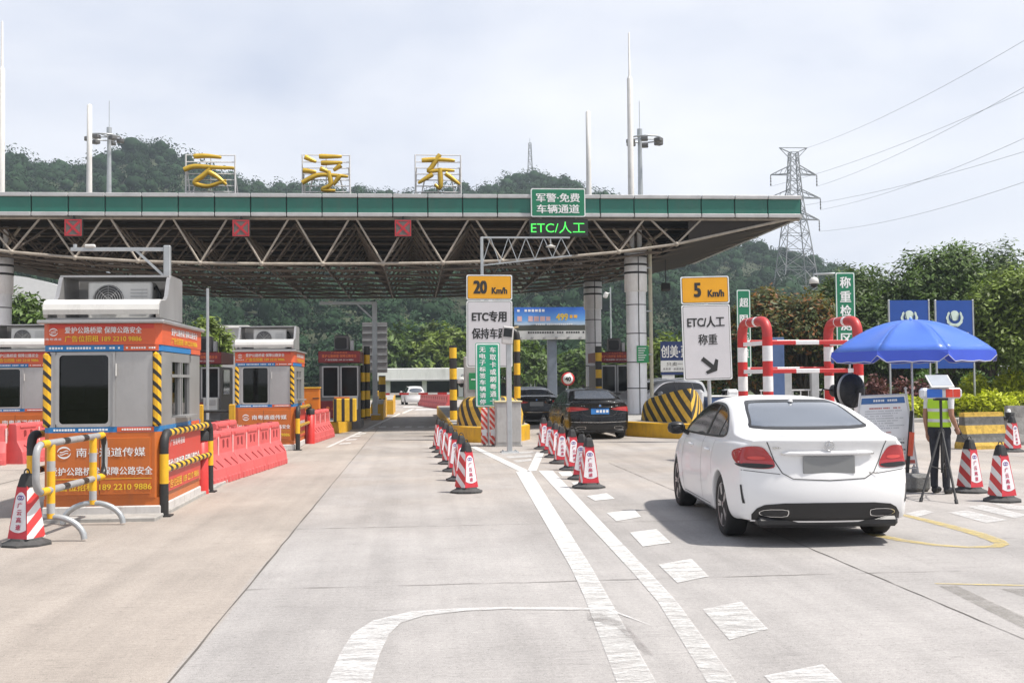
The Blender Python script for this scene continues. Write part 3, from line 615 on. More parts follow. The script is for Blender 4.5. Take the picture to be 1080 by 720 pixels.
for ch, xa, xb, lab in (('云', 196, 248, 'gold rooftop character of three separate strokes on a white frame, nearest the left hill'), ('浮', 319, 369, 'gold rooftop character with three dots at its left side, on a white frame'), ('东', 438, 486, 'gold rooftop character with spread legs on a white frame, nearest the antenna hill')):
    Yr = 38.2; xc = X_((xa + xb) / 2, Yr, 180); wd = X_(xb, Yr, 180) - X_(xa, Yr, 180); zt = Z_((xa + xb) / 2, 163.5, Yr)
    r = thing('rooftop_character', lab, 'sign', (xc, Yr, 7.87), 0, 'gold characters on the canopy roof'); h = zt - 7.87
    m = MB()
    for sx in (-1, 1):
        m.tube([(sx * wd / 2, 0, 0), (sx * wd / 2, 0, h)], .028, fr_w, 6); m.tube([(sx * wd * .5, .9, 0), (sx * wd * .48, 0, h * .75)], .028, fr_w, 6); m.tube([(sx * wd * .42, .1, 0), (sx * wd * .3, .1, h * .5)], .028, fr_w, 6)
    for q in (1, .86, .74, .62, .5, .38, .26): m.tube([(-wd / 2, .03, h * q), (wd / 2, .03, h * q)], .02, fr_w, 6)
    m.tube([(0, .05, 0), (0, .05, h)], .02, fr_w, 6); m.build('support_frame', r)
    m = MB()      # brush strokes: tapered round bars
    for st in STROKES[ch]:
        pts = [Vector(((p[0] - .5) * wd, -.16, h * (1 - p[1]))) for p in st]; q = []
        for i in range(len(pts) - 1):
            p0, p1, p2, p3 = pts[max(i - 1, 0)], pts[i], pts[i + 1], pts[min(i + 2, len(pts) - 1)]
            for k in range(6):
                t = k / 6; q.append(.5 * (2 * p1 + (p2 - p0) * t + (2 * p0 - 5 * p1 + 4 * p2 - p3) * t * t + (3 * p1 - p0 - 3 * p2 + p3) * t ** 3))
        q.append(pts[-1]); n_ = len(q) - 1
        m.tube(q, [wd * (.025 + .030 * math.sin(math.pi * min(1, (.12 + .9 * i / n_))) ** .6 + .008 * math.cos(i / n_ * 5)) for i in range(n_ + 1)], gold, 8)
    m.build('character', r)
# ---------------------------------------------------------------- overhead boards
sgreen = mat('sign_green', (0.008, 0.17, 0.085), .4, var=.05); sgreen2 = mat('sign_light_green', (0.01, 0.30, 0.17), .4, var=.06); led_box = mat('led_housing', (0.012, 0.014, 0.013), .5)
def board(name, label, cat, xa, xb, ya, yb, Y, panel, border, lines, tm, depth=.12, bw=.05, corner=.06, bold=.02, group=None, posts=(), back=None):
    """flat sign: lines = (text, px centre x, px centre y, px width, px height)"""
    cx, cy = (xa + xb) / 2, (ya + yb) / 2; c_ = at(cx, cy, Y); k = Y / F; w_, h_ = (xb - xa) * k, (yb - ya) * k
    r = thing(name, label, cat, (c_.x, Y, 0), 0, group); m = MB()
    m.prism(rrect(w_, h_, corner), depth, border, (0, 0, c_.z)); m.prism(rrect(w_ - 2 * bw, h_ - 2 * bw, corner * .7), .006, panel, (0, -.005, c_.z))
    for t, px, py, tw, th in lines: m.text(t, tm, ((px - cx) * k, -.012, c_.z - (py - cy) * k), tw * k, th * k, bold=bold)
    m.build('panel', r); return r, c_, k
wb = mat('sign_border_white', (0.72, 0.74, 0.74), .45)
r, c_, k = board('overhead_sign', 'green board with white border and two rows of white characters on the canopy fascia', 'sign', 559.5, 618, 198.5, 229, 36.3, sgreen, wb, [('军警·免费', 588.5, 208.5, 47, 9.5), ('车辆通道', 588.5, 220.5, 46, 9.5)], ltx, .1, .035)
ledg = mat('led_green', (0.07, 0.75, 0.10), .5, emit=.6, var=0.1, scale=60); ledr = mat('led_red', (0.40, 0.02, 0.03), .5, emit=.06, var=.35, scale=60)
r, c_, k = board('led_display', 'black display with bright green glowing letters hanging below the green fascia board', 'display', 558, 621, 231, 249, 36.3, led_box, led_box, [('ETC/人工', 588.5, 240, 58, 12.5)], ledg, .25, .03, .02, bold=0)
m = MB(); m.box((-.6, .12, c_.z + .3), (.05, .05, .2), steel); m.box((.6, .12, c_.z + .3), (.05, .05, .2), steel); m.build('bracket', r)
redp = mat('lane_signal_panel', (0.12, 0.10, 0.095), .6, var=.3, scale=20)
for px, lab in ((77, 'red cross lane signal above the front toll booth, leftmost of the three'), (254, 'red cross lane signal below the fascia between the two left gold characters'), (425, 'red cross lane signal nearest the green display')):
    cpt = at(px, 240.5 if px > 100 else 240, 36.35); r = thing('lane_signal', lab, 'signal', (cpt.x, 36.35, cpt.z), 0, 'red cross lane signals under the canopy')
    m = MB(); m.box((0, .1, 0), (.58, .16, .58), led_box, .02); m.box((0, .014, 0), (.54, .012, .54), redp)
    m.box((0, .1, .35), (.06, .06, .2), led_box); m.build('housing', r)
    m = MB()
    for s in (-1, 1): m.box((0, .002 - .004 * s, 0), (.58, .006, .075), ledr, ry=R(45 * s))
    for sx in (-1, 1): m.box((sx * .25, .004, 0), (.035, .008, .54), ledr); m.box((0, .004, sx * .25), (.54, .007, .035), ledr)
    m.build('cross_light', r)
# ---------------------------------------------------------------- far masts, pylon, wires
def high_mast(px, Y, top, basez, label, side):
    x = X_(px, Y, 200); zt = Z_(px, top, Y); r = thing('high_mast_light', label, 'light mast', (x, Y, basez), 0, 'high mast lights'); h = zt - basez
    m = MB(); m.lathe([(.28, 0), (.12, h)], galv, 12); m.build('pole', r)
    m = MB(); m.tube([(1.0 * math.cos(a) + .3 * side, 1.0 * math.sin(a), h - .1) for a in [k * math.pi / 8 for k in range(16)]], .05, galv, 6, closed=True)
    for k in range(4): a = k * math.pi / 2; m.tube([(0, 0, h - .1), (math.cos(a) + .3 * side, math.sin(a), h - .1)], .04, galv, 6)
    m.tube([(0, 0, h), (0, 0, h + .5)], .16, galv, 8); m.tube([(0, 0, h + .4), (0, 0, h + 2.2)], .02, galv, 5); m.build('lamp_ring', r)
    for k in range(6):
        a = k * math.pi / 3 + .3; m = MB(); m.box((.95 * math.cos(a) + .3 * side, .95 * math.sin(a), h - .28), (.45, .4, .24), mat('lamp_housing', (.12, .12, .12), .5), .04, rz=a); m.build('lamp', r)
high_mast(675.5, 64, 145, -.2, 'tall grey high mast light with ring of lamps behind the tallest white mast', 1)
high_mast(115, 70, 143, -.2, 'tall grey high mast light with ring of lamps behind the left roof mast', -1)
lat = mat('lattice_steel', (0.24, 0.245, 0.25), .5, var=.15, scale=.1)
def lattice(m, segs, zs, ws, t):
    for i in range(segs):
        z0, z1, w0, w1 = zs[i], zs[i + 1], ws[i] / 2, ws[i + 1] / 2
        for sx in (-1, 1):
            for sy in (-1, 1): m.bar((sx * w0, sy * w0, z0), (sx * w1, sy * w1, z1), t, lat)
            m.bar((sx * w0, -w0, z0), (sx * w1, w1, z1), t * .55, lat); m.bar((sx * w0, w0, z0), (sx * w1, -w1, z1), t * .55, lat)
            m.bar((-w0, sx * w0, z0), (w1, sx * w1, z1), t * .55, lat); m.bar((w0, sx * w0, z0), (-w1, sx * w1, z1), t * .55, lat)
            m.bar((-w1, sx * w1, z1), (w1, sx * w1, z1), t * .6, lat); m.bar((sx * w1, -w1, z1), (sx * w1, w1, z1), t * .6, lat)
TY = 250.0; tx = X_(838, TY, 230); tz = float(terrain(np.array([tx]), np.array([TY]))[0]); zt = Z_(838, 156, TY); hh = zt - tz
pyl = thing('transmission_tower', 'tall steel lattice transmission tower above the trees on the right', 'pylon', (tx, TY, tz))
zs = [0, hh * .13, hh * .25, hh * .36, hh * .46, hh * .54, hh * .61, hh * .68, hh * .74, hh * .80, hh * .86, hh * .92, hh * .97]
ws = [9.4, 8.2, 7.1, 6.1, 5.2, 4.4, 3.8, 3.2, 2.8, 2.5, 2.2, 2.0, 1.8]
m = MB(); lattice(m, 12, zs, ws, .2); m.build('lattice_body', pyl)
tips = []
for q, ln in ((.80, 5.6), (.655, 6.4), (.585, 6.0)):
    z = hh * {.80: .835, .655: .69, .585: .555}[q]
    m = MB()
    for s in (-1, 1):
        for sy in (-1, 1): m.bar((s * 1.2, sy * 1.1, z), (s * ln, 0, z - .2), .2, lat); m.bar((s * 1.2, sy * 1.0, z + 1.9), (s * ln, 0, z - .2), .18, lat)
        for k in range(1, 4):
            x_ = 1.2 + (ln - 1.2) * k / 4; m.bar((s * x_, 0, z), (s * (x_ - .8), 0, z + 1.9 * (1 - (x_ - .8 - 1.2) / (ln - 1.2))), .1, lat)
    m.build('cross_arm', pyl)
    for s in (-1, 1):
        m = MB(); m.lathe([(.06, 0), (.2, -.2), (.06, -.4), (.2, -.8), (.06, -1.0), (.2, -1.5), (.06, -1.7), (.2, -2.2), (.06, -2.6)], mat('insulator_glass', (.16, .14, .13), .3), 8, (s * ln, 0, z - .3)); m.build('insulator', pyl); tips.append((tx + s * ln, TY, tz + z - 2.9))
m = MB()
for s in (-1, 1): m.bar((s * .8, 0, hh * .97), (s * 3.4, 0, hh), .2, lat); m.bar((s * .8, 0, hh * .93), (s * 3.4, 0, hh), .14, lat)
m.bar((-3.4, 0, hh), (3.4, 0, hh), .15, lat); m.build('peak_arm', pyl); tips.append((tx + 3.4, TY, tz + hh)); tips.append((tx - 3.4, TY, tz + hh))
wire = mat('wire_aluminium', (.42, .43, .45), .5)
ends = [(1, 1080, 92, 3), (3, 1080, 146, 4), (5, 1080, 192, 5), (0, 1080, 97, 3), (2, 1080, 160, 4), (6, 1080, 43, 2)]
names = {1: 'second wire from the top right of the pylon', 3: 'fourth power line below the pylon top, from its middle arm', 5: 'lowest power line leaving the pylon to the right', 0: 'power line hanging close under the second wire from the top', 2: 'power line from the far side of the middle pylon arm', 6: 'topmost thin power line climbing steepest to the right edge'}
for i, px, py, sag in ends:
    a = Vector(tips[i]); e_ = at(px, py, 150); dirv = e_ - a; b_ = a + dirv * 1.6; m = MB()
    sg = 3.2
    pts = [a.lerp(b_, t / 24) - Vector((0, 0, sg * 4 * (t / 24) * (1 - t / 24) - (sg * 4 * .625 * .375) * (t / 24) / .625)) for t in range(25)]
    m.tube(pts, .032, wire, 5); o = m.build('power_line'); tag(o, names[i], 'power line', 'power lines from the pylon')
ax = X_(559, 425, 165); az = float(terrain(np.array([ax]), np.array([425.0]))[0]) + 1; ah = Z_(559, 151, 425) - az
an = thing('hilltop_antenna', 'small lattice antenna mast on the wooded hilltop', 'antenna', (ax, 425, az)); m = MB(); n_ = 6
lattice(m, n_, [ah * k / n_ for k in range(n_ + 1)], [2.4 - 1.5 * k / n_ for k in range(n_ + 1)], .22); m.build('lattice_body', an)
m = MB(); m.tube([(0, 0, ah), (0, 0, ah + 2)], .08, lat, 5); m.build('antenna_rod', an)
# ---------------------------------------------------------------- toll booths
orange = mat('vinyl_orange', (0.48, 0.125, 0.022), .4, var=.08, scale=2, dirt=.2); bred = mat('banner_red', (0.52, 0.045, 0.03), .42, var=.06); bored = mat('banner_orange_red', (0.58, 0.10, 0.035), .42, var=.06)
bblue = mat('banner_blue', (0.018, 0.17, 0.42), .42, var=.06); inox = mat('stainless_panel', (0.38, 0.375, 0.375), .34, metal=.5, var=.1, scale=1.2, dirt=.2); lilac = mat('pale_panel', (0.40, 0.37, 0.38), .45, var=.05)
glass_d = mat('dark_window_glass', (0.012, 0.013, 0.014), .06, spec=.35, var=.05); framem = mat('alu_frame', (0.36, 0.36, 0.36), .35, metal=.4); acw = mat('ac_white', (0.58, 0.575, 0.55), .45, var=.05, dirt=.25)
plinth = mat('plinth_white', (0.52, 0.50, 0.48), .7, var=.1, dirt=.4); ytx = mat('lettering_yellow', (0.75, 0.50, 0.03), .5); ogold = mat('lettering_gold', (0.78, 0.42, 0.05), .5)
yb_diag = stripes('post_stripes_yellow_black', YEL, BLK, (0.9, 0.4, 1.0), .155, duty=.60); grille = mat('grille_dark', (0.05, 0.05, 0.05), .6)
inner = mat('booth_interior', (0.03, 0.03, 0.032), .7, var=.3, scale=2)
glass_t = bpy.data.materials.new('booth_glass'); glass_t.use_nodes = True; nt = glass_t.node_tree; nt.nodes.clear()
o_ = nd(nt, 'ShaderNodeOutputMaterial'); ms_ = nd(nt, 'ShaderNodeMixShader'); tr_ = nd(nt, 'ShaderNodeBsdfTransparent'); tr_.inputs[0].default_value = (.30, .33, .33, 1); gl_ = nd(nt, 'ShaderNodeBsdfGlossy'); gl_.inputs['Roughness'].default_value = .03; fr_ = nd(nt, 'ShaderNodeFresnel'); fr_.inputs[0].default_value = 1.5
nt.links.new(fr_.outputs[0], ms_.inputs[0]); nt.links.new(tr_.outputs[0], ms_.inputs[1]); nt.links.new(gl_.outputs[0], ms_.inputs[2]); nt.links.new(ms_.outputs[0], o_.inputs[0])
def logo(m, c, s, mt, u=(1, 0, 0)):
    u = Vector(u); v = Vector((0, 0, 1)); c = Vector(c)
    # swirl badge: open ring with an S-shaped band through it
    for a0, a1 in ((20, 200), (200, 380)):
        pts = []
        for i in range(13):
            a = R(a0 + (a1 - a0) * .86 * i / 12); pts.append(c + u * math.cos(a) * s + v * math.sin(a) * s * .92)
        for i in range(12):
            t = .26 * s * math.sin(math.pi * (i + .5) / 12 * .8 + .4)
            p, q = pts[i], pts[i + 1]; n0 = (p - c).normalized(); n1 = (q - c).normalized()
            m.poly([p - n0 * t, q - n1 * t, q, p][::-1], mt)
    for off in (.16, -.2):
        a = [c + u * (s * .62 * k) + v * (s * (off + .12 * math.sin(k * 2.6))) for k in [-1 + i / 5 for i in range(11)]]
        for i in range(10): m.poly([a[i] + v * s * .07, a[i] - v * s * .07, a[i + 1] - v * s * .07, a[i + 1] + v * s * .07], mt)
def small_row(m, x0, x1, z, h, y, mt, seed, u=None, gap=.35):
    """a row of tiny illegible marks, like small print seen from far"""
    rg = random.Random(seed); x = x0
    while x < x1:
        w_ = h * rg.uniform(.7, 1.0)
        if rg.random() > .12:
            if u is None: m.box((x + w_ / 2, y, z), (w_, .003, h * rg.uniform(.75, 1)), mt)
            else: m.box((y, x + w_ / 2, z), (.003, w_, h * rg.uniform(.75, 1)), mt)
        x += w_ + h * gap
def toll_booth(label, x, y, W=1.46, D=2.6, detail=True, window_left=True):
    r = thing('toll_booth', label, 'toll booth', (x, y, 0), 0, 'orange toll booths with roof air conditioners'); hw = W / 2; c_ = .07
    m = MB(); m.box((0, D / 2, .075), (W + .02, D + .02, .15), plinth, .015); m.box((0, D / 2, .2), (W - .02, D - .02, .1), orange); m.build('plinth', r)
    # shell: chamfered front corners
    oct_ = [(-hw + c_, 0), (hw - c_, 0), (hw, c_), (hw, D), (-hw, D), (-hw, c_)]
    m = MB(); m.prism([(a, b) for a, b in oct_], -.84, orange, (0, 0, .25), (1, 0, 0), (0, 1, 0))
    fy = -.012
    m.box((-.02, fy, .66), (W - .2, .02, .72), orange, .004)
    logo(m, (-.46, fy - .018, .84), .085, ltx); m.text('南粤通道传媒', ltx, (.12, fy - .016, .84), .86, .115, bold=.01)
    m.text('爱护公路桥梁 保障公路安全', ltx, (.0, fy - .016, .60), 1.28, .105, bold=.015); m.box((0, fy - .012, .50), (1.26, .004, .006), ytx); m.text('广告位招租 189 2210 9886', ytx, (.0, fy - .016, .40), 1.26, .10, bold=.015)
    m.box((-.02, fy - .011, .66), (.006, .004, .72), btx)
    sx = hw + .012
    m.box((sx, D / 2 + .05, .66), (.02, D - .3, .74), bred)
    m.text('爱护公路桥梁 保障公路安全', ltx, (sx + .014, D / 2 + .05, .62), D - .5, .17, (0, 1, 0), bold=.03); m.text('广东南粤通道', ltx, (sx + .014, D * .35, .92), .9, .09, (0, 1, 0)); m.text('广告位招租 189 2210 9886', ogold, (sx + .014, D / 2, .38), D - .5, .12, (0, 1, 0), bold=.02)
    m.build('lower_panel', r)
    m = MB(); m.prism(oct_, -.07, bblue, (0, 0, 1.0901), (1, 0, 0), (0, 1, 0)); small_row(m, -.6, .05, 1.125, .03, -.003, ltx, 3); m.box((.42, -.002, 1.125), (.46, .006, .062), bored); small_row(m, .22, .62, 1.125, .026, -.007, ltx, 4); m.box((hw + .002, D * .85, 1.125), (.006, D * .22, .062), bored)
    m.build('lower_strip', r)
    # mid wall with openings
    m = MB(); z0, z1 = 1.161, 2.12; zc = (z0 + z1) / 2; hz = z1 - z0
    xl, xr = -hw + .16, .12
    m.box(((xr + hw - .1) / 2 + .0, .03, zc), (hw - .1 - xr, .05, hz), lilac if W < 1.45 else inox); m.box((xl - .045, .03, zc), (.07, .05, hz), inox); m.box(((xl + xr) / 2, .03, z1 - .02), (xr - xl, .05, .04), inox); m.box(((xl + xr) / 2, .03, z0 + .02), (xr - xl, .05, .04), inox)
    m.box((0, D - .03, zc), (W - .02, .05, hz), inox); m.box((-hw + .03, D / 2, zc), (.05, D - .2, hz), inox)
    m.box((hw - .03, .36, zc), (.05, .56, hz), inox); m.box((hw - .03, D - .42, zc), (.05, .7, hz), inox); m.box((hw - .03, 1.28, z1 - .06), (.05, 1.3, .12), inox); m.box((hw - .03, 1.28, z0 + .04), (.05, 1.3, .08), inox)
    m.build('wall', r)
    m = MB(); m.prism(rrect(xr - xl - .06, hz - .06, .05), .012, glass_t, ((xl + xr) / 2, .02, zc)); f = m.build('front_window', r)
    m = MB(); ol, il = rrect(xr - xl + .02, hz - .0, .07), rrect(xr - xl - .08, hz - .08, .05); n = len(ol)
    m.add([((xl + xr) / 2 + p[0], -.006, zc + p[1]) for p in ol] + [((xl + xr) / 2 + p[0], -.006, zc + p[1]) for p in il] + [((xl + xr) / 2 + p[0], .03, zc + p[1]) for p in ol], [(i, (i + 1) % n, n + (i + 1) % n, n + i) for i in range(n)] + [(i, 2 * n + i, 2 * n + (i + 1) % n, (i + 1) % n) for i in range(n)], framem); m.build('frame', f)
    m = MB(); m.box((hw - .05, 1.28, zc - .01), (.02, 1.26, hz - .2), glass_t); f = m.build('side_window', r)
    m = MB()
    for yy in (.68, 1.22, 1.34, 1.9): m.box((hw - .022, yy, zc - .01), (.035, .04, hz - .2), framem)
    m.box((hw - .02, 1.28, zc + .17), (.04, 1.24, .04), framem); m.box((hw + .03, 1.3, z0 + .09), (.22, .8, .03), framem); m.build('frame', f)
    m = MB(); m.box((xr + .03, -.004, zc), (.03, .03, hz), framem); m.box((xr + .06, -.018, zc + .25), (.015, .03, .16), acw); m.build('door_post', r)
    for sx_ in (-1, 1):
        m = MB(); m.box((sx_ * (hw - .045), .02, 1.64), (.10, .10, .96), yb_diag, .03); m.build('corner_post', r)
    m = MB(); m.prism(oct_, -.08, bblue, (0, 0, 2.1301), (1, 0, 0), (0, 1, 0)); small_row(m, -.66, .2, 2.17, .03, -.003, ltx, 5); m.box((.49, -.002, 2.17), (.44, .006, .075), bored); small_row(m, .3, .66, 2.17, .026, -.007, ltx, 6); m.box((hw + .002, D * .86, 2.17), (.006, D * .26, .075), bored)
    m.build('upper_strip', r)
    o2 = [(a * 1.012, b * 1.01 - .012) for a, b in oct_]
    m = MB(); m.prism(o2, -.27, bored, (0, 0, 2.212), (1, 0, 0), (0, 1, 0)); yb_ = -.0145
    m.box((-.0, yb_, 2.45), (1.30, .006, .06), bred); logo(m, (-.6, yb_ - .008, 2.375), .055, ltx); m.text('南粤通道', ltx, (-.6, yb_ - .006, 2.285), .2, .03)
    m.text('爱护公路桥梁 保障公路安全', ltx, (.02, yb_ - .006, 2.40), .96, .085, bold=.012); m.text('广告位招租 189 2210 9886', ytx, (.02, yb_ - .006, 2.29), .96, .08, bold=.015)
    sx = hw * 1.012 + .006; m.text('爱护公路桥梁 保障公路安全', ltx, (sx, D * .55, 2.40), D * .66, .10, (0, 1, 0), bold=.012); m.text('广告位招租 189 2210 9886', ytx, (sx, D * .55, 2.28), D * .66, .09, (0, 1, 0), bold=.012)
    m.build('banner', r)
    m = MB(); m.box((0, D / 2 - .02, 2.507), (W + .12, D + .14, .045), inox, .012); m.build('roof', r)
    m = MB(); m.box((-.05, .55, 1.34), (1.1, .5, .05), inner); m.box((-.5, 1.4, 1.3), (.3, 1.4, .3), inner); m.build('desk', r)
    m = MB(); m.box((-.18, .62, 1.55), (.42, .05, .30), BLKM, .01); m.box((-.18, .66, 1.40), (.06, .06, .1), BLKM); m.box((.28, .5, 1.42), (.2, .25, .12), framem, .01); m.build('monitor', r)
    m = MB(); m.box((.1, 1.3, 1.45), (.42, .1, .55), mat('seat_dark', (.05, .06, .09), .8), .05); m.box((.1, 1.05, 1.17), (.44, .44, .1), mat('seat_dark', BLK), .04); m.build('chair', r)
    # open-fronted housing for the air conditioner
    hb_ = W / 2 + .0; prof = [(-.03, 2.56), (-.05, 2.66), (-.02, 2.74), (.06, 2.785), (.30, 2.80), (.42, 2.86), (.55, 3.10), (.62, 3.16), (1.25, 3.16), (1.32, 3.12), (1.32, 2.56)]
    for sx_ in (-1, 1):
        m = MB(); x_ = sx_ * (hb_ - .03) + (-.02 if sx_ < 0 else .0)
        m.prism(prof if True else prof, .05, inox, (x_ + .05, 0, 0) if sx_ < 0 else (x_ + .03, 0, 0), (0, 1, 0), (0, 0, 1)); m.build('housing_cheek', r)
    m = MB(); pr = [(-.055, 2.60), (-.07, 2.66), (-.05, 2.73), (0, 2.78), (.08, 2.80), (.30, 2.806), (.30, 2.785), (.08, 2.775), (.02, 2.755), (-.03, 2.7), (-.04, 2.60)]
    m.prism(pr, W - .02, acw, (W / 2 - .01, 0, 0), (0, 1, 0), (0, 0, 1)); m.build('front_tray', r)
    m = MB(); m.box((0, .92, 3.15), (W - .04, .66, .025), inox); m.box((0, 1.29, 2.85), (W - .04, .03, .58), inox); m.box((0, .66, 2.55), (W - .04, 1.26, .02), inox); m.build('housing_shell', r)
    ac = MB(); ac.box((.05, .80, 2.83), (.84, .30, .50), acw, .02); ac = ac.build('air_conditioner', r)
    m = MB(); m.lathe([(.19, -.012), (.20, 0), (.0, 0.001)], grille, 24, (-.10, .645, 2.84), 'Y')
    for k in range(6): m.tube([(-.10 + (.03 + .032 * k) * math.cos(a), .632, 2.84 + (.03 + .032 * k) * math.sin(a)) for a in [i * math.pi / 9 for i in range(18)]], .004, framem, 4, closed=True)
    for k in range(8): a = k * math.pi / 4; m.tube([(-.1, .632, 2.84), (-.1 + .2 * math.cos(a), .632, 2.84 + .2 * math.sin(a))], .003, framem, 4)
    m.build('fan_grille', ac)
    m = MB()
    for k in range(8): m.box((.3, .646, 2.66 + .045 * k), (.22, .008, .012), framem)
    m.build('louvre', ac)
    m = MB(); m.tube([(.5, .74, 2.6), (.56, .72, 2.9), (.5, .76, 3.02), (.44, .8, 2.98)], .022, BLKM, 6); m.build('hose', r)
    return r
BLKM = mat('black_rubber', (0.02, 0.02, 0.021), .6, var=.25, scale=6)
greyrub = mat('grey_rubber', (0.055, 0.055, 0.055), .75, var=.35, scale=9)
redm = mat('red_plastic', RED, .45, var=.12)
tb = toll_booth('front orange toll booth on the left, nearest the camera', X_(107.5, 14.4, 450), 14.4)
copy_tree(tb, (X_(279, 27.9, 420), 27.9, 0), 0, 'second orange toll booth, behind the row of pink barriers'); copy_tree(tb, (X_(52, 26.4) - .74, 26.4, 0), 0, 'orange toll booth at the left edge, cut by the photo frame')
# dark red booths under the roof
dred = mat('booth_dark_red', (0.20, 0.012, 0.016), .4, var=.1, dirt=.2); bgrey = mat('booth_grey', (0.13, 0.125, 0.125), .5, var=.12, dirt=.2); otx = mat('lettering_orange', (0.75, 0.18, .05), .5)
def red_booth(label, x, y, W=1.45, D=2.6, H_=2.45, ac=True, sidebox=True):
    r = thing('toll_booth', label, 'toll booth', (x, y, 0), 0, 'dark red toll booths under the canopy'); hw = W / 2
    m = MB(); m.box((0, D / 2, 1.2), (W, D, H_ - .25), bgrey, .03)
    m.box((0, D / 2, .15), (W + .04, D + .04, .3), bgrey); m.build('wall', r)
    m = MB(); m.box((0, D / 2 - .01, H_ + .17), (W + .06, D + .06, .42), dred, .015); m.text('爱护公路桥梁 保障公路安全', otx, (0, -.05, H_ + .2), W * .86, .11, bold=.012); m.text('广告位招租 189 2210 9886', ltx, (0, -.05, H_ + .06), W * .7, .06); m.text('广东南粤通道', otx, (0, -.05, H_ + .32), W * .4, .05); m.build('banner', r)
    m = MB(); m.box((-.28, -.012, .72), (W * .55, .03, .62), dred); m.lathe([(.07, 0), (.05, .002), (.05, .004)], otx, 16, (-.42, -.034, .76), 'Y'); m.text('公路安全', otx, (-.15, -.036, .74), .3, .07); m.build('lower_panel', r)
    for xx, w_ in ((-.32, .52), (.36, .56)):
        m = MB(); m.prism(rrect(w_, 1.02, .04), .02, glass_d, (xx, -.012, 1.72)); f = m.build('window', r); m = MB()
        for sx in (-1, 1): m.box((xx + sx * (w_ / 2 + .02), -.02, 1.72), (.05, .04, 1.1), framem)
        for sz in (-1, 1): m.box((xx, -.02, 1.72 + sz * .54), (w_ + .08, .04, .05), framem)
        m.build('frame', f)
    m = MB(); m.box((hw + .006, D * .45, 1.75), (.02, D * .5, .9), glass_d); m.build('side_window', r)
    m = MB(); m.box((.42, -.16, .95), (.5, .3, .5), acw, .02); m.box((.42, -.32, 1.02), (.36, .02, .2), framem); m.build('counter_box', r)
    if ac:
        m = MB(); m.box((.05, .7, H_ + .68), (.56, .3, .58), bgrey, .05); m.prism(rrect(.42, .42, .08), .01, BLKM, (.02, .54, H_ + .68)); m.box((.42, .7, H_ + .6), (.14, .3, .4), framem, .02); m.tube([(.55, .8, H_ + .38), (.55, .8, H_ + 1.0)], .015, BLKM, 5); m.build('air_conditioner', r)
    return r
rb = red_booth('dark red toll booth right of the second orange booth, under the roof', X_(358, 40, 400), 40)
copy_tree(rb, (X_(211, 40, 400), 40, 0), 0, 'dark red toll booth half hidden behind the front orange booth'); copy_tree(rb, (X_(650, 44.5, 400), 44.5, 0), 0, 'dark red toll booth behind the white round column and the black car')
# ---------------------------------------------------------------- islands
ypaint = mat('island_yellow', (0.62, 0.35, 0.018), .55, var=.14, scale=2.5, dirt=.35); wedge_m = stripes('nose_stripes', (0.62, 0.38, 0.045), (0.035, 0.033, 0.03), (1.0, 0.55, -0.95), .42, duty=.52, absx=True, rough=.6, wear=.22)
conc_i = mat('island_concrete', (0.34, 0.33, 0.31), .85, var=.2, dirt=.4)
def bow(hw, L, n=9, p=1.0, ex=2.1):
    """plan outline of a rounded island nose, tip at y=0, back at y=L"""
    out = []
    for i in range(-n, n + 1):
        t = i / n; out.append((hw * math.copysign(abs(t) ** .8, t), L * abs(t) ** ex * p))
    return out
def island(label, x, y, hw, length, kerb_h=.46, nose=True, nose_h=.88, sharp=1.0, ex=2.1, nw=.86):
    r = thing('toll_island', label, 'traffic island', (x, y, 0), 0, 'yellow toll islands'); m = MB()
    b_ = bow(hw, 1.5 * sharp, ex=ex); ol = b_ + [(hw, length), (-hw, length)]; n = len(ol)
    il = [(a * .96, b * .97 + .05) for a, b in b_] + [(hw * .96, length - .05), (-hw * .96, length - .05)]
    zz = [(ol, 0), (ol, kerb_h - .03), (il, kerb_h)]; vs = []
    for pl, z in zz: vs += [(a, b, z) for a, b in pl]
    m.add(vs, [(k * n + i, k * n + (i + 1) % n, (k + 1) * n + (i + 1) % n, (k + 1) * n + i) for k in range(2) for i in range(n)], ypaint); m.poly([(a, b, kerb_h) for a, b in il], conc_i); m.build('kerb', r)
    if nose:
        m = MB(); s1 = bow(hw * nw, 1.35 * sharp, 12, ex=ex); back = 1.2 + 1.1 * sharp; vs = []; lv = ((0, 0, 1), (.35, .16, .97), (.68, .36, .90), (.88, .55, .80), (.97, .72, .66), (1.0, .85, .5)) if ex > 1.5 else ((0, 0, 1), (.4, .12, .97), (.8, .26, .92), (1.0, .42, .84))
        for q, sh, sc in lv:
            dn = .0 if ex > 1.5 else .42; bk = lambda b: kerb_h + nose_h * q * (1 - dn * b / back)
            vs += [(a * sc, .12 + b * (1 - .25 * sh) + sh * .55, bk(b)) for a, b in s1] + [(hw * nw * sc, back, bk(back)), (-hw * nw * sc, back, bk(back))]
        n = len(s1) + 2
        m.add(vs, [(k * n + i, k * n + (i + 1) % n, (k + 1) * n + (i + 1) % n, (k + 1) * n + i) for k in range(len(lv) - 1) for i in range(n)], wedge_m, False); m.poly(vs[-n:], wedge_m); m.build('striped_nose', r)
    return r
island('centre toll island with rounded black and yellow striped nose behind the green sign', X_(522, 29.9, 460), 29.9, 1.12, 26, .44, True, .80)
gx0 = gp(714, 463)
island('right toll island with pointed black and yellow striped nose left of the white car', gx0.x + .45, gx0.y - .1, 1.45, 26, .44, True, .98, 1.5, 1.15, .62)
island('left toll island with yellow kerb under the dark red booth', X_(345, 36.5, 450) - .35, 36.2, .95, 24, .40, False)
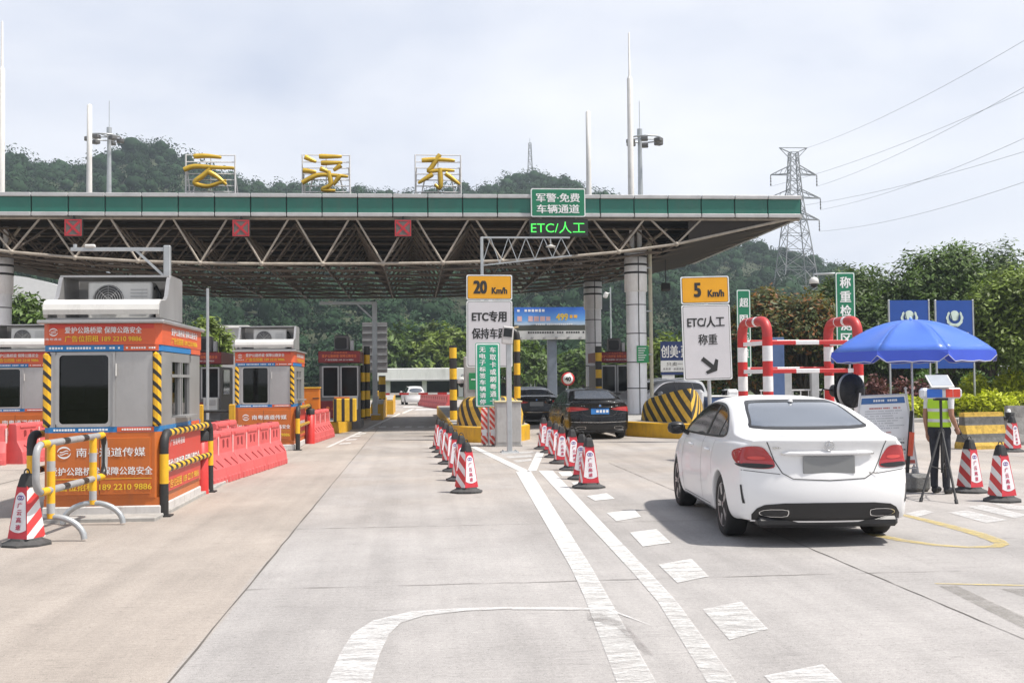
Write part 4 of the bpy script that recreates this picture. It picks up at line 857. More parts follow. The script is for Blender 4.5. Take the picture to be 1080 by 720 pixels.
# plinth island of the orange booths (low grey slab)
for xx, yy, ln, nm in ((X_(107, 14.4, 450), 13.95, 17.5, 'low concrete slab under the two orange booths left of the toll lane'), (X_(52, 26.4) - .74, 26.0, 30, 'low concrete slab under the orange booth at the left edge'), (X_(211, 40, 400), 38.5, 20, 'low concrete slab under the half hidden dark red booth')):
    m = MB(); m.box((0, ln / 2, .02), (1.56, ln, .06), conc_i, .01); o = m.build('island_slab', None, (xx, yy, 0)); tag(o, nm, 'traffic island', 'concrete slabs of the left islands')
# ---------------------------------------------------------------- hoops, bollards, guards
hoop_leg = stripes('hoop_leg_paint', YEL, BLK, (0, 0, 1), 1.0, offset=-.42, duty=.38); hoop_bar = stripes('hoop_bar_paint', YEL, BLK, (0, 1, .9), .30, duty=.5)
def hoop(label, x, y, L=3.1, h=1.06, r_=.058, dz=0):
    r = thing('guard_hoop', label, 'guard rail', (x, y, dz), 0, 'black and yellow guard hoops'); m = MB()
    for yy, s in ((0, 1), (L, -1)):
        m = MB(); m.tube([(0, yy, 0), (0, yy, h - .18)], r_, hoop_leg, 12); m.tube(arc_pts([(0, yy, h - .18), (0, yy, h), (0, yy + s * .2, h)], .17), r_ * 1.02, BLKM, 12); m.box((0, yy, .01), (.2, .2, .02), BLKM); m.build('leg', r)
    m = MB(); m.tube([(0, .2, h), (0, L - .2, h)], r_ * .85, hoop_bar, 12); m.build('top_rail', r); m = MB(); m.tube([(0, .03, h * .56), (0, L - .03, h * .56)], r_ * .75, hoop_bar, 12); m.build('lower_rail', r); return r
h0 = hoop('black and yellow guard hoop along the right side of the front booth', X_(174, 14.5, 520), 14.45)
copy_tree(h0, (X_(314, 27.9, 450), 27.9, 0), 0, 'black and yellow guard hoop beside the second orange booth'); copy_tree(h0, (X_(33, 14.6, 500), 14.6, 0), 0, 'black and yellow guard hoop left of the front booth, behind the grey barrier')
def red_bollard(label, x, y):
    r = thing('red_bollard', label, 'bollard', (x, y, 0), 0, 'red bollards with black tops'); m = MB(); m.lathe([(.12, 0), (.118, .05), (.108, .86), (.08, .87)], redm, 20); m.build('post', r); m = MB(); m.lathe([(.12, .82), (.122, .94), (.10, .97), (0, .98)], BLKM, 20); m.build('cap', r); return r
b0 = red_bollard('red bollard at the far end of the front guard hoop', X_(210.5, 17.2, 480), 17.3)
copy_tree(b0, (X_(327, 30.7, 440), 30.8, 0), 0, 'red bollard at the far end of the second guard hoop')
pc = MB(); p_ = gp(160, 541); pc.box((0, 0, .12), (.2, .18, .24), BLKM, .03); pc.tube([(0, 0, .2), (.05, -.05, .26), (.14, -.02, .2)], .018, mat('blue_strap', (.03, .15, .35), .5), 6); o = pc.build('cable_box', None, (p_.x, p_.y - .05, 0)); tag(o, 'small black cable box at the foot of the front booth', 'box')
# grey and yellow loop barrier
lpipe = stripes('loop_pipe_paint', (0.30, 0.305, 0.31), BLK, (0, 1, 0), .62, offset=.2, duty=.72, rough=.4); ypipe = stripes('post_pipe_paint', YEL, (0.36, 0.365, 0.37), (0, 0, 1), .46, offset=.1, duty=.76)
lb = thing('loop_barrier', 'grey and yellow tube barrier on two arched feet before the front booth', 'barrier', (-3.99, 12.35, 0), R(-2.5)); L = 1.35
m = MB(); loop = arc_pts([(0, L / 2, 1.07), (0, L + .42, 1.07), (0, L + .42, .56), (0, -.42, .56), (0, -.42, 1.07), (0, L / 2, 1.07)], .17); m.tube(loop[:-1], .039, lpipe, 10, closed=True); m.build('loop_tube', lb)
for yy, zz in ((L + .25, 1.07), (L + .25, .56), (-.2, 1.07), (-.2, .56)): m = MB(); m.tube([(0, yy - .09, zz), (0, yy + .09, zz)], .042, mat('yellow_tape', YEL, .45), 10); m.build('tape_band', lb)
for yy in (0, L):
    m = MB(); m.tube([(0, yy, .25), (0, yy, 1.05)], .044, ypipe, 10); m.build('post', lb)
    m = MB(); m.tube([(-.36 * math.cos(a), yy, .02 + .25 * math.sin(a)) for a in [math.pi * k / 14 for k in range(15)]], .034, galv, 10); m.build('foot', lb)
# ---------------------------------------------------------------- water barriers
pink = mat('barrier_pink_plastic', (0.64, 0.115, 0.115), .5, var=.12, scale=2.5, dirt=.12, trans=.12); pink_d = mat('barrier_hole', (0.22, 0.02, 0.02), .6); wreath = mat('reflector_white', (0.72, 0.5, 0.48), .5)
def water_barrier():
    m = MB(); L = 1.72; 
    prof = [(.27, 0.0), (.27, .10), (.25, .26), (.17, .40), (.115, .50), (.10, .84), (.075, .88), (-.075, .88), (-.10, .84), (-.115, .5), (-.17, .40), (-.25, .26), (-.27, .1), (-.27, 0)]
    n = len(prof); sec = []
    ys = []
    for h in (0, 1):
        o = h * L / 2
        ys += [(o + .0, .90), (o + .03, .98), (o + .07, 1.0), (o + .36, 1.03), (o + .43, 1.03), (o + L / 2 - .07, 1.0), (o + L / 2 - .03, .98), (o + L / 2 - .001, .90)]
    vs = []
    for y, s in ys: vs += [(a * s, y, b * (1 if s > .95 else .985)) for a, b in prof]
    m.add(vs, [(i * n + j, i * n + (j + 1) % n, (i + 1) * n + (j + 1) % n, (i + 1) * n + j) for i in range(len(ys) - 1) for j in range(n)], pink, False)
    m.poly(vs[:n], pink); m.poly(vs[-n:][::-1], pink)
    for h in (0, 1):
        yc = h * L / 2 + L / 4
        for sx in (-1, 1):
            for dy in (-.12, .12):   # slots in the upper web
                m.prism(rrect(.10, .2, .05), .012 * 1, pink_d, (sx * .114 + (.0), yc + dy, .63), (0, sx * 1, 0), (0, 0, 1))
            m.box((sx * .112, yc, .80), (.02, .62, .055), pink, .008)
            for k in range(4): m.box((sx * .262, yc - .3 + .2 * k, .06), (.05, .11, .12), pink, .012)
            m.bar((sx * .24, yc - .1, .28), (sx * .175, yc - .28, .40), .02, pink_d); m.bar((sx * .24, yc + .28, .28), (sx * .175, yc + .1, .40), .02, pink_d)
            m.box((sx * .115, yc + L / 4, .62), (.012, .035, .32), wreath)
        m.lathe([(.05, .87), (.05, .90), (0, .905)], pink_d, 10, (0, yc, 0))
    return m
WB = 'pink water filled barriers'
wbo = water_barrier().build('water_barrier'); wbo.location = (-3.16, 18.5, 0)
def wb_copy(lab, a, b, z=0):
    o = wbo.copy(); col.objects.link(o); o.location = (a[0], a[1], z); o.rotation_euler.z = -math.atan2(b[0] - a[0], b[1] - a[1]); tag(o, lab, 'barrier', WB); return o
line = [Vector((-3.62, 18.3)), Vector((-2.95, 23.95))]; dv = (line[1] - line[0]).normalized() * 1.76
for k, lab in enumerate(('pink water barrier nearest the front booth guard hoop', 'middle pink water barrier of the row before the second booth', 'pink water barrier at the far end of the row before the second booth')):
    a = line[0] + dv * k
    if k == 0: wbo.location = (a.x, a.y, 0); wbo.rotation_euler.z = -math.atan2(dv.x, dv.y); tag(wbo, lab, 'barrier', WB)
    else: wb_copy(lab, a, a + dv)
a = Vector((gp(333, 467).x - .27, gp(333, 467).y)); e_ = Vector((gp(357, 459).x - .27, gp(357, 459).y)); dv2 = (e_ - a).normalized() * 1.76
wb_copy('pink water barrier just right of the second booth guard hoop', a, a + dv2); wb_copy('pink water barrier next to the yellow kerb of the left island', a + dv2, a + dv2 * 2)
a = Vector((gp(28, 489).x - .3, gp(28, 489).y)); wb_copy('pink water barrier at the left edge of the photo, nearer one', a + Vector((-1.75, -.55)), a); wb_copy('pink water barrier at the left edge, farther one beside the grey barrier', a, a + Vector((.35, 1.7)))
wb_copy('pink water barrier peeking out behind the red bollard', (X_(229, 24, 450), 23.4), (X_(229, 24, 450) + .15, 25.2))
a = Vector((gp(474, 432).x, gp(474, 432).y)); e_ = Vector((gp(448, 428).x, gp(448, 428).y)); dv = (e_ - a).normalized()
nfar = int((e_ - a).length / 1.76) + 1
for k in range(min(nfar, 9)): wb_copy('pink barrier of the far row beyond the canopy, number %d from its near end' % (k + 1) if k else 'nearest pink barrier of the far row beyond the canopy', a + dv * 1.76 * k, a + dv * 1.76 * (k + 1))
# ---------------------------------------------------------------- cones
cred = mat('cone_red', (0.50, 0.03, 0.045), .45, var=.1, scale=8, dirt=.15); cwhite = mat('cone_reflective_white', (0.66, 0.65, 0.67), .4, var=.06, scale=10, dirt=.15); cstripe = stripes('cone_side_stripes', (0.56, 0.05, 0.05), (0.70, 0.69, 0.69), (0, -.62, 1), .2, duty=.52, wear=.1); ctx = mat('cone_lettering_red', (0.50, 0.03, 0.09), .5); cpur = mat('cone_logo_purple', (0.13, 0.07, 0.30), .5)
def cone():
    r = thing('traffic_cone', 'x', 'traffic cone', (0, 0, 0), 0, 'red and white traffic cones'); ang = [R(45 + 90 * k) for k in range(4)]
    m = MB(); oc = lambda rr, z: [(rr * math.cos(R(22.5 + 45 * k)), rr * math.sin(R(22.5 + 45 * k)), z) for k in range(8)]
    lv = [oc(.30, 0), oc(.30, .022), oc(.20, .055), oc(.19, .075)]; vs = sum(lv, []); m.add(vs, [(k * 8 + i, k * 8 + (i + 1) % 8, (k + 1) * 8 + (i + 1) % 8, (k + 1) * 8 + i) for k in range(3) for i in range(8)], greyrub); m.poly(vs[-8:], greyrub); m.build('base', r)
    m = MB(); a0, a1, z0, z1 = .150, .078, .075, .595
    hwz = lambda z: a0 + (a1 - a0) * (z - z0) / (z1 - z0)
    corners = [(-1, -1), (1, -1), (1, 1), (-1, 1)]; mts = [cred, cstripe, cred, cstripe]
    for k in range(4):
        p, q = corners[k], corners[(k + 1) % 4]; m.add([(p[0] * a0, p[1] * a0, z0), (q[0] * a0, q[1] * a0, z0), (q[0] * a1, q[1] * a1, z1), (p[0] * a1, p[1] * a1, z1)], [(0, 1, 2, 3)], mts[k])
    zl0, zl1 = .135, .535; nx = .02
    for s in (-1, 1):    # label panel with an arched top and bottom on two faces
        pts = []
        for i in range(13):
            t = -1 + 2 * i / 12; z = zl0 - .045 * (1 - t * t) * 0 + .03 * (t * t); pts.append((t * hwz(zl0) * .88, z))
        up_ = []
        for i in range(13):
            t = 1 - 2 * i / 12; z = zl1 - .045 * t * t; up_.append((t * hwz(zl1) * .84, z))
        m.add([(-s * x_, s * (hwz(z) + .003), z) for x_, z in pts + up_], [tuple(range(26))], cwhite)
        uu = (-s, 0, 0); sl = Vector((0, -s * (a0 - a1), z1 - z0)).normalized()
        for i, ch in enumerate('广云高速'):
            z = .405 - .072 * i; m.text(ch, ctx, (0, s * (hwz(z) + .008), z), .075, .055, uu, sl, bold=.02)
        z = .48; m.tube([(.03 * math.cos(a) - .016, s * (hwz(z + .02 * math.sin(a)) + .004), z + .02 * math.sin(a)) for a in [i * math.pi / 6 for i in range(12)]], .005, cpur, 5, closed=True)
        m.tube([(.03 * math.cos(a) + .016, s * (hwz(z + .02 * math.sin(a)) + .004), z + .02 * math.sin(a)) for a in [i * math.pi / 6 for i in range(12)]], .005, cpur, 5, closed=True)
    m.build('body', r)
    m = MB(); sq = lambda h, z, c=.3: [(h * x_, h * y_, z) for x_, y_ in ((-1, -1 + c), (-1 + c, -1), (1 - c, -1), (1, -1 + c), (1, 1 - c), (1 - c, 1), (-1 + c, 1), (-1, 1 - c))]
    lv = [sq(.088, .585), sq(.086, .60), sq(.064, .68), sq(.05, .71), sq(.03, .72)]; vs = sum(lv, []); m.add(vs, [(k * 8 + i, k * 8 + (i + 1) % 8, (k + 1) * 8 + (i + 1) % 8, (k + 1) * 8 + i) for k in range(4) for i in range(8)], BLKM); m.poly(vs[-8:], BLKM)
    c_ = m.build('cap', r); m = MB(); m.tube([(.042 * math.cos(a), 0, .715 + .045 * math.sin(a)) for a in [math.pi * k / 8 for k in range(9)]], .008, BLKM, 6); m.build('handle', c_); return r
c0 = cone(); od = ['nearest', 'second', 'third', 'fourth', 'fifth', 'sixth', 'seventh', 'eighth']
first = True
def put(pos, rz, lab):
    global first
    pos = pos * (1 + .27 / pos.y)
    if first: c0.location = (pos[0], pos[1], .0); c0.rotation_euler.z = R(rz); c0['label'] = lab; c0.scale = (.88, .88, 1.06); first = False; return
    o = copy_tree(c0, (pos[0], pos[1], 0.004), R(rz), lab); o.rotation_euler.x = R(rnd.uniform(-1.3, 1.3)); o.rotation_euler.y = R(rnd.uniform(-1.3, 1.3)); q = rnd.uniform(.97, 1.03); o.scale = (q * .86, q * .86, q * 1.06)
put(gp(28, 578), -25, 'red and white cone standing alone before the grey loop barrier')
for i, (px, py) in enumerate(((492, 521), (486, 508), (480, 498), (475, 490), (470, 483), (466, 477.5), (463, 473.5))):
    put(gp(px, py), (36, 12, 4, 22, 10, -10, 15)[i], ('%s cone' % od[i] if not i else '%s cone from the near end' % od[i]) + ' of the left row, beside the green signed island')
for i, (px, py) in enumerate(((621, 516), (614, 506.5), (604, 496.5), (592, 489.5), (586, 483), (580, 478), (574, 474))):
    put(gp(px, py), (5, -20, 12, 3, 18, -8, 10)[i], ('%s cone' % od[i] if not i else '%s cone from the near end' % od[i]) + ' of the right row, behind the black car')
put(gp(1023, 521), 22, 'red and white cone between the tripod and the rightmost near cone')
put(gp(1057, 531), 16, 'rightmost near cone, standing by the right edge of the photo')
put(gp(1068, 477), 20, 'small far cone in front of the grey concrete barrier')
# ---------------------------------------------------------------- lane signs
syel = mat('sign_amber', (0.70, 0.33, 0.006), .4, var=.04); swht = mat('sign_face_white', (0.56, 0.55, 0.57), .4, var=.03); sbk = mat('sign_back_black', (0.02, 0.02, 0.02), .5)
def lane_sign(label, xa, xb, ya, ym_, yb, Y, speed, rows, arrow=False, pole_to=0, tilt=0):
    k = Y / F; cx = (xa + xb) / 2; w_ = (xb - xa) * k; c_ = at(cx, ya, Y); r = thing('lane_sign', label, 'sign', (c_.x, Y, 0), 0, 'amber and white lane signs')
    zt = c_.z; zm = zt - (ym_ - ya) * k; z2 = zt - (yb - ya) * k; r.rotation_euler.y = R(tilt)
    def panel(name, z0, z1, face):
        m = MB(); h = z1 - z0; zc = (z0 + z1) / 2
        m.prism(rrect(w_, h, .05), .03, wb, (0, -.06, zc)); m.prism(rrect(w_ - .06, h - .06, .045), .004, sbk, (0, -.063, zc)); m.prism(rrect(w_ - .085, h - .085, .04), .004, face, (0, -.066, zc)); return m
    m = panel('p', zm + .012, zt, syel); h = zt - zm
    m.text(speed, btx, (-w_ * (.2 if len(speed) > 1 else .16), -.072, (zt + zm) / 2 + .01), w_ * (.30 if len(speed) > 1 else .15), h * .52, bold=.05); m.text('Km/h', btx, (w_ * .22, -.072, (zt + zm) / 2 - h * .12), w_ * .34, h * .26, bold=.04); m.build('speed_panel', r)
    m = panel('p', z2, zm - .012, swht)
    for t, px, py, tw, th, bo in rows: m.text(t, btx, ((px - cx) * k, -.072, zt - (py - ya) * k), tw * k, th * k, bold=bo)
    if arrow:
        a = Vector((-.20, 0)); ax_, az_ = (748 - cx) * k, zt - (386.5 - ya) * k; d1 = Vector((.77, -.64)).normalized(); n1_ = Vector((-d1.y, d1.x)); L = .26
        pt = lambda s, t: (ax_ + d1.x * s + n1_.x * t, -.0725, az_ + d1.y * s + n1_.y * t)
        m.poly([pt(-L, .06), pt(-L, -.06), pt(L * .35, -.06), pt(L * .1, -.22), pt(L * .42, -.24), pt(L, 0), pt(L * .42, .24), pt(L * .1, .22), pt(L * .35, .06)], btx)
    m.build('text_panel', r)
    m = MB(); m.tube([(0.03, 0, pole_to), (0.03, 0, zt - .05)], .055, galv, 12)
    for z in (zt - .2, zm - .3, z2 + .25): m.box((0.03, -.03, z), (w_ * .8, .05, .06), galv)
    m.build('pole', r); return r
lane_sign('amber 20 kilometre sign over tall white sign standing on the centre island', 490.5, 539, 290, 317, 387.5, 31.2, '20', [('ETC专用', 514.5, 334, 37, 11.5, .04), ('保持车距', 514.5, 352, 37, 11.5, .03)], False, .4, .4)
lane_sign('amber 5 kilometre sign over white sign with black diagonal arrow', 719.5, 772.5, 291.5, 321.5, 403, 28.6, '5', [('ETC/人工', 745.5, 340.5, 41, 12, .03), ('称重', 747, 359.5, 21, 11.5, .02)], True, 0, -1.2)
# small green vertical board with two columns of characters
def vboard(name, label, xa, xb, ya, yb, Y, panel, cols_, posts, grp=None, bw=.035, th=None, hue=None):
    k = Y / F; cx = (xa + xb) / 2; w_, h_ = (xb - xa) * k, (yb - ya) * k; c_ = at(cx, (ya + yb) / 2, Y); r = thing(name, label, 'sign', (c_.x, Y, 0), 0, grp); m = MB()
    m.prism(rrect(w_, h_, .04), .03, wb, (0, 0, c_.z)); m.prism(rrect(w_ - 2 * bw, h_ - 2 * bw, .03), .004, panel, (0, -.004, c_.z)); m.prism(rrect(w_ + .03, h_ + .03, .045), .02, panel, (0, .004, c_.z))
    for txt, px, y0, y1, cw in cols_:
        n = len(txt); st = (y1 - y0) / n
        for i, ch in enumerate(txt): m.text(ch, ltx, ((px - cx) * k, -.010, c_.z - (y0 + st * (i + .5) - (ya + yb) / 2) * k), cw * k, min(cw, st * .8) * k, bold=.025)
    m.build('panel', r); m = MB()
    for px in posts: m.tube([((px - cx) * k, .06, 0), ((px - cx) * k, .06, c_.z + h_ * .4)], .03, galv, 8); m.box(((px - cx) * k, .03, c_.z), (w_ * .6, .04, .05), galv)
    m.build('post', r); return r
vboard('green_sign', 'small green board with two columns of white characters before the centre island', 502, 527, 362, 428.5, 28.9, sgreen2, [('车取卡或刷粤通卡', 520, 365, 427, 6.6), ('无电子标签车辆请停', 509, 365, 427, 6.6)], (515,))
chev = stripes('chevron_red_white', (0.60, 0.06, 0.04), (0.70, 0.55, 0.50), (1.2, 0, 1), .17, duty=.55, absx=False, wear=.2)
for px, lab in ((511, 'red and white hazard marker post below the green board, left one'), (520, 'red and white hazard marker post below the green board, right one')):
    p = gp(px, 470); r = thing('hazard_marker', lab, 'marker post', (p.x, p.y, 0), 0, 'red and white hazard markers'); m = MB(); m.box((0, 0, .52), (.17, .03, .95), chev, .01); m.box((0, -.018, .35), (.12, .006, .16), wb); m.build('reflective_panel', r); m = MB(); m.box((0, .05, .5), (.07, .06, 1.0), conc_i, .01); m.build('post', r)
# equipment on and before the centre island
cab = mat('cabinet_grey', (0.42, 0.415, 0.40), .5, metal=.25, var=.08, dirt=.35)
p = gp(537, 471); r = thing('control_cabinet', 'low grey steel cabinet before the centre island nose', 'cabinet', (p.x, p.y + .4, 0)); wd = 27 * p.y / F
m = MB(); m.box((0, 0, .58), (wd, .6, 1.12), cab, .015); m.box((0, 0, 1.155), (wd + .06, .68, .04), mat('cabinet_lid', (0.50, 0.44, 0.26), .5, dirt=.3), .01); m.box((0, 0, .02), (wd + .04, .64, .04), conc_i); m.build('body', r); m = MB(); m.box((.0, -.308, .6), (wd - .06, .012, .98), cab, .004); m.build('door', r); 
p = gp(537.5, 477); r = thing('device_post', 'slim grey post on a square base plate before the cabinet', 'post', (p.x, p.y, 0)); zt = Z_(537, 350, p.y)
m = MB(); m.box((0, 0, zt / 2), (.12, .12, zt), galv, .01); m.build('post', r); m = MB(); m.box((0, 0, .015), (.42, .42, .03), galv, .005)
for sx in (-1, 1):
    for sy in (-1, 1): m.tube([(sx * .15, sy * .15, .03), (sx * .15, sy * .15, .06)], .018, galv, 6)
m.build('base_plate', r)
m = MB(); m.box((-.02, -.02, zt - .08), (.26, .16, .42), mat('device_head_grey', (.45, .44, .43), .45), .02, ry=R(6)); m.box((-.02, -.105, zt - .02), (.2, .012, .2), glass_d, ry=R(6)); m.tube([(.05, 0, zt), (.14, 0, zt + .1), (.24, .02, zt + .12)], .025, mat('bracket_tan', (.35, .27, .15), .5), 6); m.build('reader_head', r)
band = stripes('post_bands_yellow_black', (0.72, 0.42, 0.015), BLK, (0, 0, 1), .68, offset=.0, duty=.5)
def band_post(label, px, Y, ytop, z0=.4, w_=.17, bend=0):
    r = thing('striped_post', label, 'post', (X_(px, Y, 400), Y, z0), 0, 'black and yellow banded posts'); h = Z_(px, ytop, Y) - z0; m = MB(); m.tube([(0, 0, 0), (0, 0, h)] if not bend else arc_pts([(0, 0, 0), (0, 0, h), (bend, .05, h + .12)], .1), w_ / 2, band, 12); m.build('shaft', r); m = MB(); m.box((0, 0, .02), (.3, .3, .04), BLKM, .01); m.build('base', r); return r
band_post('black and yellow banded post on the right side of the centre island nose', 545.5, 31.8, 351, .5, .19, -.22)
band_post('tall black and yellow banded post at the left side of the centre island', 478, 35.5, 364, .4, .24)
band_post('tallest black and yellow banded post on the left island by the grey lamp pole', 387, 42, 365, .35, .24); band_post('shorter black and yellow banded post left of the tallest one on the left island', 382.5, 41, 385, .35, .16)
band_post('short black and yellow banded post on the left island near the boom barrier', 403, 50, 396, .9, .32)
band_post('black and yellow banded post behind the black car before the right booth', 631.5, 43.5, 365, .4, .26)
r = thing('equipment_locker', 'tall grey locker with a small green notice behind the green board', 'cabinet', (X_(498, 33.5), 33.5, .44)); m = MB(); m.box((0, 0, 1.0), (.5, .5, 2.0), cab, .015); m.build('body', r); m = MB(); m.box((.02, -.26, 1.25), (.26, .02, .5), gsm); m.box((.02, -.272, 1.3), (.14, .004, .04), ltx); m.build('notice_plate', r)
# speed dome cameras on short stems
def dome(label, x, y, z, arm=0.35, h=0.0):
    r = thing('dome_camera', label, 'camera', (x, y, z), 0, 'white dome cameras'); m = MB(); m.lathe([(0, .14), (.07, .13), (.13, .06), (.14, -.04), (.12, -.06)], acw, 16); m.build('housing', r); m = MB(); m.lathe([(.11, -.06), (.095, -.13), (.05, -.18), (0, -.19)], glass_d, 14); m.build('lens_dome', r); m = MB(); m.tube([(0, 0, .13), (0, 0, .22), (arm, .0, .24)] if not h else [(0, 0, .13), (0, 0, .2), (arm, 0, .2), (arm, 0, -h)], .03, galv, 8); m.build('bracket', r)
dome('white dome camera at the left side of the centre island', X_(487, 34, 400), 34, Z_(487, 402, 34), .25, 1.05)
# ---------------------------------------------------------------- gantry poles
def gantry(label, px, Y, ytop, x_arm, yarm, braced=True, z0=0, lamp=False, truss=False, r_=.065):
    x = X_(px, Y, ytop); zt = Z_(px, ytop, Y); xe = X_(x_arm, Y, yarm) - x; za = Z_(px, yarm, Y) - z0; r = thing('gantry_pole', label, 'pole', (x, Y, z0), 0, 'grey gantry poles'); s = math.copysign(1, xe)
    m = MB(); m.box((0, 0, (zt - z0) / 2), (r_ * 2, r_ * 2, zt - z0), galv, .015); m.box((0, 0, .015), (.4, .4, .03), galv); m.build('pole', r)
    m = MB(); m.bar((0, 0, za), (xe, 0, za), r_ * 1.1, galv)
    if not truss: m.bar((0, 0, za - abs(xe) * .32), (xe * .34, 0, za), r_ * .7, galv)
    else:
        m.bar((0, 0, za - .85), (xe * 1.02, 0, za - .55), r_ * .8, galv); q = 5
        for i in range(q): m.bar((xe * i / q, 0, za - .85 + .3 * i / q), (xe * (i + .5) / q, 0, za), r_ * .5, galv); m.bar((xe * (i + .5) / q, 0, za), (xe * (i + 1) / q, 0, za - .85 + .3 * (i + 1) / q), r_ * .5, galv)
    m.build('arm', r)
    if lamp:
        m = MB(); m.tube([(xe * .78, 0, za), (xe * .78, 0, za - .22)], .02, galv, 6); m.lathe([(.03, 0), (.16, -.05), (.13, -.08), (0, -.08)], acw, 14, (xe * .78, 0, za - .22)); m.build('lamp', r)
    else:
        m = MB(); m.tube([(xe * .96, 0, za), (xe * .96, 0, za + .1)], .04, galv, 8); m.box((xe * .8, -.02, za + .06), (.2, .1, .07), acw, .02); m.build('antenna', r)
gantry('grey gantry pole with braced arm above the front booth roof', 176.5, 22, 259, 75, 263, True, 0)
gantry('grey gantry pole with braced arm left of the centre lane, over the left island', 395, 45, 318, 337, 319.5, True, .35, r_=.1)
gantry('grey gantry pole with trussed arm and lamp above the amber 20 sign', 508, 33, 250, 601, 250.5, True, .44, True, True, .045)
# thin grey poles on the left
for px, Y, yt, lab in ((219, 36, 304, 'thin grey pole between the first two orange booths'), (645, 75, 303, 'thin pale pole left of the front white column')):
    r = thing('thin_pole', lab, 'pole', (X_(px, Y), Y, 0)); h = Z_(px, yt, Y); m = MB(); m.tube([(0, 0, 0), (0, 0, h)], .05, galv, 8); m.build('shaft', r)
    if px > 600: m = MB(); m.box((-.35, -.1, h - .55), (.3, .3, .4), acw, .06, ry=R(20)); m.tube([(0, 0, h - .4), (-.3, -.05, h - .4)], .03, galv, 6); m.build('lamp', r)
# ---------------------------------------------------------------- far background
r = thing('grey_board', 'tall grey ribbed board seen from behind, next to the left gantry pole', 'sign', (X_(395.5, 56), 56, 0)); w_ = 26 * 56 / F; zt = Z_(395, 340, 56); zl = Z_(395, 393, 56); m = MB(); m.box((0, 0, (zt + zl) / 2), (w_, .06, zt - zl), mat('grey_board', (.22, .215, .22), .5, var=.08), .01)
for k in range(7): m.box((0, -.05, zl + (zt - zl) * (k + .5) / 7), (w_, .04, .05), galv)
m.build('panel', r); m = MB(); m.tube([(0, .1, 0), (0, .1, zt)], .12, galv, 10); m.build('post', r)
wp_ = mat('bridge_white', (0.76, 0.76, 0.73), .6, var=.08, scale=.3, dirt=.3)
r = thing('white_shed', 'long low white shed with flat roof edge and dark openings beyond the far lanes', 'shed', (X_(505, 118), 118, 0)); xl, xr = X_(397, 118) - X_(505, 118), X_(612, 118) - X_(505, 118)
zt, zl = Z_(505, 387.5, 118), Z_(505, 401, 118); m = MB(); m.box(((xl + xr) / 2, 2.5, (zt + zl) / 2), (xr - xl, 5, zt - zl), wp_, .05); m.box(((xl + xr) / 2, -.04, zl + .08), (xr - xl + .1, .1, .14), framem); m.build('roof', r)
for k in range(6):
    m = MB(); m.box((xl + 1.2 + (xr - xl - 2.4) * k / 5, 1.0, zl / 2), (.5, .5, zl), wp_); m.build('column', r)
m = MB(); m.box(((xl + xr) / 2, 4.9, zl / 2), (xr - xl - .2, .1, zl - .02), mat('shed_back_wall', (.06, .075, .06), .8, var=.3, scale=.5)); m.build('back_wall', r)
r = thing('grey_building', 'plain grey flat building behind the second orange booth', 'building', (X_(246, 85), 85, 0)); zt = Z_(250, 345, 85); w_ = 26 * 85 / F; m = MB(); m.box((0, 3, zt / 2), (w_, 6, zt), mat('plain_render', (.36, .36, .36), .7, var=.08, scale=.4), .03); m.box((0, 3, zt + .05), (w_ + .3, 6.3, .18), wp_); m.build('wall', r)
for k in range(2):
    m = MB(); m.box((-.45 + .9 * k, -.01, zt - 1.7), (.6, .06, .7), glass_d); m.build('window', r)
r = thing('arched_roof_building', 'pale arched roof far behind the trees at the left edge', 'building', (X_(40, 92), 92, 0)); zt = Z_(48, 297, 92); m = MB(); pr = [(-7 + 14 * i / 12, (zt - 2.6) + 2.6 * (1 - (abs(i - 5) / 7.0) ** 2)) for i in range(13)]; m.prism([(-7, 0)] + pr + [(7, 0)], -6, mat('pale_roof', (.62, .63, .63), .5, var=.05), (0, 0, 0)); m.build('hall', r)
for k in range(3): m = MB(); m.box((-4 + 4 * k, -.02, 2), (2, .08, 2.2), glass_d); m.build('window', r)
# billboard with a picture of sky and hills
def sky_ad():
    m = bpy.data.materials.new('billboard_print'); m.use_nodes = True; nt = m.node_tree; b = nt.nodes['Principled BSDF']; b.inputs['Roughness'].default_value = .45; tc = nd(nt, 'ShaderNodeTexCoord'); sp = nd(nt, 'ShaderNodeSeparateXYZ'); nt.links.new(tc.outputs['Generated'], sp.inputs[0])
    n = nd(nt, 'ShaderNodeTexNoise'); n.inputs['Scale'].default_value = 5; n.inputs['Detail'].default_value = 5; nt.links.new(tc.outputs['Generated'], n.inputs['Vector'])
    a = nd(nt, 'ShaderNodeMath', operation='MULTIPLY_ADD'); a.inputs[1].default_value = .16; nt.links.new(n.outputs['Fac'], a.inputs[0]); nt.links.new(sp.outputs['Z'], a.inputs[2])
    cr = nd(nt, 'ShaderNodeValToRGB'); e = cr.color_ramp.elements; e[0].position = 0; e[0].color = (.05, .06, .04, 1); e[1].position = 1; e[1].color = (.03, .14, .55, 1)
    for p_, c in ((.30, (.06, .06, .05, 1)), (.34, (.45, .55, .65, 1)), (.55, (.12, .34, .70, 1))): x = e.new(p_); x.color = c
    nt.links.new(a.outputs[0], cr.inputs[0]); nt.links.new(cr.outputs[0], b.inputs['Base Color']); return m
Yb = 66; k = Yb / F; c_ = at(580, 341, Yb); r = thing('billboard', 'wide billboard with printed blue sky and yellow 499 on a single steel post', 'billboard', (c_.x, Yb, 0)); w_ = 76 * k
z0, z1, z2 = Z_(580, 324, Yb), Z_(580, 348.5, Yb), Z_(580, 358, Yb)
m = MB(); m.box((0, 0, (z0 + z1) / 2), (w_, .12, z0 - z1), sky_ad()); o = m.build('picture_panel', r)
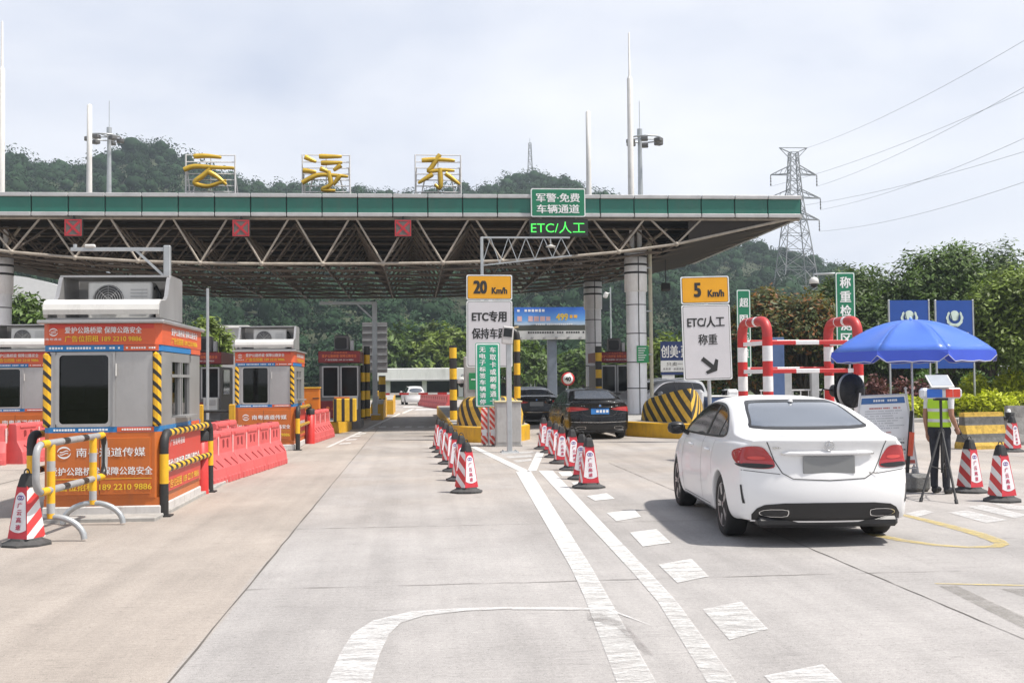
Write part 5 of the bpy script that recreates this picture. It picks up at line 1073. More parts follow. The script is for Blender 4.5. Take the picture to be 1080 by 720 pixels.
m = MB(); yy = -.07; m.text('499', ytx, (w_ * .17, yy, z1 + (z0 - z1) * .58), w_ * .17, .42, bold=.03); small_row(m, -w_ * .46, -w_ * .02, z0 - .2, .18, yy, ltx, 9); small_row(m, -w_ * .46, w_ * .04, z1 + .72, .34, yy, mat('print_pink', (.65, .42, .42), .5), 12, gap=.2); small_row(m, -w_ * .2, w_ * .3, z1 + .38, .10, yy, ltx, 13); small_row(m, w_ * .28, w_ * .4, z1 + .85, .22, yy, ogold, 14); m.build('lettering', r)
m = MB(); m.box((0, .0, (z1 + z2) / 2), (w_, .13, z1 - z2 - .01), mat('billboard_footer', (.52, .52, .50), .5)); small_row(m, -w_ * .35, w_ * .46, z1 - .12, .12, -.07, btx, 15)
for q in range(6): m.box((-w_ * .42 + w_ * .168 * q, -.2, z2 + .1), (.12, .3, .1), framem)
m.build('footer_panel', r)
m = MB(); m.box((.15, .4, z2 / 2), (.55, .5, z2), mat('post_blue_grey', (.17, .20, .24), .5), .03); m.box((0, .3, (z0 + z2) / 2), (w_ * .96, .3, (z0 - z2) * .9), framem); m.build('post', r)
# round speed limit sign
Yb = 58; k = Yb / F; c_ = at(599, 399.5, Yb); r = thing('speed_limit_sign', 'round white sign with red rim and black 40 beyond the black cars', 'sign', (c_.x, Yb, 0)); m = MB(); m.lathe([(0, -.02), (.36, -.02), (.36, .02), (0, .02)], mat('sign_rim_red', (.50, .03, .03), .45), 28, (0, 0, c_.z), 'Y'); m.lathe([(0, -.026), (.275, -.026), (.275, -.02)], wb, 28, (0, 0, c_.z), 'Y'); m.text('40', btx, (0, -.032, c_.z), .33, .24, bold=.04); m.build('disc', r); m = MB(); m.tube([(0, .05, 0), (0, .05, c_.z + .2)], .04, galv, 8); m.build('post', r)
# boom barrier across the far left lane
Yb = 55; x0 = X_(401, Yb); r = thing('boom_barrier', 'red and white boom barrier across the lane under the canopy', 'barrier', (x0, Yb, .35)); boomm = stripes('boom_paint', (0.50, 0.03, 0.03), WHT, (1, 0, 0), .95, duty=.5); m = MB(); m.box((0, 0, .45), (.35, .4, .9), ypaint, .03); m.build('housing', r); m = MB(); m.box((1.9, -.25, Z_(440, 415, Yb) - .35), (3.7, .05, .1), boomm); m.build('boom_arm', r)
# yellow kerb walls at the far end of the left island
for px0, px1, yb_, yt_, Y, lab in ((391, 404, 436, 420, 49, 'yellow concrete wall block at the rear of the left island'), (403, 414.5, 433, 417, 57, 'farther yellow concrete wall block before the boom barrier')):
    xa_, xb_ = X_(px0, Y), X_(px1, Y); zt = Z_(400, yt_, Y); m = MB(); w_ = xb_ - xa_; m.prism([(0, 0), (6, 0), (6, zt * .95), (3.5, zt), (0, zt * .72)], -w_, ypaint, (xa_, Y, 0), (0, 1, 0), (0, 0, 1)); m.prism([(.1, zt * .72), (3.5, zt + .01), (5.95, zt * .95 + .01), (5.95, zt * .95 + .06), (3.5, zt + .06), (.1, zt * .72 + .06)], -w_ * .9, conc_i, (xa_ + w_ * .05, Y, 0), (0, 1, 0), (0, 0, 1)); o = m.build('island_wall', None); tag(o, lab, 'wall', 'yellow walls of the left island')
r = thing('striped_block', 'yellow bumper block with black vertical stripes at the tip of the left island', 'bumper', (X_(364, 36.6), 36.5, .4)); vst = stripes('vertical_stripes', (0.66, .40, .02), BLK, (1, 0, 0), .26, duty=.6); m = MB(); m.box((0, 0, .38), (.75, .4, .76), vst, .03); m.build('body', r); m = MB(); m.box((-.1, -.02, .78), (.5, .3, .06), orange, .01); m.build('cap', r)
r = thing('orange_cabinet', 'orange steel cabinet right of the second orange booth', 'cabinet', (X_(328, 33.5, 420), 33.6, .02)); m = MB(); m.box((0, 0, .75), (.52, .4, 1.5), mat('cabinet_orange', (.55, .17, .015), .45, dirt=.2), .02); m.box((0, 0, 1.52), (.56, .44, .04), ypaint); m.build('body', r); m = MB(); m.box((0, -.205, .75), (.46, .012, 1.3), mat('cabinet_orange', YEL)); m.box((0.16, -.215, 1.2), (.2, .012, .03), BLKM); m.build('door', r)
# small yard things between first two booths
r = thing('yellow_gate', 'yellow and black pipe gate behind the front booth, left of the second booth', 'gate', (X_(243, 32, 430), 32, 0)); m = MB()
for x_ in (-.85, .05): m = MB(); m.box((x_, 0, .55), (.18, .1, 1.1), ypaint, .02); m.build('post', r)
for z in (.35, .62, .9): m = MB(); m.tube([(-.85, .08, z), (.05, .08, z)], .04, BLKM, 8); m.build('rail', r)
# blue roadside advert and ivory panels behind the right island
Yb = 52; k = Yb / F; c_ = at(712, 362, Yb); r = thing('blue_advert_board', 'dark blue advert board with large white characters, half behind the amber 5 sign', 'billboard', (c_.x, Yb, 0)); w_ = 32 * k; navy = mat('advert_navy', (.015, .035, .14), .45, var=.05); m = MB()
zA, zB, zC, zD = Z_(712, 360, Yb), Z_(712, 380, Yb), Z_(712, 392, Yb), Z_(712, 404, Yb)
m.box((0, 0, (zA + zB) / 2), (w_, .1, zA - zB), navy); m.text('创美·蓝', ltx, (-.02, -.056, (zA + zB) / 2 - .02), w_ * .96, (zA - zB) * .66, bold=.02); m.box((0, 0, (zB + zC) / 2), (w_, .1, zB - zC - .01), wb); m.text('只卖一', btx, (-.05, -.056, zB - .17), w_ * .55, .18); small_row(m, -w_ * .42, w_ * .4, zC + .15, .11, -.056, framem, 21); m.build('panel', r)
m = MB(); m.box((0, 0, zC - .08), (w_, .1, .12), navy); m.box((-w_ * .25, 0, (zC - .14 + zD) / 2), (w_ * .42, .08, zC - .14 - zD), wb); m.build('lower_panel', r); m = MB()
for sx in (-1, 1): m.tube([(sx * w_ * .4, .12, 0), (sx * w_ * .4, .12, zA)], .05, galv, 8)
m.build('post', r)
# ---------------------------------------------------------------- cars
def smooth(a, b, x): t = max(0, min(1, (x - a) / (b - a))); return t * t * (3 - 2 * t)
def interp(tab, y):
    xs = [t[0] for t in tab]; n = len(tab)
    if y <= xs[0]: return tab[0][1]
    if y >= xs[-1]: return tab[-1][1]
    i = max(k for k in range(n - 1) if xs[k] <= y); p0, p1 = tab[i], tab[i + 1]
    m = lambda k: 0 if k in (0, n - 1) else (tab[k + 1][1] - tab[k - 1][1]) / (tab[k + 1][0] - tab[k - 1][0])
    h = p1[0] - p0[0]; t = (y - p0[0]) / h; a, b = m(i) * h, m(i + 1) * h
    return (2 * t ** 3 - 3 * t * t + 1) * p0[1] + (t ** 3 - 2 * t * t + t) * a + (-2 * t ** 3 + 3 * t * t) * p1[1] + (t ** 3 - t * t) * b
SEDAN = dict(wb=2.84, yr=-1.02, yf=3.62, R=.355, W=.905, zw=.325, zs=1.0,
    top=[(-1.02, 1.065), (-.8, 1.085), (-.45, 1.115), (.0, 1.25), (.45, 1.385), (.9, 1.435), (1.35, 1.45), (1.8, 1.42), (2.2, 1.27), (2.65, 1.045), (2.95, .985), (3.3, .90), (3.62, .78)],
    belt=[(-1.02, .985), (-.5, .99), (.3, .975), (1.5, .94), (2.6, .90), (3.2, .80), (3.62, .68)],
    plan=[(-1.02, .80), (-.75, .865), (-.3, .90), (.3, .905), (2.0, .905), (2.7, .90), (3.1, .865), (3.4, .77), (3.62, .60)])
SUV = dict(wb=2.7, yr=-.92, yf=3.55, R=.385, W=.92, zw=.35, zs=1.0,
    top=[(-.92, 1.50), (-.7, 1.60), (-.3, 1.66), (.6, 1.69), (1.4, 1.66), (1.8, 1.55), (2.2, 1.30), (2.55, 1.12), (3.0, 1.05), (3.3, .99), (3.55, .86)],
    belt=[(-.92, 1.08), (0, 1.06), (1.5, 1.02), (2.5, 1.0), (3.1, .90), (3.55, .74)],
    plan=[(-.92, .82), (-.6, .88), (0, .92), (2.5, .92), (3.0, .88), (3.3, .80), (3.55, .62)])
def car_shell(S):
    wb_, Rr, zw = S['wb'], S['R'], S['zw']; st = set()
    for ya in (0, wb_):
        for d in (-.75, -.5, -.25, 0, .25, .5, .75, .93, -.93): st.add(round(ya + Rr * math.sin(d * math.pi / 2), 4))
        st.add(ya - Rr - .035); st.add(ya + Rr + .035)
    for y in [S['yr'] + .26, S['yr'] + .4, .6, .85, 1.1, 1.4, 1.7, 2.0, 2.25, S['yf'] - .22, S['yf'] - .32]: 
        if all(abs(y - s) > .05 for s in st): st.add(y)
    ys = sorted(y for y in st if S['yr'] + .22 <= y <= S['yf'] - .18)
    prof = [(0, .955), (.12, .98), (.35, 1.0), (.62, 1.0), (.82, .985), (1.0, .955)]
    def ring(y, wmul=1.0):
        zt = interp(S['top'], y); zbl = interp(S['belt'], y); w_ = interp(S['plan'], y) * wmul; zb_ = .20
        if y < -Rr - .04: zb_ = .24
        for ya in (0, wb_):
            if abs(y - ya) < Rr: zb_ = zw + math.sqrt(Rr * Rr - (y - ya) ** 2) * 1.0
        pts = []; flare = 0
        for ya in (0, wb_):
            d = abs(y - ya); flare = max(flare, .018 * (1 - smooth(Rr, Rr + .22, d)))
        low = prof[0][1]
        for t, s in prof:
            z = zb_ + (zbl - zb_) * t
            zz = (z - .2) / (zbl - .2); s2 = interp([(0, .955), (.12, .975), (.4, 1.0), (.65, 1.0), (.82, .985), (1, .955)], zz)
            pts.append((w_ * s2 + flare * (1 - smooth(.5, 1, zz)), z))
        pts = [(pts[0][0] - .10, zb_ + .02)] + pts
        xb = pts[-1][0]; hgt = max(.02, zt - zbl); tum = .50
        zr = zbl + hgt * (.86 if hgt > .2 else .62); sx = xb - .035 - tum * max(0, zr - zbl - .03)
        pts.append((xb - .035, zbl + min(.02, hgt * .3)))
        for f in (.33, .68): pts.append((xb - .035 + (sx - xb + .035) * f + .012 * smooth(.1, .3, hgt), zbl + .02 + (zr - zbl - .02) * f))
        pts.append((sx, zr)); 
        for f, g_ in ((.86, .55), (.62, .85), (.32, .97)): pts.append((sx * f, zr + (zt - zr) * g_))
        pts.append((0, zt)); return pts
    rings = [(y, ring(y)) for y in ys]; n = len(rings[0][1]); V = []; Fc = []
    def idx(i, j, s): return i * (2 * n - 1) + (j if s > 0 else 2 * n - 2 - j)
    def addring(fy, pts):
        for s in (1, -1):
            rng_ = range(n) if s > 0 else range(n - 2, -1, -1)
            for j in rng_: x_, z_ = pts[j]; V.append((s * x_, fy(x_, z_), z_))
    yr, yf = S['yr'], S['yf']
    def rear(x_, z_): 
        b = .26 * (abs(x_) / S['W']) ** 2.6; v = interp([(.2, .10), (.34, .03), (.5, 0), (.64, .005), (.74, .05), (.86, .075), (.98, .05), (1.06, .015), (1.3, .12), (1.6, .26)], z_); return yr + b + v
    def front(x_, z_):
        b = .36 * (abs(x_) / S['W']) ** 2.2; v = interp([(.2, .10), (.4, .02), (.6, .0), (.75, .06), (.9, .2)], z_); return yf - b - v
    rpts = ring(yr + .05, .985); fpts = ring(yf - .05, .98)
    addring(rear, rpts)
    for y, p in rings: addring(lambda a, b, y=y: y, p)
    addring(front, fpts); N = len(rings) + 2
    for i in range(N - 1):
        for j in range(2 * n - 2): a = i * (2 * n - 1) + j; Fc.append((a, a + 1, a + 2 * n, a + 2 * n - 1))
    # caps: rows follow the side points, columns follow the deck points
    def cap(i0, pts, fn, flip):
        k = 7; top = pts[k:]; m_ = len(top); grid = {}
        for rI in range(1, k + 1):
            for cI in range(m_):
                for s in (1, -1):
                    if cI == 0: grid[(rI, cI, s)] = idx(i0, rI, s) if rI < k else idx(i0, k, s); continue
                    if rI == k: grid[(rI, cI, s)] = idx(i0, k + cI, s); continue
                    if cI == m_ - 1 and s < 0: grid[(rI, cI, s)] = grid[(rI, cI, 1)]; continue
                    fr = top[cI][0] / top[0][0]; q = (rI - 1) / (k - 1); x_ = pts[rI][0] * fr; z_ = pts[rI][1] + (top[cI][1] - top[0][1]) * q ** 3
                    grid[(rI, cI, s)] = len(V); V.append((s * x_, fn(x_, z_), z_))
        for rI in range(1, k):
            for cI in range(m_ - 1):
                for s in (1, -1):
                    f = (grid[(rI, cI, s)], grid[(rI, cI + 1, s)], grid[(rI + 1, cI + 1, s)], grid[(rI + 1, cI, s)])
                    if len(set(f)) >= 3: Fc.append(f)
    cap(0, rpts, rear, 1); cap(N - 1, fpts, front, -1)
    bm = bmesh.new(); bv = [bm.verts.new(v) for v in V]
    for f in Fc:
        g_ = []; [g_.append(x) for x in f if x not in g_]
        try: bm.faces.new([bv[x] for x in g_])
        except ValueError: pass
    bmesh.ops.remove_doubles(bm, verts=bm.verts, dist=1e-4); bmesh.ops.recalc_face_normals(bm, faces=bm.faces)
    me = bpy.data.meshes.new('body'); bm.to_mesh(me); bm.free(); o = bpy.data.objects.new('body', me); col.objects.link(o); md = o.modifiers.new('s', 'SUBSURF'); md.levels = md.render_levels = 2
    bpy.context.view_layer.update(); m2 = bpy.data.meshes.new_from_object(o.evaluated_get(bpy.context.evaluated_depsgraph_get())); o.modifiers.clear(); o.data = m2; m2.name = 'body'
    m2.polygons.foreach_set('use_smooth', [True] * len(m2.polygons)); bpy.data.meshes.remove(me); return o
def resample(poly, st):
    out = []; n = len(poly)
    for i in range(n):
        a, b = Vector(poly[i]), Vector(poly[(i + 1) % n]); k = max(1, int((b - a).length / st))
        for j in range(k): out.append(a.lerp(b, j / k))
    return out
def chaikin(p, it=2):
    for _ in range(it):
        q = []
        for i in range(len(p)):
            a, b = Vector(p[i]), Vector(p[(i + 1) % len(p)]); q += [a * .75 + b * .25, a * .25 + b * .75]
        p = q
    return p
def patch(mb, bvh, poly, direction, m, off=.004, st=.035, thick=.0, rnd_=2):
    """panel cut to a 2-D outline and laid onto the shell. direction: 'rear','front','left','right','top'"""
    poly = chaikin([Vector(p) for p in poly], rnd_) if rnd_ else poly; pl = resample(poly, st)
    x0, x1 = min(p.x for p in pl), max(p.x for p in pl); y0, y1 = min(p.y for p in pl), max(p.y for p in pl); pts = [Vector(p) for p in pl]; n = len(pl)
    def inside(x, y):
        c = False
        for i in range(n):
            a, b = pl[i], pl[i - 1]
            if (a.y > y) != (b.y > y) and x < (b.x - a.x) * (y - a.y) / (b.y - a.y) + a.x: c = not c
        return c
    yy = y0 + st / 2
    while yy < y1:
        xx = x0 + st / 2
        while xx < x1:
            if inside(xx, yy) and min((Vector((xx, yy)) - p).length for p in pl) > st * .45: pts.append(Vector((xx, yy)))
            xx += st
        yy += st
    vv, _, ff, *_r = delaunay_2d_cdt(pts, [], [list(range(n))], 1, 1e-5)
    o3, dr = {'rear': (lambda a, b: Vector((a, -6, b)), Vector((0, 1, 0))), 'front': (lambda a, b: Vector((a, 8, b)), Vector((0, -1, 0))), 'left': (lambda a, b: Vector((-4, a, b)), Vector((1, 0, 0))), 'right': (lambda a, b: Vector((4, a, b)), Vector((-1, 0, 0))), 'top': (lambda a, b: Vector((a, b, 5)), Vector((0, 0, -1)))}[direction]
    vs = []; ok = []
    for v in vv:
        h = bvh.ray_cast(o3(v.x, v.y), dr)
        if h[0] is None: vs.append((0, 0, 0)); ok.append(False)
        else:
            nn = h[1] if h[1].dot(dr) < 0 else -h[1]; vs.append(h[0] + nn * off); ok.append(True)
    fl = [tuple(f) for f in ff if all(ok[k] for k in f)]
    used = sorted({k for f in fl for k in f}); mp_ = {k: i for i, k in enumerate(used)}
    mb.add([vs[k] for k in used], [tuple(mp_[k] for k in f) for f in fl], m, True)
def seam(mb, bvh, line, direction, m, w_=.008, off=.003):
    ln = [Vector(p) for p in line]; out = []
    for i in range(len(ln) - 1):
        k = max(1, int((ln[i + 1] - ln[i]).length / .04)); out += [ln[i].lerp(ln[i + 1], j / k) for j in range(k)]
    out.append(ln[-1]); pl = []
    L = []; Rr = []
    for i, p in enumerate(out):
        d = (out[min(i + 1, len(out) - 1)] - out[max(i - 1, 0)]).normalized(); nn = Vector((-d.y, d.x)) * w_ / 2; L.append(p + nn); Rr.append(p - nn)
    o3, dr = {'rear': (lambda a: Vector((a.x, -6, a.y)), Vector((0, 1, 0))), 'front': (lambda a: Vector((a.x, 8, a.y)), Vector((0, -1, 0))), 'left': (lambda a: Vector((-4, a.x, a.y)), Vector((1, 0, 0))), 'right': (lambda a: Vector((4, a.x, a.y)), Vector((-1, 0, 0))), 'top': (lambda a: Vector((a.x, a.y, 5)), Vector((0, 0, -1)))}[direction]
    vs = []; good = []
    for a, b in zip(L, Rr):
        h1, h2 = bvh.ray_cast(o3(a), dr), bvh.ray_cast(o3(b), dr)
        if h1[0] is None or h2[0] is None: good.append(False); vs += [(0, 0, 0)] * 2; continue
        for h in (h1, h2): vs.append(h[0] + (h[1] if h[1].dot(dr) < 0 else -h[1]) * off)
        good.append(True)
    fs = [(2 * i, 2 * i + 2, 2 * i + 3, 2 * i + 1) for i in range(len(out) - 1) if good[i] and good[i + 1]]
    if fs: mb.add(vs, fs, m)
cglass = mat('car_glass', (0.010, 0.011, 0.012), .05, spec=.4, var=.03); clamp = mat('tail_lamp_red', (0.36, 0.012, 0.018), .12, coat=.8, var=.15, scale=8); clamp2 = mat('tail_lamp_bright', (0.60, 0.06, 0.055), .2, coat=.6); cchr = mat('chrome', (0.62, 0.62, 0.62), .12, metal=1, var=.03); cblk = mat('car_trim_black', (0.015, 0.015, 0.016), .4, var=.15); tyre = mat('tyre_rubber', (0.018, 0.018, 0.018), .8, var=.25, scale=20, bump=.3); rimm = mat('rim_silver', (0.34, 0.34, 0.35), .3, metal=.8, var=.05); plateg = mat('plate_grey', (0.21, 0.215, 0.215), .6, var=.03); plateb = mat('plate_blue', (0.03, 0.20, 0.55), .45, var=.05); seamm = mat('panel_gap', (0.05, 0.05, 0.05), .7); hlamp = mat('headlamp_glass', (0.55, 0.57, 0.6), .08, coat=.8)
rglass = mat('rear_window_glass', (0.10, 0.115, 0.14), .06, spec=.8, var=.1, scale=2, coat=.8)
def wheel(par, x, y, S, sgn, steer=0):
    Rw = S['zw']; w = bpy.data.objects.new('wheel', None); col.objects.link(w); w.parent = par; w.location = (x, y, Rw); w.rotation_euler.z = steer
    m = MB(); tw = .112; rr = Rw
    pf = [(rr * .70, -tw * .9), (rr * .74, -tw), (rr * .93, -tw), (rr * .985, -tw * .82), (rr, -tw * .5), (rr, tw * .5), (rr * .985, tw * .82), (rr * .93, tw), (rr * .74, tw), (rr * .70, tw * .9)]
    m.lathe(pf, tyre, 36, (0, 0, 0), 'X'); m.build('tyre', w)
    m = MB(); s = sgn; m.lathe([(0, 0), (rr * .68, 0), (rr * .71, -.05 * s), (rr * .71, .0)], cblk, 28, (s * .03, 0, 0), 'X'); m.lathe([(rr * .715, s * .09), (rr * .70, s * .105), (rr * .665, s * .098), (rr * .655, s * .05)], rimm, 36, (0, 0, 0), 'X')
    for k in range(5):
        for dd in (-.13, .13):
            a = 2 * math.pi * k / 5 + dd; a2 = 2 * math.pi * k / 5 + dd * 1.75
            m.bar((s * .085, rr * .13 * math.cos(a), rr * .13 * math.sin(a)), (s * .09, rr * .68 * math.cos(a2 - dd * .9), rr * .68 * math.sin(a2 - dd * .9)), .03, rimm, .028)
    m.lathe([(0, s * .105), (rr * .12, s * .10), (rr * .17, s * .085), (rr * .17, s * .05)], rimm, 16, (0, 0, 0), 'X'); m.build('rim', w)
def outline_strip(mb, bvh, poly, direction, m, w_=.02, off=.006):
    seam(mb, bvh, [tuple(p) for p in chaikin([Vector(p) for p in poly], 2)] + [tuple(chaikin([Vector(p) for p in poly], 2)[0])], direction, m, w_, off)
def make_car(name, label, S, rgb, loc, heading, plate=None, style='a', metal=0.0, group='cars at the toll station', front_only=False):
    r = thing(name, label, 'car', loc, heading, group); pm = mat('car_paint_%s' % label[:18], rgb, .38 if rgb[0] > .3 else .28, metal=metal, var=.0, coat=.3 if rgb[0] > .3 else .35, spec=.25)
    b = car_shell(S); b.parent = r; b.data.materials.append(pm)
    bm = bmesh.new(); bm.from_mesh(b.data); bvh = BVHTree.FromBMesh(bm); bm.free()
    m = MB(); m.box((0, (S['yr'] + S['yf']) / 2, .42), (1.44, S['yf'] - S['yr'] - .5, .36), cblk, .05); m.box((0, S['wb'] / 2, .34), (1.62, S['wb'] - .85, .26), cblk, .04)
    for ya in (0, S['wb']): m.box((0, ya, .52), (1.46, S['R'] * 2 + .02, .42), cblk)
    m.build('underbody', r)
    for ya in (0, S['wb']):
        for s in (-1, 1): wheel(r, s * .775, ya, S, s)
    suv = S is SUV
    if not suv:
        dlo = [(-.02, 1.085), (.35, 1.26), (.75, 1.345), (1.3, 1.365), (1.75, 1.335), (2.15, 1.20), (2.52, 1.015), (2.40, .985), (1.2, 1.0), (.3, 1.02), (.05, 1.04)]
        pil = [(.98, 1.33), (1.06, 1.01)]; q = [(.30, 1.23), (.38, 1.03)]
    else:
        dlo = [(-.55, 1.18), (-.5, 1.48), (-.2, 1.55), (.8, 1.59), (1.35, 1.55), (1.75, 1.40), (2.2, 1.11), (2.1, 1.08), (.8, 1.10), (-.4, 1.13)]; pil = [(.86, 1.57), (.92, 1.1)]; q = [(.0, 1.55), (.05, 1.12)]
    for side in ('left', 'right'):
        m = MB(); patch(m, bvh, dlo, side, cglass, .005); wd = m.build('side_window', r)
        m = MB(); seam(m, bvh, pil, side, cblk, .10, .008); seam(m, bvh, q, side, cblk, .03, .008); outline_strip(m, bvh, dlo, side, cblk if rgb[0] < .3 or style == 'a' else cchr, .022, .007); m.build('frame', wd)
        m = MB(); yb_ = pil[1][0] + .02
        for ln in ([(yb_, 1.0), (yb_, .6), (yb_ - .02, .27)], [(2.28, .96), (2.32, .6), (2.28, .27), (.62, .27)], [(.42, .98), (.46, .75), (.40, .62)], ): seam(m, bvh, ln, side, seamm, .007)
        m.build('door_seams', r)
        for yy in (.72, 1.75):
            s = -1 if side == 'left' else 1; h = bvh.ray_cast(Vector((s * 4, yy, .86)), Vector((-s, 0, 0)))
            m = MB(); m.tube([(h[0].x, yy - .09, .86), (h[0].x + s * .03, yy - .07, .865), (h[0].x + s * .03, yy + .07, .865), (h[0].x, yy + .09, .86)], .014, pm, 8); m.build('door_handle', r)
        s = -1 if side == 'left' else 1; zm = 1.02 if not suv else 1.14; m = MB(); ym_ = 2.18 if not suv else 1.95
        m.lathe([(0, -.115), (.05, -.10), (.075, -.05), (.08, .02), (.07, .08), (.03, .11), (0, .115)], cblk if style == 'a' else pm, 14, (s * 1.0, ym_, zm + .02), 'X'); m.bar((s * .84, ym_ + .02, zm - .05), (s * .93, ym_, zm), .05, cblk); m.box((s * 1.0, ym_ - .066, zm + .02), (.15, .012, .085), cglass, .005); m.build('wing_mirror', r)
        m = MB(); seam(m, bvh, [(.45, .235), (S['wb'] - .45, .235)], side, cblk if style != 'a' else cchr, .02, .008); m.build('sill_trim', r)
    m = MB(); rw = [(-.64, 1.145), (-.60, 1.165), (-.51, 1.37), (-.40, 1.392), (.40, 1.392), (.51, 1.37), (.60, 1.165), (.64, 1.145), (.4, 1.13), (-.4, 1.13)] if not suv else [(-.62, 1.14), (-.52, 1.5), (.52, 1.5), (.62, 1.14)]
    patch(m, bvh, rw, 'rear', rglass, .005, .04, rnd_=2); wd = m.build('rear_window', r); m = MB(); outline_strip(m, bvh, rw, 'rear', cblk, .025, .006); m.build('frame', wd)
    m = MB(); fwz = (1.08, 1.36) if not suv else (1.16, 1.57); patch(m, bvh, [(-.70, fwz[0]), (-.56, fwz[1]), (.56, fwz[1]), (.70, fwz[0])], 'front', cglass, .005, .05); m.build('windscreen', r)
    if not suv:
        tl = {'a': [(.50, .78), (.60, .945), (.665, .985), (.80, .975), (.868, .93), (.872, .80), (.80, .765), (.60, .755)], 'b': [(.30, .84), (.34, .90), (.60, .925), (.86, .93), (.885, .86), (.88, .79), (.70, .80), (.62, .835)]}[style]
        for s, nm in ((-1, 'l'), (1, 'r')):
            m = MB(); pl = [(s * a, z) for a, z in tl][::s]; patch(m, bvh, pl, 'rear', clamp, .008, .025)
            lo = [(s * a, z) for a, z in ([(.525, .79), (.555, .805), (.865, .815), (.868, .785), (.79, .765), (.60, .76)] if style == 'a' else [(.31, .845), (.63, .845), (.7, .81), (.875, .80), (.87, .785), (.6, .82)])][::s]
            patch(m, bvh, lo, 'rear', cblk if style == 'a' else clamp2, .011, .025); tlo = m.build('tail_light', r)
            m = MB(); br = [(s * a, z) for a, z in ([(.60, .86), (.63, .885), (.78, .88), (.77, .85), (.66, .845)] if style == 'a' else [(.36, .865), (.40, .885), (.8, .90), (.84, .87)])][::s]; patch(m, bvh, br, 'rear', clamp2, .012, .02); m.build('light_guide', tlo)
            m = MB(); fl = [(s * a, z) for a, z in ((.45, .66), (.56, .72), (.74, .745), (.80, .72), (.74, .64), (.55, .62))]; patch(m, bvh, fl, 'front', hlamp, .006, .03); m.build('headlight', r)
        m = MB()
        seam(m, bvh, [(-.62, 1.06), (-.585, .985), (-.53, .84), (-.46, .72), (-.36, .665), (0, .65), (.36, .665), (.46, .72), (.53, .84), (.585, .985), (.62, 1.06)], 'rear', seamm, .009, .003); seam(m, bvh, [(-.84, .745), (-.48, .71)], 'rear', seamm, .006, .003); seam(m, bvh, [(.84, .745), (.48, .71)], 'rear', seamm, .006, .003); m.build('boot_seam', r)
        m = MB(); seam(m, bvh, [(-.47, .905), (-.3, .912), (0, .914), (.3, .912), (.47, .905)], 'rear', cchr if style == 'a' else cblk, .02, .008); m.build('boot_trim', r)
        m = MB(); tp = []  # added overhang strip, throws the shade of a plate recess
        for i in range(13):
            x_ = -.46 + .92 * i / 12; h = bvh.ray_cast(Vector((x_, -6, .912)), Vector((0, 1, 0)))[0]; tp.append(h + Vector((0, -.012, 0)))
        m.tube(tp, [.006] + [.022] * 11 + [.006], pm, 8); m.build('shade_strip', r)
        # boot lid lip
        m = MB(); pts = []
        for i in range(21):
            x_ = -.60 + 1.2 * i / 20; h = bvh.ray_cast(Vector((x_, -.93 + .16 * (abs(x_) / .6) ** 2.4, 3)), Vector((0, 0, -1)))
            if h[0] is not None: pts.append(h[0] + Vector((0, 0, .0)))
        m.tube(pts, [.004 + .016 * min(1, i / 3, (len(pts) - 1 - i) / 3) for i in range(len(pts))], pm, 8); m.build('boot_lip', r)
        m = MB(); y_ = bvh.ray_cast(Vector((0, -6, .80)), Vector((0, 1, 0)))[0].y
        m.box((0, y_ - .006, .80), (.52, .016, .165), plate or plateg, .004)
        if plate is plateb: small_row(m, -.2, .22, .80, .085, y_ - .017, ltx, 31)
        m.build('number_plate', r)
        m = MB(); df = [(-.78, .19), (-.74, .36), (-.60, .43), (0, .44), (.60, .43), (.74, .36), (.78, .19), (.4, .185), (-.4, .185)]; m.box((0, S['yr'] + .22, .24), (1.42, .22, .10), cblk, .03)
        patch(m, bvh, df, 'rear', cblk, .006, .05, rnd_=1); dfo = m.build('diffuser', r)
        for s in (-1, 1):
            m = MB(); ol = [(s * .55 + s * a, .335 + z) for a, z in ((-.14, .042), (.08, .038), (.15, .0), (.08, -.038), (-.13, -.036), (-.15, 0))][::s]
            patch(m, bvh, ol, 'rear', cchr, .014, .02, rnd_=1); c2 = Vector((s * .55, .335)); patch(m, bvh, [tuple(c2 + Vector(((p[0] - c2.x) * .93, (p[1] - c2.y) * .80))) for p in ol], 'rear', BLKM, .018, .02, rnd_=1); m.build('exhaust_tip', r)
        if style == 'a':
            hy = bvh.ray_cast(Vector((0, -6, .985)), Vector((0, 1, 0)))[0]; m = MB(); c0_ = hy + Vector((0, -.014, 0)); rr = .045
            m.tube([c0_ + Vector((rr * math.cos(a), 0, rr * math.sin(a))) for a in [i * math.pi / 10 for i in range(20)]], .0045, cchr, 5, closed=True)
            for k in range(3): a = R(90 + 120 * k); m.tube([c0_, c0_ + Vector((rr * math.cos(a), 0, rr * math.sin(a)))], [.007, .002], cchr, 5)
            m.build('badge', r)
            for xx, zz, ln in ((-.50, .965, .10), (.44, .715, .11)):
                h = bvh.ray_cast(Vector((xx, -6, zz)), Vector((0, 1, 0)))[0]
                m = MB(); small_row(m, xx - ln / 2, xx + ln / 2, zz, .02, h.y - .006, cchr, 5); m.build('badge_letters', r)
            for s, sd in ((-1, 'left'), (1, 'right')):
                m = MB(); patch(m, bvh, [(-.80, .42), (-.775, .60), (-.755, .60), (-.775, .42)], sd, BLKM, .006, .02, rnd_=0); m.build('bumper_vent', r)
            m = MB(); pts = [(0, -.0)]; m.lathe([(.0, .05), (.02, .03), (.03, 0)], pm, 8, (0, .42, 1.385)); m.build('roof_antenna', r)
        else:
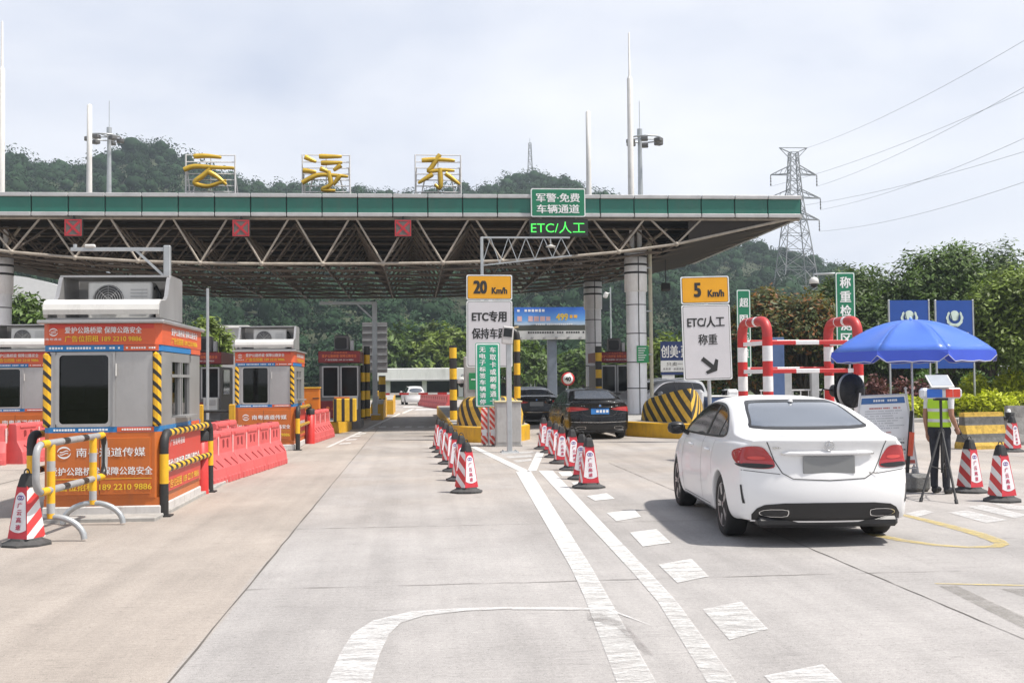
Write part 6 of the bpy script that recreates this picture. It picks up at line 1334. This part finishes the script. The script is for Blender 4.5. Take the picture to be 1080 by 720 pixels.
            hy = bvh.ray_cast(Vector((0, -6, .955)), Vector((0, 1, 0)))[0]; m = MB(); m.lathe([(.035, -.008), (.035, 0)], cchr, 16, (0, hy.y - .004, .955), 'Y'); m.lathe([(.026, -.009), (0, -.01)], plateb, 16, (0, hy.y - .004, .955), 'Y'); m.build('badge', r); m = MB()
            for xx in (-.46, .46): h = bvh.ray_cast(Vector((xx, -6, .955)), Vector((0, 1, 0)))[0]; small_row(m, xx - .07, xx + .07, .955, .03, h.y - .006, cchr, 8)
            m.build('badge_letters', r)
            m = MB(); seam(m, bvh, [(-.8, .50), (0, .485), (.8, .50)], 'rear', cchr, .012, .008); m.build('bumper_trim', r)
    for d_, zz in (('rear', .0), ('front', .45)):
        if d_ == 'front': m = MB(); patch(m, bvh, [(-.42, .38), (-.48, .62), (.48, .62), (.42, .38)], 'front', cblk, .006, .05); m.build('grille', r)
    if suv:
        m = MB(); patch(m, bvh, [(.5, .72), (.6, .86), (.84, .88), (.8, .76)], 'front', hlamp, .006, .03); patch(m, bvh, [(-.8, .76), (-.84, .88), (-.6, .86), (-.5, .72)], 'front', hlamp, .006, .03); m.build('headlight', r)
        for s in (-1, 1): m = MB(); m.tube([(s * .62, -.3, 1.66), (s * .6, .6, 1.72), (s * .6, 1.3, 1.67)], .018, cchr, 6); m.build('roof_rail', r)
    return r
wc = make_car('white_sedan', 'white sedan with grey number plate driving away in the right lane', SEDAN, (0.74, 0.74, 0.74), (4.17, 11.6, 0), R(-4.0), plateg, 'a')
wc.scale = (1, 1, 1.03)
bc = make_car('black_sedan', 'black sedan with a blue number plate waiting right of the centre island', SEDAN, (0.004, 0.0045, 0.006), (5.14, 31.6, 0), R(1.5), plateb, 'b')
def car_copy(src, label, loc, rz, paint=None, name=None):
    o = copy_tree(src, loc, rz, label)
    if name: o.name = name
    return o
dc = make_car('dark_grey_sedan', 'dark grey sedan ahead of the black car, half behind the centre island', SEDAN, (0.016, 0.017, 0.020), (X_(563, 42, 420), 42, 0), R(0), None, 'b')
dc.children[0].data.materials[0] = dc.children[0].data.materials[0]
fc = make_car('white_hatchback', 'small white car far off in the left lane beyond the canopy', SUV, (0.72, 0.72, 0.72), (X_(437.5, 80, 425), 80, 0), R(8), None, 'b'); fc.scale = (.8, .8, .8)
sv_ = make_car('silver_suv', 'silver car with dark windows parked behind the striped nose of the right island', SUV, (0.40, 0.41, 0.42), (X_(716, 43, 420), 42.6, 0), R(118), None, 'b', .3)
# ---------------------------------------------------------------- red and white hoop frame
rw_leg = stripes('hoop_red_white', (0.50, 0.022, 0.022), WHT, (0, 0, 1), .60, offset=.12, duty=.5, wear=.08); rw_bar = stripes('bar_red_white', (0.50, 0.03, 0.03), WHT, (1, 0, 0), 1.05, duty=.55, wear=.08); rw_top = stripes('top_red_white', (0.42, 0.035, 0.035), WHT, (0, 1, 0), .52, offset=.1, duty=.5, wear=.08); redp2 = mat('hoop_red', (0.42, 0.035, 0.035), .45)
Yh = 21.0; hx0, hx1 = X_(810, Yh), X_(905.5, Yh); dx = X_(783.5, Yh + 1.15) - hx0
zt = Z_(812, 338, Yh)
for xx, lab in ((hx0, 'red and white striped hoop behind the white car, left one'), (hx1, 'red and white striped hoop partly hidden by the blue umbrella')):
    r = thing('striped_hoop', lab, 'guard hoop', (xx, Yh, 0), 0, 'red and white hoops'); rr = .10
    for nm, ox, oy in (('f', 0, 0), ('b', dx, 1.15)): m = MB(); m.tube([(ox, oy, 0), (ox, oy, zt - .32)], rr, rw_leg, 14); m.box((ox, oy, .01), (.34, .34, .02), BLKM); m.build('leg', r)
    m = MB(); m.tube(arc_pts([(0, 0, zt - .32), (0, 0, zt), (dx * .35, .40, zt)], .28, 8), rr, redp2, 14); m.tube(arc_pts([(dx, 1.15, zt - .32), (dx, 1.15, zt), (dx * .65, .75, zt)], .28, 8), rr, redp2, 14); m.tube([(dx * .33, .38, zt), (dx * .67, .77, zt)], rr * 1.005, rw_top, 14); m.build('top_bend', r)
r = thing('striped_rail', 'double red and white rails joining the two striped hoops', 'rail', (hx0, Yh, 0)); L = hx1 - hx0
for z in (Z_(850, 361, Yh), Z_(850, 391, Yh)):
    m = MB(); m.box((L / 2, .02, z), (L - .18, .06, .085), rw_bar, .01); m.build('bar', r); m = MB(); m.box((L / 2 + dx, 1.15, z + .05), (L - .18, .06, .085), rw_bar, .01); m.build('bar', r)
    for ox in (0, L): m = MB(); m.bar((ox + dx * .12, .1, z), (ox + dx * .88, 1.05, z), .06, ltx, .08); m.build('bar', r)
# ---------------------------------------------------------------- green vertical signs, emblem boards
vboard('green_vertical_sign', 'dark green vertical sign half hidden behind the left striped hoop', 777.5, 792, 304.5, 397, 34, sgreen, [('超限车道', 785, 309, 382, 10)], (785,), 'dark green vertical signs', .03)
vboard('green_vertical_sign', 'dark green vertical sign between striped hoop and blue umbrella, rising above the trees', 881.5, 902.5, 286, 372, 31, sgreen, [('称重检测区', 892, 289, 366, 12.5)], (896,), 'dark green vertical signs', .03)
dome('white dome camera on a thin arm left of the tall green sign', X_(858.5, 31.2, 300), 31.2, Z_(858.5, 297, 31.2), X_(882, 31.2) - X_(858.5, 31.2))
navy2 = mat('board_blue', (0.008, 0.06, 0.30), .35, var=.06); emb = mat('emblem_pale', (0.55, 0.66, 0.60), .5); emb_d = mat('emblem_dark', (0.05, 0.10, 0.14), .5)
for xa, xb, Y, lab in ((935.5, 982.5, 40.6, 'blue board with pale wreath emblem, left of the pair above the umbrella'), (984.5, 1029, 40.6, 'blue board with pale wreath emblem, right of the pair above the umbrella')):
    k = Y / F; cx = (xa + xb) / 2; c_ = at(cx, 352.5, Y); w_ = (xb - xa) * k; h_ = 76 * k; r = thing('emblem_board', lab, 'sign', (c_.x, Y, .1), 0, 'blue emblem boards'); m = MB(); zc = c_.z - .1
    m.box((0, 0, zc), (w_ - .12, .05, h_ - .05), navy2)
    ez = zc + h_ * .25; s = .34
    ol = [(0, -.62), (.35, -.5), (.5, -.2), (.52, .25), (.38, .48), (0, .62), (-.38, .48), (-.52, .25), (-.5, -.2), (-.35, -.5)]
    m.prism([(a * s * .95, b * s * .95) for a, b in [(.56 * math.cos(t * math.pi / 8), .62 * math.sin(t * math.pi / 8) + .16) for t in range(16)]], .02, emb, (0, -.05, ez))
    for sx in (-1, 1):     # wreath branches
        for i in range(8):
            a0 = R(-92 + 17.5 * i); a1 = R(-92 + 17.5 * (i + 1)); q = lambda a, rr: Vector((sx * rr * math.cos(a) * s, -.047, ez - .05 + rr * math.sin(a) * s)); ro = .98 + .05 * (i % 2); ri = .62 + .02 * i
            m.poly([q(a0, ro), q(a1, ro), q(a1, ri), q(a0, ri)][::sx], emb)
        m.box((sx * .15, -.075, ez + .02), (.03, .012, .3), emb_d, ry=R(14 * sx))
    m.box((0, -.05, ez - .30), (.44, .01, .05), emb)
    m.text('云浮市公安局', ltx, (0, -.03, zc + h_ * .0), w_ * .72, .16, bold=.015); m.build('panel', r)
    for sx in (-1, 1): m = MB(); m.box((sx * (w_ / 2 - .03), .0, (zc + h_ / 2) / 2), (.06, .08, zc + h_ / 2), galv, .008); m.build('post', r)
# ---------------------------------------------------------------- umbrella
ub = mat('umbrella_blue', (0.17, 0.345, 0.92), .33, var=.05, scale=2, trans=.12, spec=.8, coat=.25); ubv = mat('umbrella_valance', (0.04, 0.085, 0.52), .5, var=.06); ubw = mat('umbrella_edging', (0.42, 0.42, 0.46), .6); steelp = mat('umbrella_steel', (.5, .5, .52), .35, metal=.6)
Yu = 16.4; ux = X_(961.5, Yu, 380); rim = Z_(961, 371, Yu); topz = Z_(961, 337, Yu); Ru = 88.5 * Yu / F
um = thing('umbrella', 'big blue umbrella with pale edging on a thin pole behind the notice board', 'umbrella', (ux, Yu, 0), R(-2)); m = MB(); n = 8; rings = 9; seg = 8
def upt(t, u):   # t radial 0..1 , u angle index in segments
    a = 2 * math.pi * u / (n * seg); ph = (u % seg) / seg; sag = math.sin(ph * math.pi); rr = Ru * t * (math.cos(math.pi / n) / math.cos((ph - .5) * 2 * math.pi / n)); rr *= 1.0
    return Vector((rr * math.cos(a), rr * math.sin(a), rim + (topz - rim) * (1 - t ** 2.0) - .16 * sag * t * (1 - t)))
N = n * seg
for s in range(n):
    vs = [upt(i / rings, (s * seg + j) if j < seg else ((s + 1) * seg) % N) for i in range(rings + 1) for j in range(seg + 1)]; q = seg + 1
    m.add(vs, [(i * q + j, (i + 1) * q + j, (i + 1) * q + j + 1, i * q + j + 1) for i in range(rings) for j in range(seg)], ub, True); cn = m.build('canopy', um)
md = cn.modifiers.new('t', 'SOLIDIFY'); md.thickness = .006
m = MB()
for s in range(n):
    vs = []
    for j in range(seg + 1):
        u = s * seg + j; q = upt(1, u % N) if j < seg else upt(1, (s * seg + seg) % N); ph = j / seg; fl = .155 * (1 if 0 < j < seg else .45) + .008 * math.sin(j * 2.3 + s); o = Vector((q.x, q.y, 0)).normalized()
        vs += [q + o * .004, q + o * .02 + Vector((0, 0, -fl)), q + o * .023 + Vector((0, 0, -fl - .012))]
    m.add(vs, [(3 * j, 3 * j + 1, 3 * j + 4, 3 * j + 3) for j in range(seg)], ubv); m.add(vs, [(3 * j + 1, 3 * j + 2, 3 * j + 5, 3 * j + 4) for j in range(seg)], ubw)
m.build('valance', um)
m = MB(); m.tube([(0, 0, 0), (0, 0, topz)], .017, steelp, 10); m.lathe([(.03, topz), (.02, topz + .03), (0, topz + .05)], ub, 10); m.build('pole', um)
m = MB()
for s in range(n): a = 2 * math.pi * s / n; m.tube([(0, 0, topz - .03)] + [upt(t, s * seg) + Vector((0, 0, -.012)) for t in (.3, .6, .98)], .006, steelp, 5); m.tube([(0, 0, rim - .02), upt(.5, s * seg) + Vector((0, 0, -.012))], .005, steelp, 5)
o = m.build('rib', um)
m = MB(); m.lathe([(.25, 0), (.25, .05), (.06, .09), (.03, .3), (.0, .3)], conc_i, 18); m.build('foot', um)
# ---------------------------------------------------------------- notice board, fan, marker, stone
nb = mat('notice_paper', (0.80, 0.81, 0.83), .4, var=.03); nblue = mat('notice_blue', (0.05, 0.15, 0.38), .45); ired = mat('print_red', (.50, .12, .10), .5); igrey = mat('print_grey', (.46, .47, .50), .5)
Yn = 16.0; pT0, pT1 = at(908, 418.5, Yn), at(954.5, 416.5, Yn); pB0, pB1 = at(897, 499, Yn), at(966.5, 497, Yn); r = thing('notice_board', 'white notice board with blue heading on a leaning tubular stand behind the car', 'notice board', (pB0.x, Yn, 0)); org = Vector((pB0.x, Yn, 0)); m = MB()
def q_(s, t, off=0):   # s across, t down
    a = pT0.lerp(pT1, s); b = pB0.lerp(pB1, s); p = a.lerp(b, t) - org; return p + Vector((0, -.02 * t * 4 - off, 0))
def quad(s0, s1, t0, t1, mt, off): m.poly([q_(s0, t1, off), q_(s1, t1, off), q_(s1, t0, off), q_(s0, t0, off)], mt)
m.add([q_(0, .0), q_(1, 0), q_(1, .9), q_(0, .9)] + [q_(0, .0) + Vector((0, .025, 0)), q_(1, 0) + Vector((0, .025, 0)), q_(1, .9) + Vector((0, .025, 0)), q_(0, .9) + Vector((0, .025, 0))], [(3, 2, 1, 0), (4, 5, 6, 7), (0, 1, 5, 4), (1, 2, 6, 5), (2, 3, 7, 6), (3, 0, 4, 7)], nb)
quad(.02, .97, .02, .10, nblue, .004)
rg = random.Random(5)
def prow(s0, s1, t, h, mt):
    s = s0
    while s < s1:
        w_ = h * rg.uniform(.9, 1.6)
        if rg.random() > .15: quad(s, min(s + w_, s1), t, t + h, mt, .007)
        s += w_ * 1.35
prow(.28, .90, .045, .028, ltx); prow(.2, .85, .15, .018, ired)
for i in range(8): prow(.12, .88 - .1 * (i % 3), .19 + .032 * i, .012, igrey)
prow(.2, .62, .47, .012, ired); quad(.62, .90, .54, .80, ltx, .004)
for i in range(5): prow(.65, .84, .56 + .045 * i, .018, btx if i % 2 else igrey)
for i in range(5): prow(.1, .5, .54 + .05 * i, .012, igrey)
quad(.55, .97, .84, .885, ired, .005); quad(.3, .52, .84, .885, wb, .005)
m.build('panel', r); m = MB(); e0, e1 = pT1 - org, pB1 - org; m.tube([e0 + Vector((.01, 0, .08)), e1 + Vector((.02, -.08, 0)) + Vector((0, 0, -e1.z + .0))], .017, fr_w, 8); m.lathe([(0, .03), (.03, 0), (0, -.03)], fr_w, 10, e0 + Vector((.01, 0, .1))); e0, e1 = pT0 - org, pB0 - org; m.tube([e0 + Vector((-.01, 0, .06)), Vector((e1.x - .02, -.08, 0))], .017, fr_w, 8); m.tube([q_(0, 0) + Vector((0, 0, .01)), q_(1, 0) + Vector((0, 0, .01))], .014, fr_w, 8); m.tube([q_(0, .95), q_(1, .95)], .012, fr_w, 8); m.build('stand', r)
m = MB(); m.tube([q_(.1, .05) + Vector((0, .03, 0)), Vector((q_(.1, 1).x, .75, 0))], .014, fr_w, 6); m.tube([q_(.9, .05) + Vector((0, .03, 0)), Vector((q_(.9, 1).x, .75, 0))], .014, fr_w, 6); m.build('back_leg', r)
Yf_ = 16.9; c_ = at(897, 412, Yf_); r = thing('pedestal_fan', 'black industrial fan on a pole between the white car and the notice board', 'fan', (c_.x, Yf_, 0), R(25)); rr = 19 * Yf_ / F; m = MB(); m.lathe([(rr, -.025), (rr * 1.03, 0), (rr, .025)], framem, 32, (0, 0, c_.z), 'Y'); m.lathe([(rr * .98, .0), (rr * .97, -.06), (rr * .6, -.12), (0, -.13)], BLKM, 28, (0, 0, c_.z), 'Y')
for k in range(16): a = k * math.pi / 8; m.tube([(0, -.138, c_.z), (rr * .6 * math.cos(a), -.128, c_.z + rr * .6 * math.sin(a)), (rr * math.cos(a), -.05, c_.z + rr * math.sin(a))], .004, BLKM, 4)
m.lathe([(rr * .97, .1), (rr * .6, .14), (.1, .16), (.1, .36), (0, .38)], BLKM, 24, (0, 0, c_.z), 'Y'); m.build('head', r); m = MB(); m.tube([(0, .2, 0), (0, .2, c_.z - rr * .3)], .025, galv, 8); m.lathe([(.3, 0), (.3, .03), (.05, .06), (.03, .1)], BLKM, 20, (0, .2, 0)); m.build('stand', r); m = MB(); m.tube([(.02, .3, c_.z), (-.3, .3, c_.z + .03), (-.42, .25, c_.z - .05), (-.45, .25, c_.z - .4)], .012, BLKM, 6); m.build('cable', r)
p = gp(970, 519); st = MB(); rg = random.Random(4); st.box((0, 0, .13), (.40, .32, .26), mat('rough_stone', (.17, .17, .165), .9, var=.3, scale=8, bump=.8), .05); o = st.build('stone_block', None, (p.x, p.y + .18, 0), R(8)); tag(o, 'rough grey stone block at the foot of the notice board', 'stone')
r = thing('marker_stick', 'leaning black stick with orange red sleeve, standing by the stone block', 'marker post', (p.x - .06, p.y + .42, 0)); orr = mat('sleeve_orange_red', (.62, .09, .04), .45); a, b = Vector((.07, 0, .24)), at(961.5, 433, p.y + .42) - Vector((p.x - .06, p.y + .42, 0)); m = MB(); m.tube([a, b], .028, BLKM, 10); m.tube([a, Vector((a.x, 0, 0))], .03, BLKM, 10); m.build('shaft', r); m = MB(); m.tube([a.lerp(b, .28) + Vector((.02, -.01, 0)), a.lerp(b, .66) + Vector((.02, -.01, 0))], .042, orr, 10); m.build('sleeve', r)
# ---------------------------------------------------------------- light bar on a tripod
p = gp(990, 525); Yt = p.y; xt = X_(992, Yt, 420); k = Yt / F; r = thing('warning_light', 'blue and red warning light bar with small solar panel on a black tripod', 'warning light', (xt, Yt, 0)); zl = Z_(992, 414.5, Yt)
m = MB(); m.tube([(0, 0, .35), (0, 0, zl - .04)], .02, BLKM, 8); m.lathe([(.04, 0), (.045, .06), (.03, .1)], BLKM, 10, (0, 0, .86)); m.build('mast', r)
for px, py in ((971, 529), (1009, 531), (999, 520)):
    f_ = gp(px, py) - Vector((xt, Yt, 0)); m = MB(); m.tube([(f_.x * .06, f_.y * .06, .92), f_ + Vector((0, 0, .01))], .017, BLKM, 8); m.tube([f_ * .5 + Vector((0, 0, .46)), (0, 0, .40)], .009, BLKM, 6); m.tube([f_ + Vector((0, 0, .0)), f_ * .95 + Vector((0, 0, .05))], .024, BLKM, 8); m.build('leg', r)
wd = 47 * k; lens = mat('lamp_housing_clear', (.55, .57, .6), .15, coat=.6); lblu = mat('lamp_blue', (.02, .13, .55), .2, coat=.6); lred = mat('lamp_red', (.62, .05, .03), .2, coat=.6)
m = MB(); m.box((0, 0, zl), (wd, .12, .15), lens, .035); m.box((0, 0, zl - .085), (wd * .3, .08, .03), BLKM); m.build('light_bar', r)
m = MB(); m.box((-wd * .19, -.061, zl), (wd * .37, .006, .115), lblu, .002); m.build('blue_lens', r); m = MB(); m.box((wd * .13 + .02, -.061, zl), (wd * .17, .006, .115), lred, .002); m.box((wd * .31 + .02, -.061, zl), (wd * .17, .006, .115), lred, .002); m.build('red_lens', r)
m = MB(); c2 = at(991, 403.5, Yt) - Vector((xt, Yt, 0)); m.box((c2.x, .0, c2.z + .02), (.32, .30, .02), mat('solar_frame', (.62, .63, .63), .35), .004, rx=R(34), rz=R(-6)); m.box((c2.x, -.003, c2.z + .034), (.28, .26, .004), mat('solar_cells', (.33, .36, .40), .2, coat=.5), rx=R(34), rz=R(-6)); m.tube([(.03, 0, zl + .07), (.03, .02, c2.z)], .02, galv, 6); m.box((.06, 0, (zl + c2.z) / 2 + .03), (.13, .03, .12), acw, .005); m.build('solar_panel', r)
# ---------------------------------------------------------------- concrete barriers
cyb = bpy.data.materials.new('barrier_paint')
def conc_barrier(label, xa, xb, yb_, yt_, Y, painted, rz):
    m = MB(); k = Y / F; L = (xb - xa) * k; h = (yb_ - yt_) * k * .98; r_x = X_((xa + xb) / 2, Y, 440); mt = stripes('barrier_bands', (0.50, 0.33, 0.06), (0.11, 0.11, 0.105), (0, 0, 1), h * .47, offset=.10, duty=.5, wear=.4, rough=.85) if painted else mat('old_concrete', (.24, .235, .225), .9, var=.3, scale=3, dirt=.5, bump=.5)
    pf = [(.29, 0), (.29, .08), (.20, .26), (.11, h * .7), (.09, h), (-.09, h), (-.11, h * .7), (-.20, .26), (-.29, .08), (-.29, 0)]
    m.prism(pf, L, mt, (L / 2, 0, 0), (0, 1, 0), (0, 0, 1))
    m.box((0, 0, h - .0), (L * .96, .14, .02), mt); o = m.build('concrete_barrier', None, (r_x, Y, 0), rz); tag(o, label, 'barrier', 'concrete barriers by the flower bed'); return o
b_ = gp(1036, 474); conc_barrier('concrete barrier with faded yellow and black bands right of the person', 1010, 1060, 477, 437, b_.y + .4, True, R(10)); conc_barrier('plain weathered grey concrete barrier cut by the right edge of the photo', 1060, 1115, 474, 431, b_.y + 1.6, False, R(-4))
r = thing('black_bucket', 'small dark object with pale cap sitting on the end of the striped concrete barrier', 'bucket', (X_(1064, b_.y + 1.0, 440), b_.y + .95, Z_(1064, 442, b_.y + 1))); m = MB(); m.lathe([(.09, 0), (.11, .16), (.10, .17)], BLKM, 14); m.box((-.13, 0, .03), (.1, .1, .1), BLKM, .02); m.build('tub', r); m = MB(); m.lathe([(.05, .17), (.04, .24), (0, .25)], ltx, 10, (-.03, 0, 0)); m.build('cap', r)
r = thing('white_railing', 'low white railing under the trees at the right edge', 'railing', (X_(1073, 50), 49, .1)); m = MB(); rh = Z_(1070, 386, 49) - .1
for i in range(16): m.tube([(-1.5 + .22 * i, 0, 0), (-1.5 + .22 * i, 0, rh)], .022, fr_w, 6)
m.build('baluster', r); m = MB()
for z in (rh, .35): m.tube([(-1.55, 0, z), (1.9, 0, z)], .03, fr_w, 6)
m.build('rail', r)
# grey gate posts and blue boards behind the hoop frame
gb = mat('faded_blue', (.06, .11, .24), .5, var=.15)
r = thing('blue_sign', 'dark blue panel standing behind the left striped hoop', 'sign', (X_(821, 36), 36, 0)); m = MB(); zt = Z_(821, 362, 36); m.box((0, 0, (zt + .5) / 2 + .2), (.42, .06, zt - .5), gb, .01); m.build('panel', r); m = MB(); m.tube([(0, .06, 0), (0, .06, zt - .2)], .04, galv, 8); m.build('post', r)
r = thing('gate_frame', 'pale grey gate posts with low rails between the two striped hoops', 'gate', (X_(843, 38), 38, 0)); m = MB()
for x_ in (-.45, .55): m.box((x_, 0, Z_(843, 389, 38) / 2), (.28, .2, Z_(843, 389, 38)), mat('gate_post_grey', (.36, .37, .38), .6, var=.15), .02)
m.build('post', r); m = MB()
for z in (.5, .9, 1.25): m.box((.05, .02, z), (3.0, .05, .05), fr_w)
for k_ in range(11): m.box((-1.4 + .29 * k_, .02, .85), (.03, .03, .8), fr_w)
m.build('rail', r)
for px, w_, h_, lab in ((760, 1.5, 1.25, 'small blue and white parked vehicle behind the arrow sign'), (797, 1.2, 1.3, 'small blue and white parked vehicle between the legs of the left hoop')):
    r = thing('parked_vehicle', lab, 'vehicle', (X_(px, 39), 39, 0), R(90), 'small vehicles parked behind the hoops'); m = MB(); m.box((0, 0, .75), (.9, 1.2, .55), gb, .04); m.box((0, 0, 1.05), (.94, 1.25, .05), wb, .01); m.build('cargo_box', r); m = MB(); m.box((0, .95, .85), (.7, .5, .9), mat('cab_white', (.55, .56, .58), .4), .1); m.box((0, 1.17, 1.12), (.6, .06, .3), glass_d, .02); m.build('cab', r)
    for x_, y_ in ((-.45, -.3), (.45, -.3), (0, 1.2)): m = MB(); m.lathe([(.12, -.05), (.25, -.06), (.26, 0), (.25, .06), (.12, .05)], tyre, 20, (x_, y_, .26), 'X'); m.build('wheel', r)
# ---------------------------------------------------------------- person
skin = mat('skin', (0.33, 0.17, 0.11), .55, var=.08, scale=9); trous = mat('trousers_navy', (0.018, 0.020, 0.028), .85, var=.3, scale=7, bump=.4); shirt = mat('shirt_white', (0.62, 0.62, 0.63), .8, var=.05, scale=6, bump=.3); shoe = mat('shoe_black', (.015, .015, .015), .5)
vest = mat('vest_lime', (0.42, 0.68, 0.03), .7, var=.08, scale=6); refl = mat('vest_reflective', (0.55, 0.56, 0.55), .35, metal=.2); hairm = mat('hair_black', (.012, .010, .009), .6)
pp = gp(990, 521); ps = thing('person', 'person in lime safety vest and dark trousers standing behind the light bar tripod', 'person', (X_(991.5, 15.25, 470), 15.25, 0), R(-58)); ps.scale = (.9, .9, 1.0)
def limb(bm, pts, rs, n=12):
    t = MB(); t.tube(pts, rs, skin, n); b0 = [bm.verts.new(v) for v in t.v]
    for f in t.f: bm.faces.new([b0[i] for i in f])
def ell(bm, c, r3, rot=None):
    mt_ = Matrix.Translation(c) @ (rot or Matrix.Identity(4)) @ Matrix.Diagonal((*r3, 1)); bmesh.ops.create_icosphere(bm, subdivisions=3, radius=1, matrix=mt_)
bm = bmesh.new()
for s in (-1, 1):
    limb(bm, [(s * .085, 0, .95), (s * .095, .0, .72), (s * .10, .015, .50), (s * .10, .0, .47), (s * .105, -.02, .28), (s * .105, -.02, .10)], [.088, .083, .064, .063, .062, .058]); ell(bm, (s * .085, -.01, .90), (.105, .115, .12)); ell(bm, (s * .112, .05, .05), (.045, .135, .05)); ell(bm, (s * .105, -.02, .06), (.045, .05, .06))
ell(bm, (0, 0, .98), (.165, .115, .13)); ell(bm, (0, 0, 1.10), (.155, .105, .15)); ell(bm, (0, .0, 1.27), (.175, .11, .17)); ell(bm, (0, -.005, 1.37), (.185, .095, .10)); limb(bm, [(0, 0, 1.40), (0, .015, 1.47), (0, .03, 1.55)], [.072, .056, .056])
ell(bm, (0, .03, 1.615), (.074, .093, .112)); ell(bm, (0, .07, 1.56), (.052, .058, .06)); limb(bm, [(0, .115, 1.635), (0, .132, 1.60), (0, .118, 1.585)], [.008, .014, .008], 8)
for s in (-1, 1): ell(bm, (s * .078, .025, 1.61), (.012, .022, .034)); ell(bm, (s * .032, .112, 1.635), (.012, .008, .008))
limb(bm, [(-.02, .125, 1.555), (.02, .125, 1.555)], [.008, .008], 6)
def arm(sh, el, wr, hd, fdir):
    sh, el, wr, hd = map(Vector, (sh, el, wr, hd)); limb(bm, [sh, sh.lerp(el, .5), el, el.lerp(wr, .35), wr], [.056, .047, .041, .042, .028]); ell(bm, sh, (.062, .06, .065)); d = (hd - wr).normalized(); side = d.cross(Vector(fdir)).normalized(); fd = Vector(fdir)
    limb(bm, [wr, wr.lerp(hd, .5), hd], [.027, .034, .034]); 
    for i, (o, l) in enumerate(((-.030, .066), (-.010, .076), (.010, .072), (.029, .056))): b0 = hd + side * o * .95; limb(bm, [b0 - d * .03, b0 + d * l * .45, b0 + d * l * .8 + fd * .016, b0 + d * l + fd * .032], [.0115, .011, .010, .008], 8)
    t0 = wr.lerp(hd, .35) + fd * .01; limb(bm, [t0, t0 - side * .035 + d * .02 + fd * .012, t0 - side * .045 + d * .055 + fd * .02], [.013, .012, .009], 8)
arm((-.205, 0, 1.385), (-.240, -.02, 1.12), (-.243, .03, .885), (-.24, .045, .80), (.35, .94, 0)); arm((.205, 0, 1.385), (.240, -.05, 1.13), (.235, .10, .95), (.225, .15, .89), (-.3, .2, .93))
me = bpy.data.meshes.new('body'); bm.to_mesh(me); bm.free(); body = bpy.data.objects.new('body', me); col.objects.link(body)
rm = body.modifiers.new('r', 'REMESH'); rm.mode = 'VOXEL'; rm.voxel_size = .0085; sm_ = body.modifiers.new('s', 'SMOOTH'); sm_.factor = .5; sm_.iterations = 3
bpy.context.view_layer.update(); m2 = bpy.data.meshes.new_from_object(body.evaluated_get(bpy.context.evaluated_depsgraph_get())); body.modifiers.clear(); body.data = m2; body.parent = ps
for mt_ in (skin, trous, shirt, shoe): m2.materials.append(mt_)
mi_ = []
for f in m2.polygons:
    c = f.center; armz = abs(c.x) > .195 and c.z < 1.2
    if abs(c.x) > .19 and c.z < 1.225: k_ = 0
    elif c.z < .075: k_ = 3
    elif c.z < 1.0 and abs(c.x) < .2: k_ = 1
    elif c.z < 1.455: k_ = 2
    else: k_ = 0
    mi_.append(k_)
m2.polygons.foreach_set('material_index', mi_); m2.polygons.foreach_set('use_smooth', [True] * len(mi_))
# vest: open shell round the torso, sleeveless
m = MB(); lv = [(.965, .185, .140), (1.06, .180, .133), (1.16, .182, .130), (1.27, .192, .129), (1.36, .180, .118), (1.42, .125, .085), (1.455, .085, .075)]; n = 32; vs = []
for z, rx_, ry_ in lv:
    for j in range(n):
        a = 2 * math.pi * j / n; w_ = 1 + .012 * math.sin(a * 5 + z * 9); vs.append((rx_ * math.copysign(abs(math.cos(a)) ** .85, math.cos(a)) * w_, ry_ * math.copysign(abs(math.sin(a)) ** .85, math.sin(a)) * w_, z))
fs = [(i * n + j, i * n + (j + 1) % n, (i + 1) * n + (j + 1) % n, (i + 1) * n + j) for i in range(len(lv) - 1) for j in range(n)]; m.add(vs, fs, vest, True); vo = m.build('vest', ps); md = vo.modifiers.new('t', 'SOLIDIFY'); md.thickness = .006
m = MB()
for z in (1.035, 1.185):
    vs = []
    for dz in (0, .045):
        zz = z + dz
        for j in range(n):
            a = 2 * math.pi * j / n; rx_ = interp([(l[0], l[1]) for l in lv], zz) + .004; ry_ = interp([(l[0], l[2]) for l in lv], zz) + .004; w_ = 1 + .012 * math.sin(a * 5 + zz * 9); vs.append((rx_ * math.copysign(abs(math.cos(a)) ** .85, math.cos(a)) * w_, ry_ * math.copysign(abs(math.sin(a)) ** .85, math.sin(a)) * w_, zz))
    m.add(vs, [(j, (j + 1) % n, n + (j + 1) % n, n + j) for j in range(n)], refl, True)
m.build('reflective_band', vo)
bm = bmesh.new(); ell(bm, (0, .018, 1.645), (.083, .098, .098)); bmesh.ops.delete(bm, geom=[v for v in bm.verts if v.co.z < 1.60 + max(0, v.co.y - .0) * .75], context='VERTS'); me = bpy.data.meshes.new('hair'); bm.to_mesh(me); bm.free(); me.materials.append(hairm); ho_ = bpy.data.objects.new('hair', me); col.objects.link(ho_); ho_.parent = ps
hd = ps.matrix_basis; r = thing('walkie_talkie', 'small black handheld radio with strap in the right hand of the person', 'radio', ps.location + Matrix.Rotation(R(-58), 3, 'Z') @ Vector((.205, .158, .90)), R(-58)); m = MB(); m.box((0, 0, 0), (.055, .035, .12), BLKM, .008, rx=R(40)); m.build('case', r); m = MB(); m.tube([(.015, -.03, .06), (.03, -.09, .17)], .007, BLKM, 6); m.build('aerial', r); m = MB(); m.tube([(0, .04, -.05), (.05, .03, -.1), (.11, .0, -.12)], .006, BLKM, 5); m.build('strap', r)
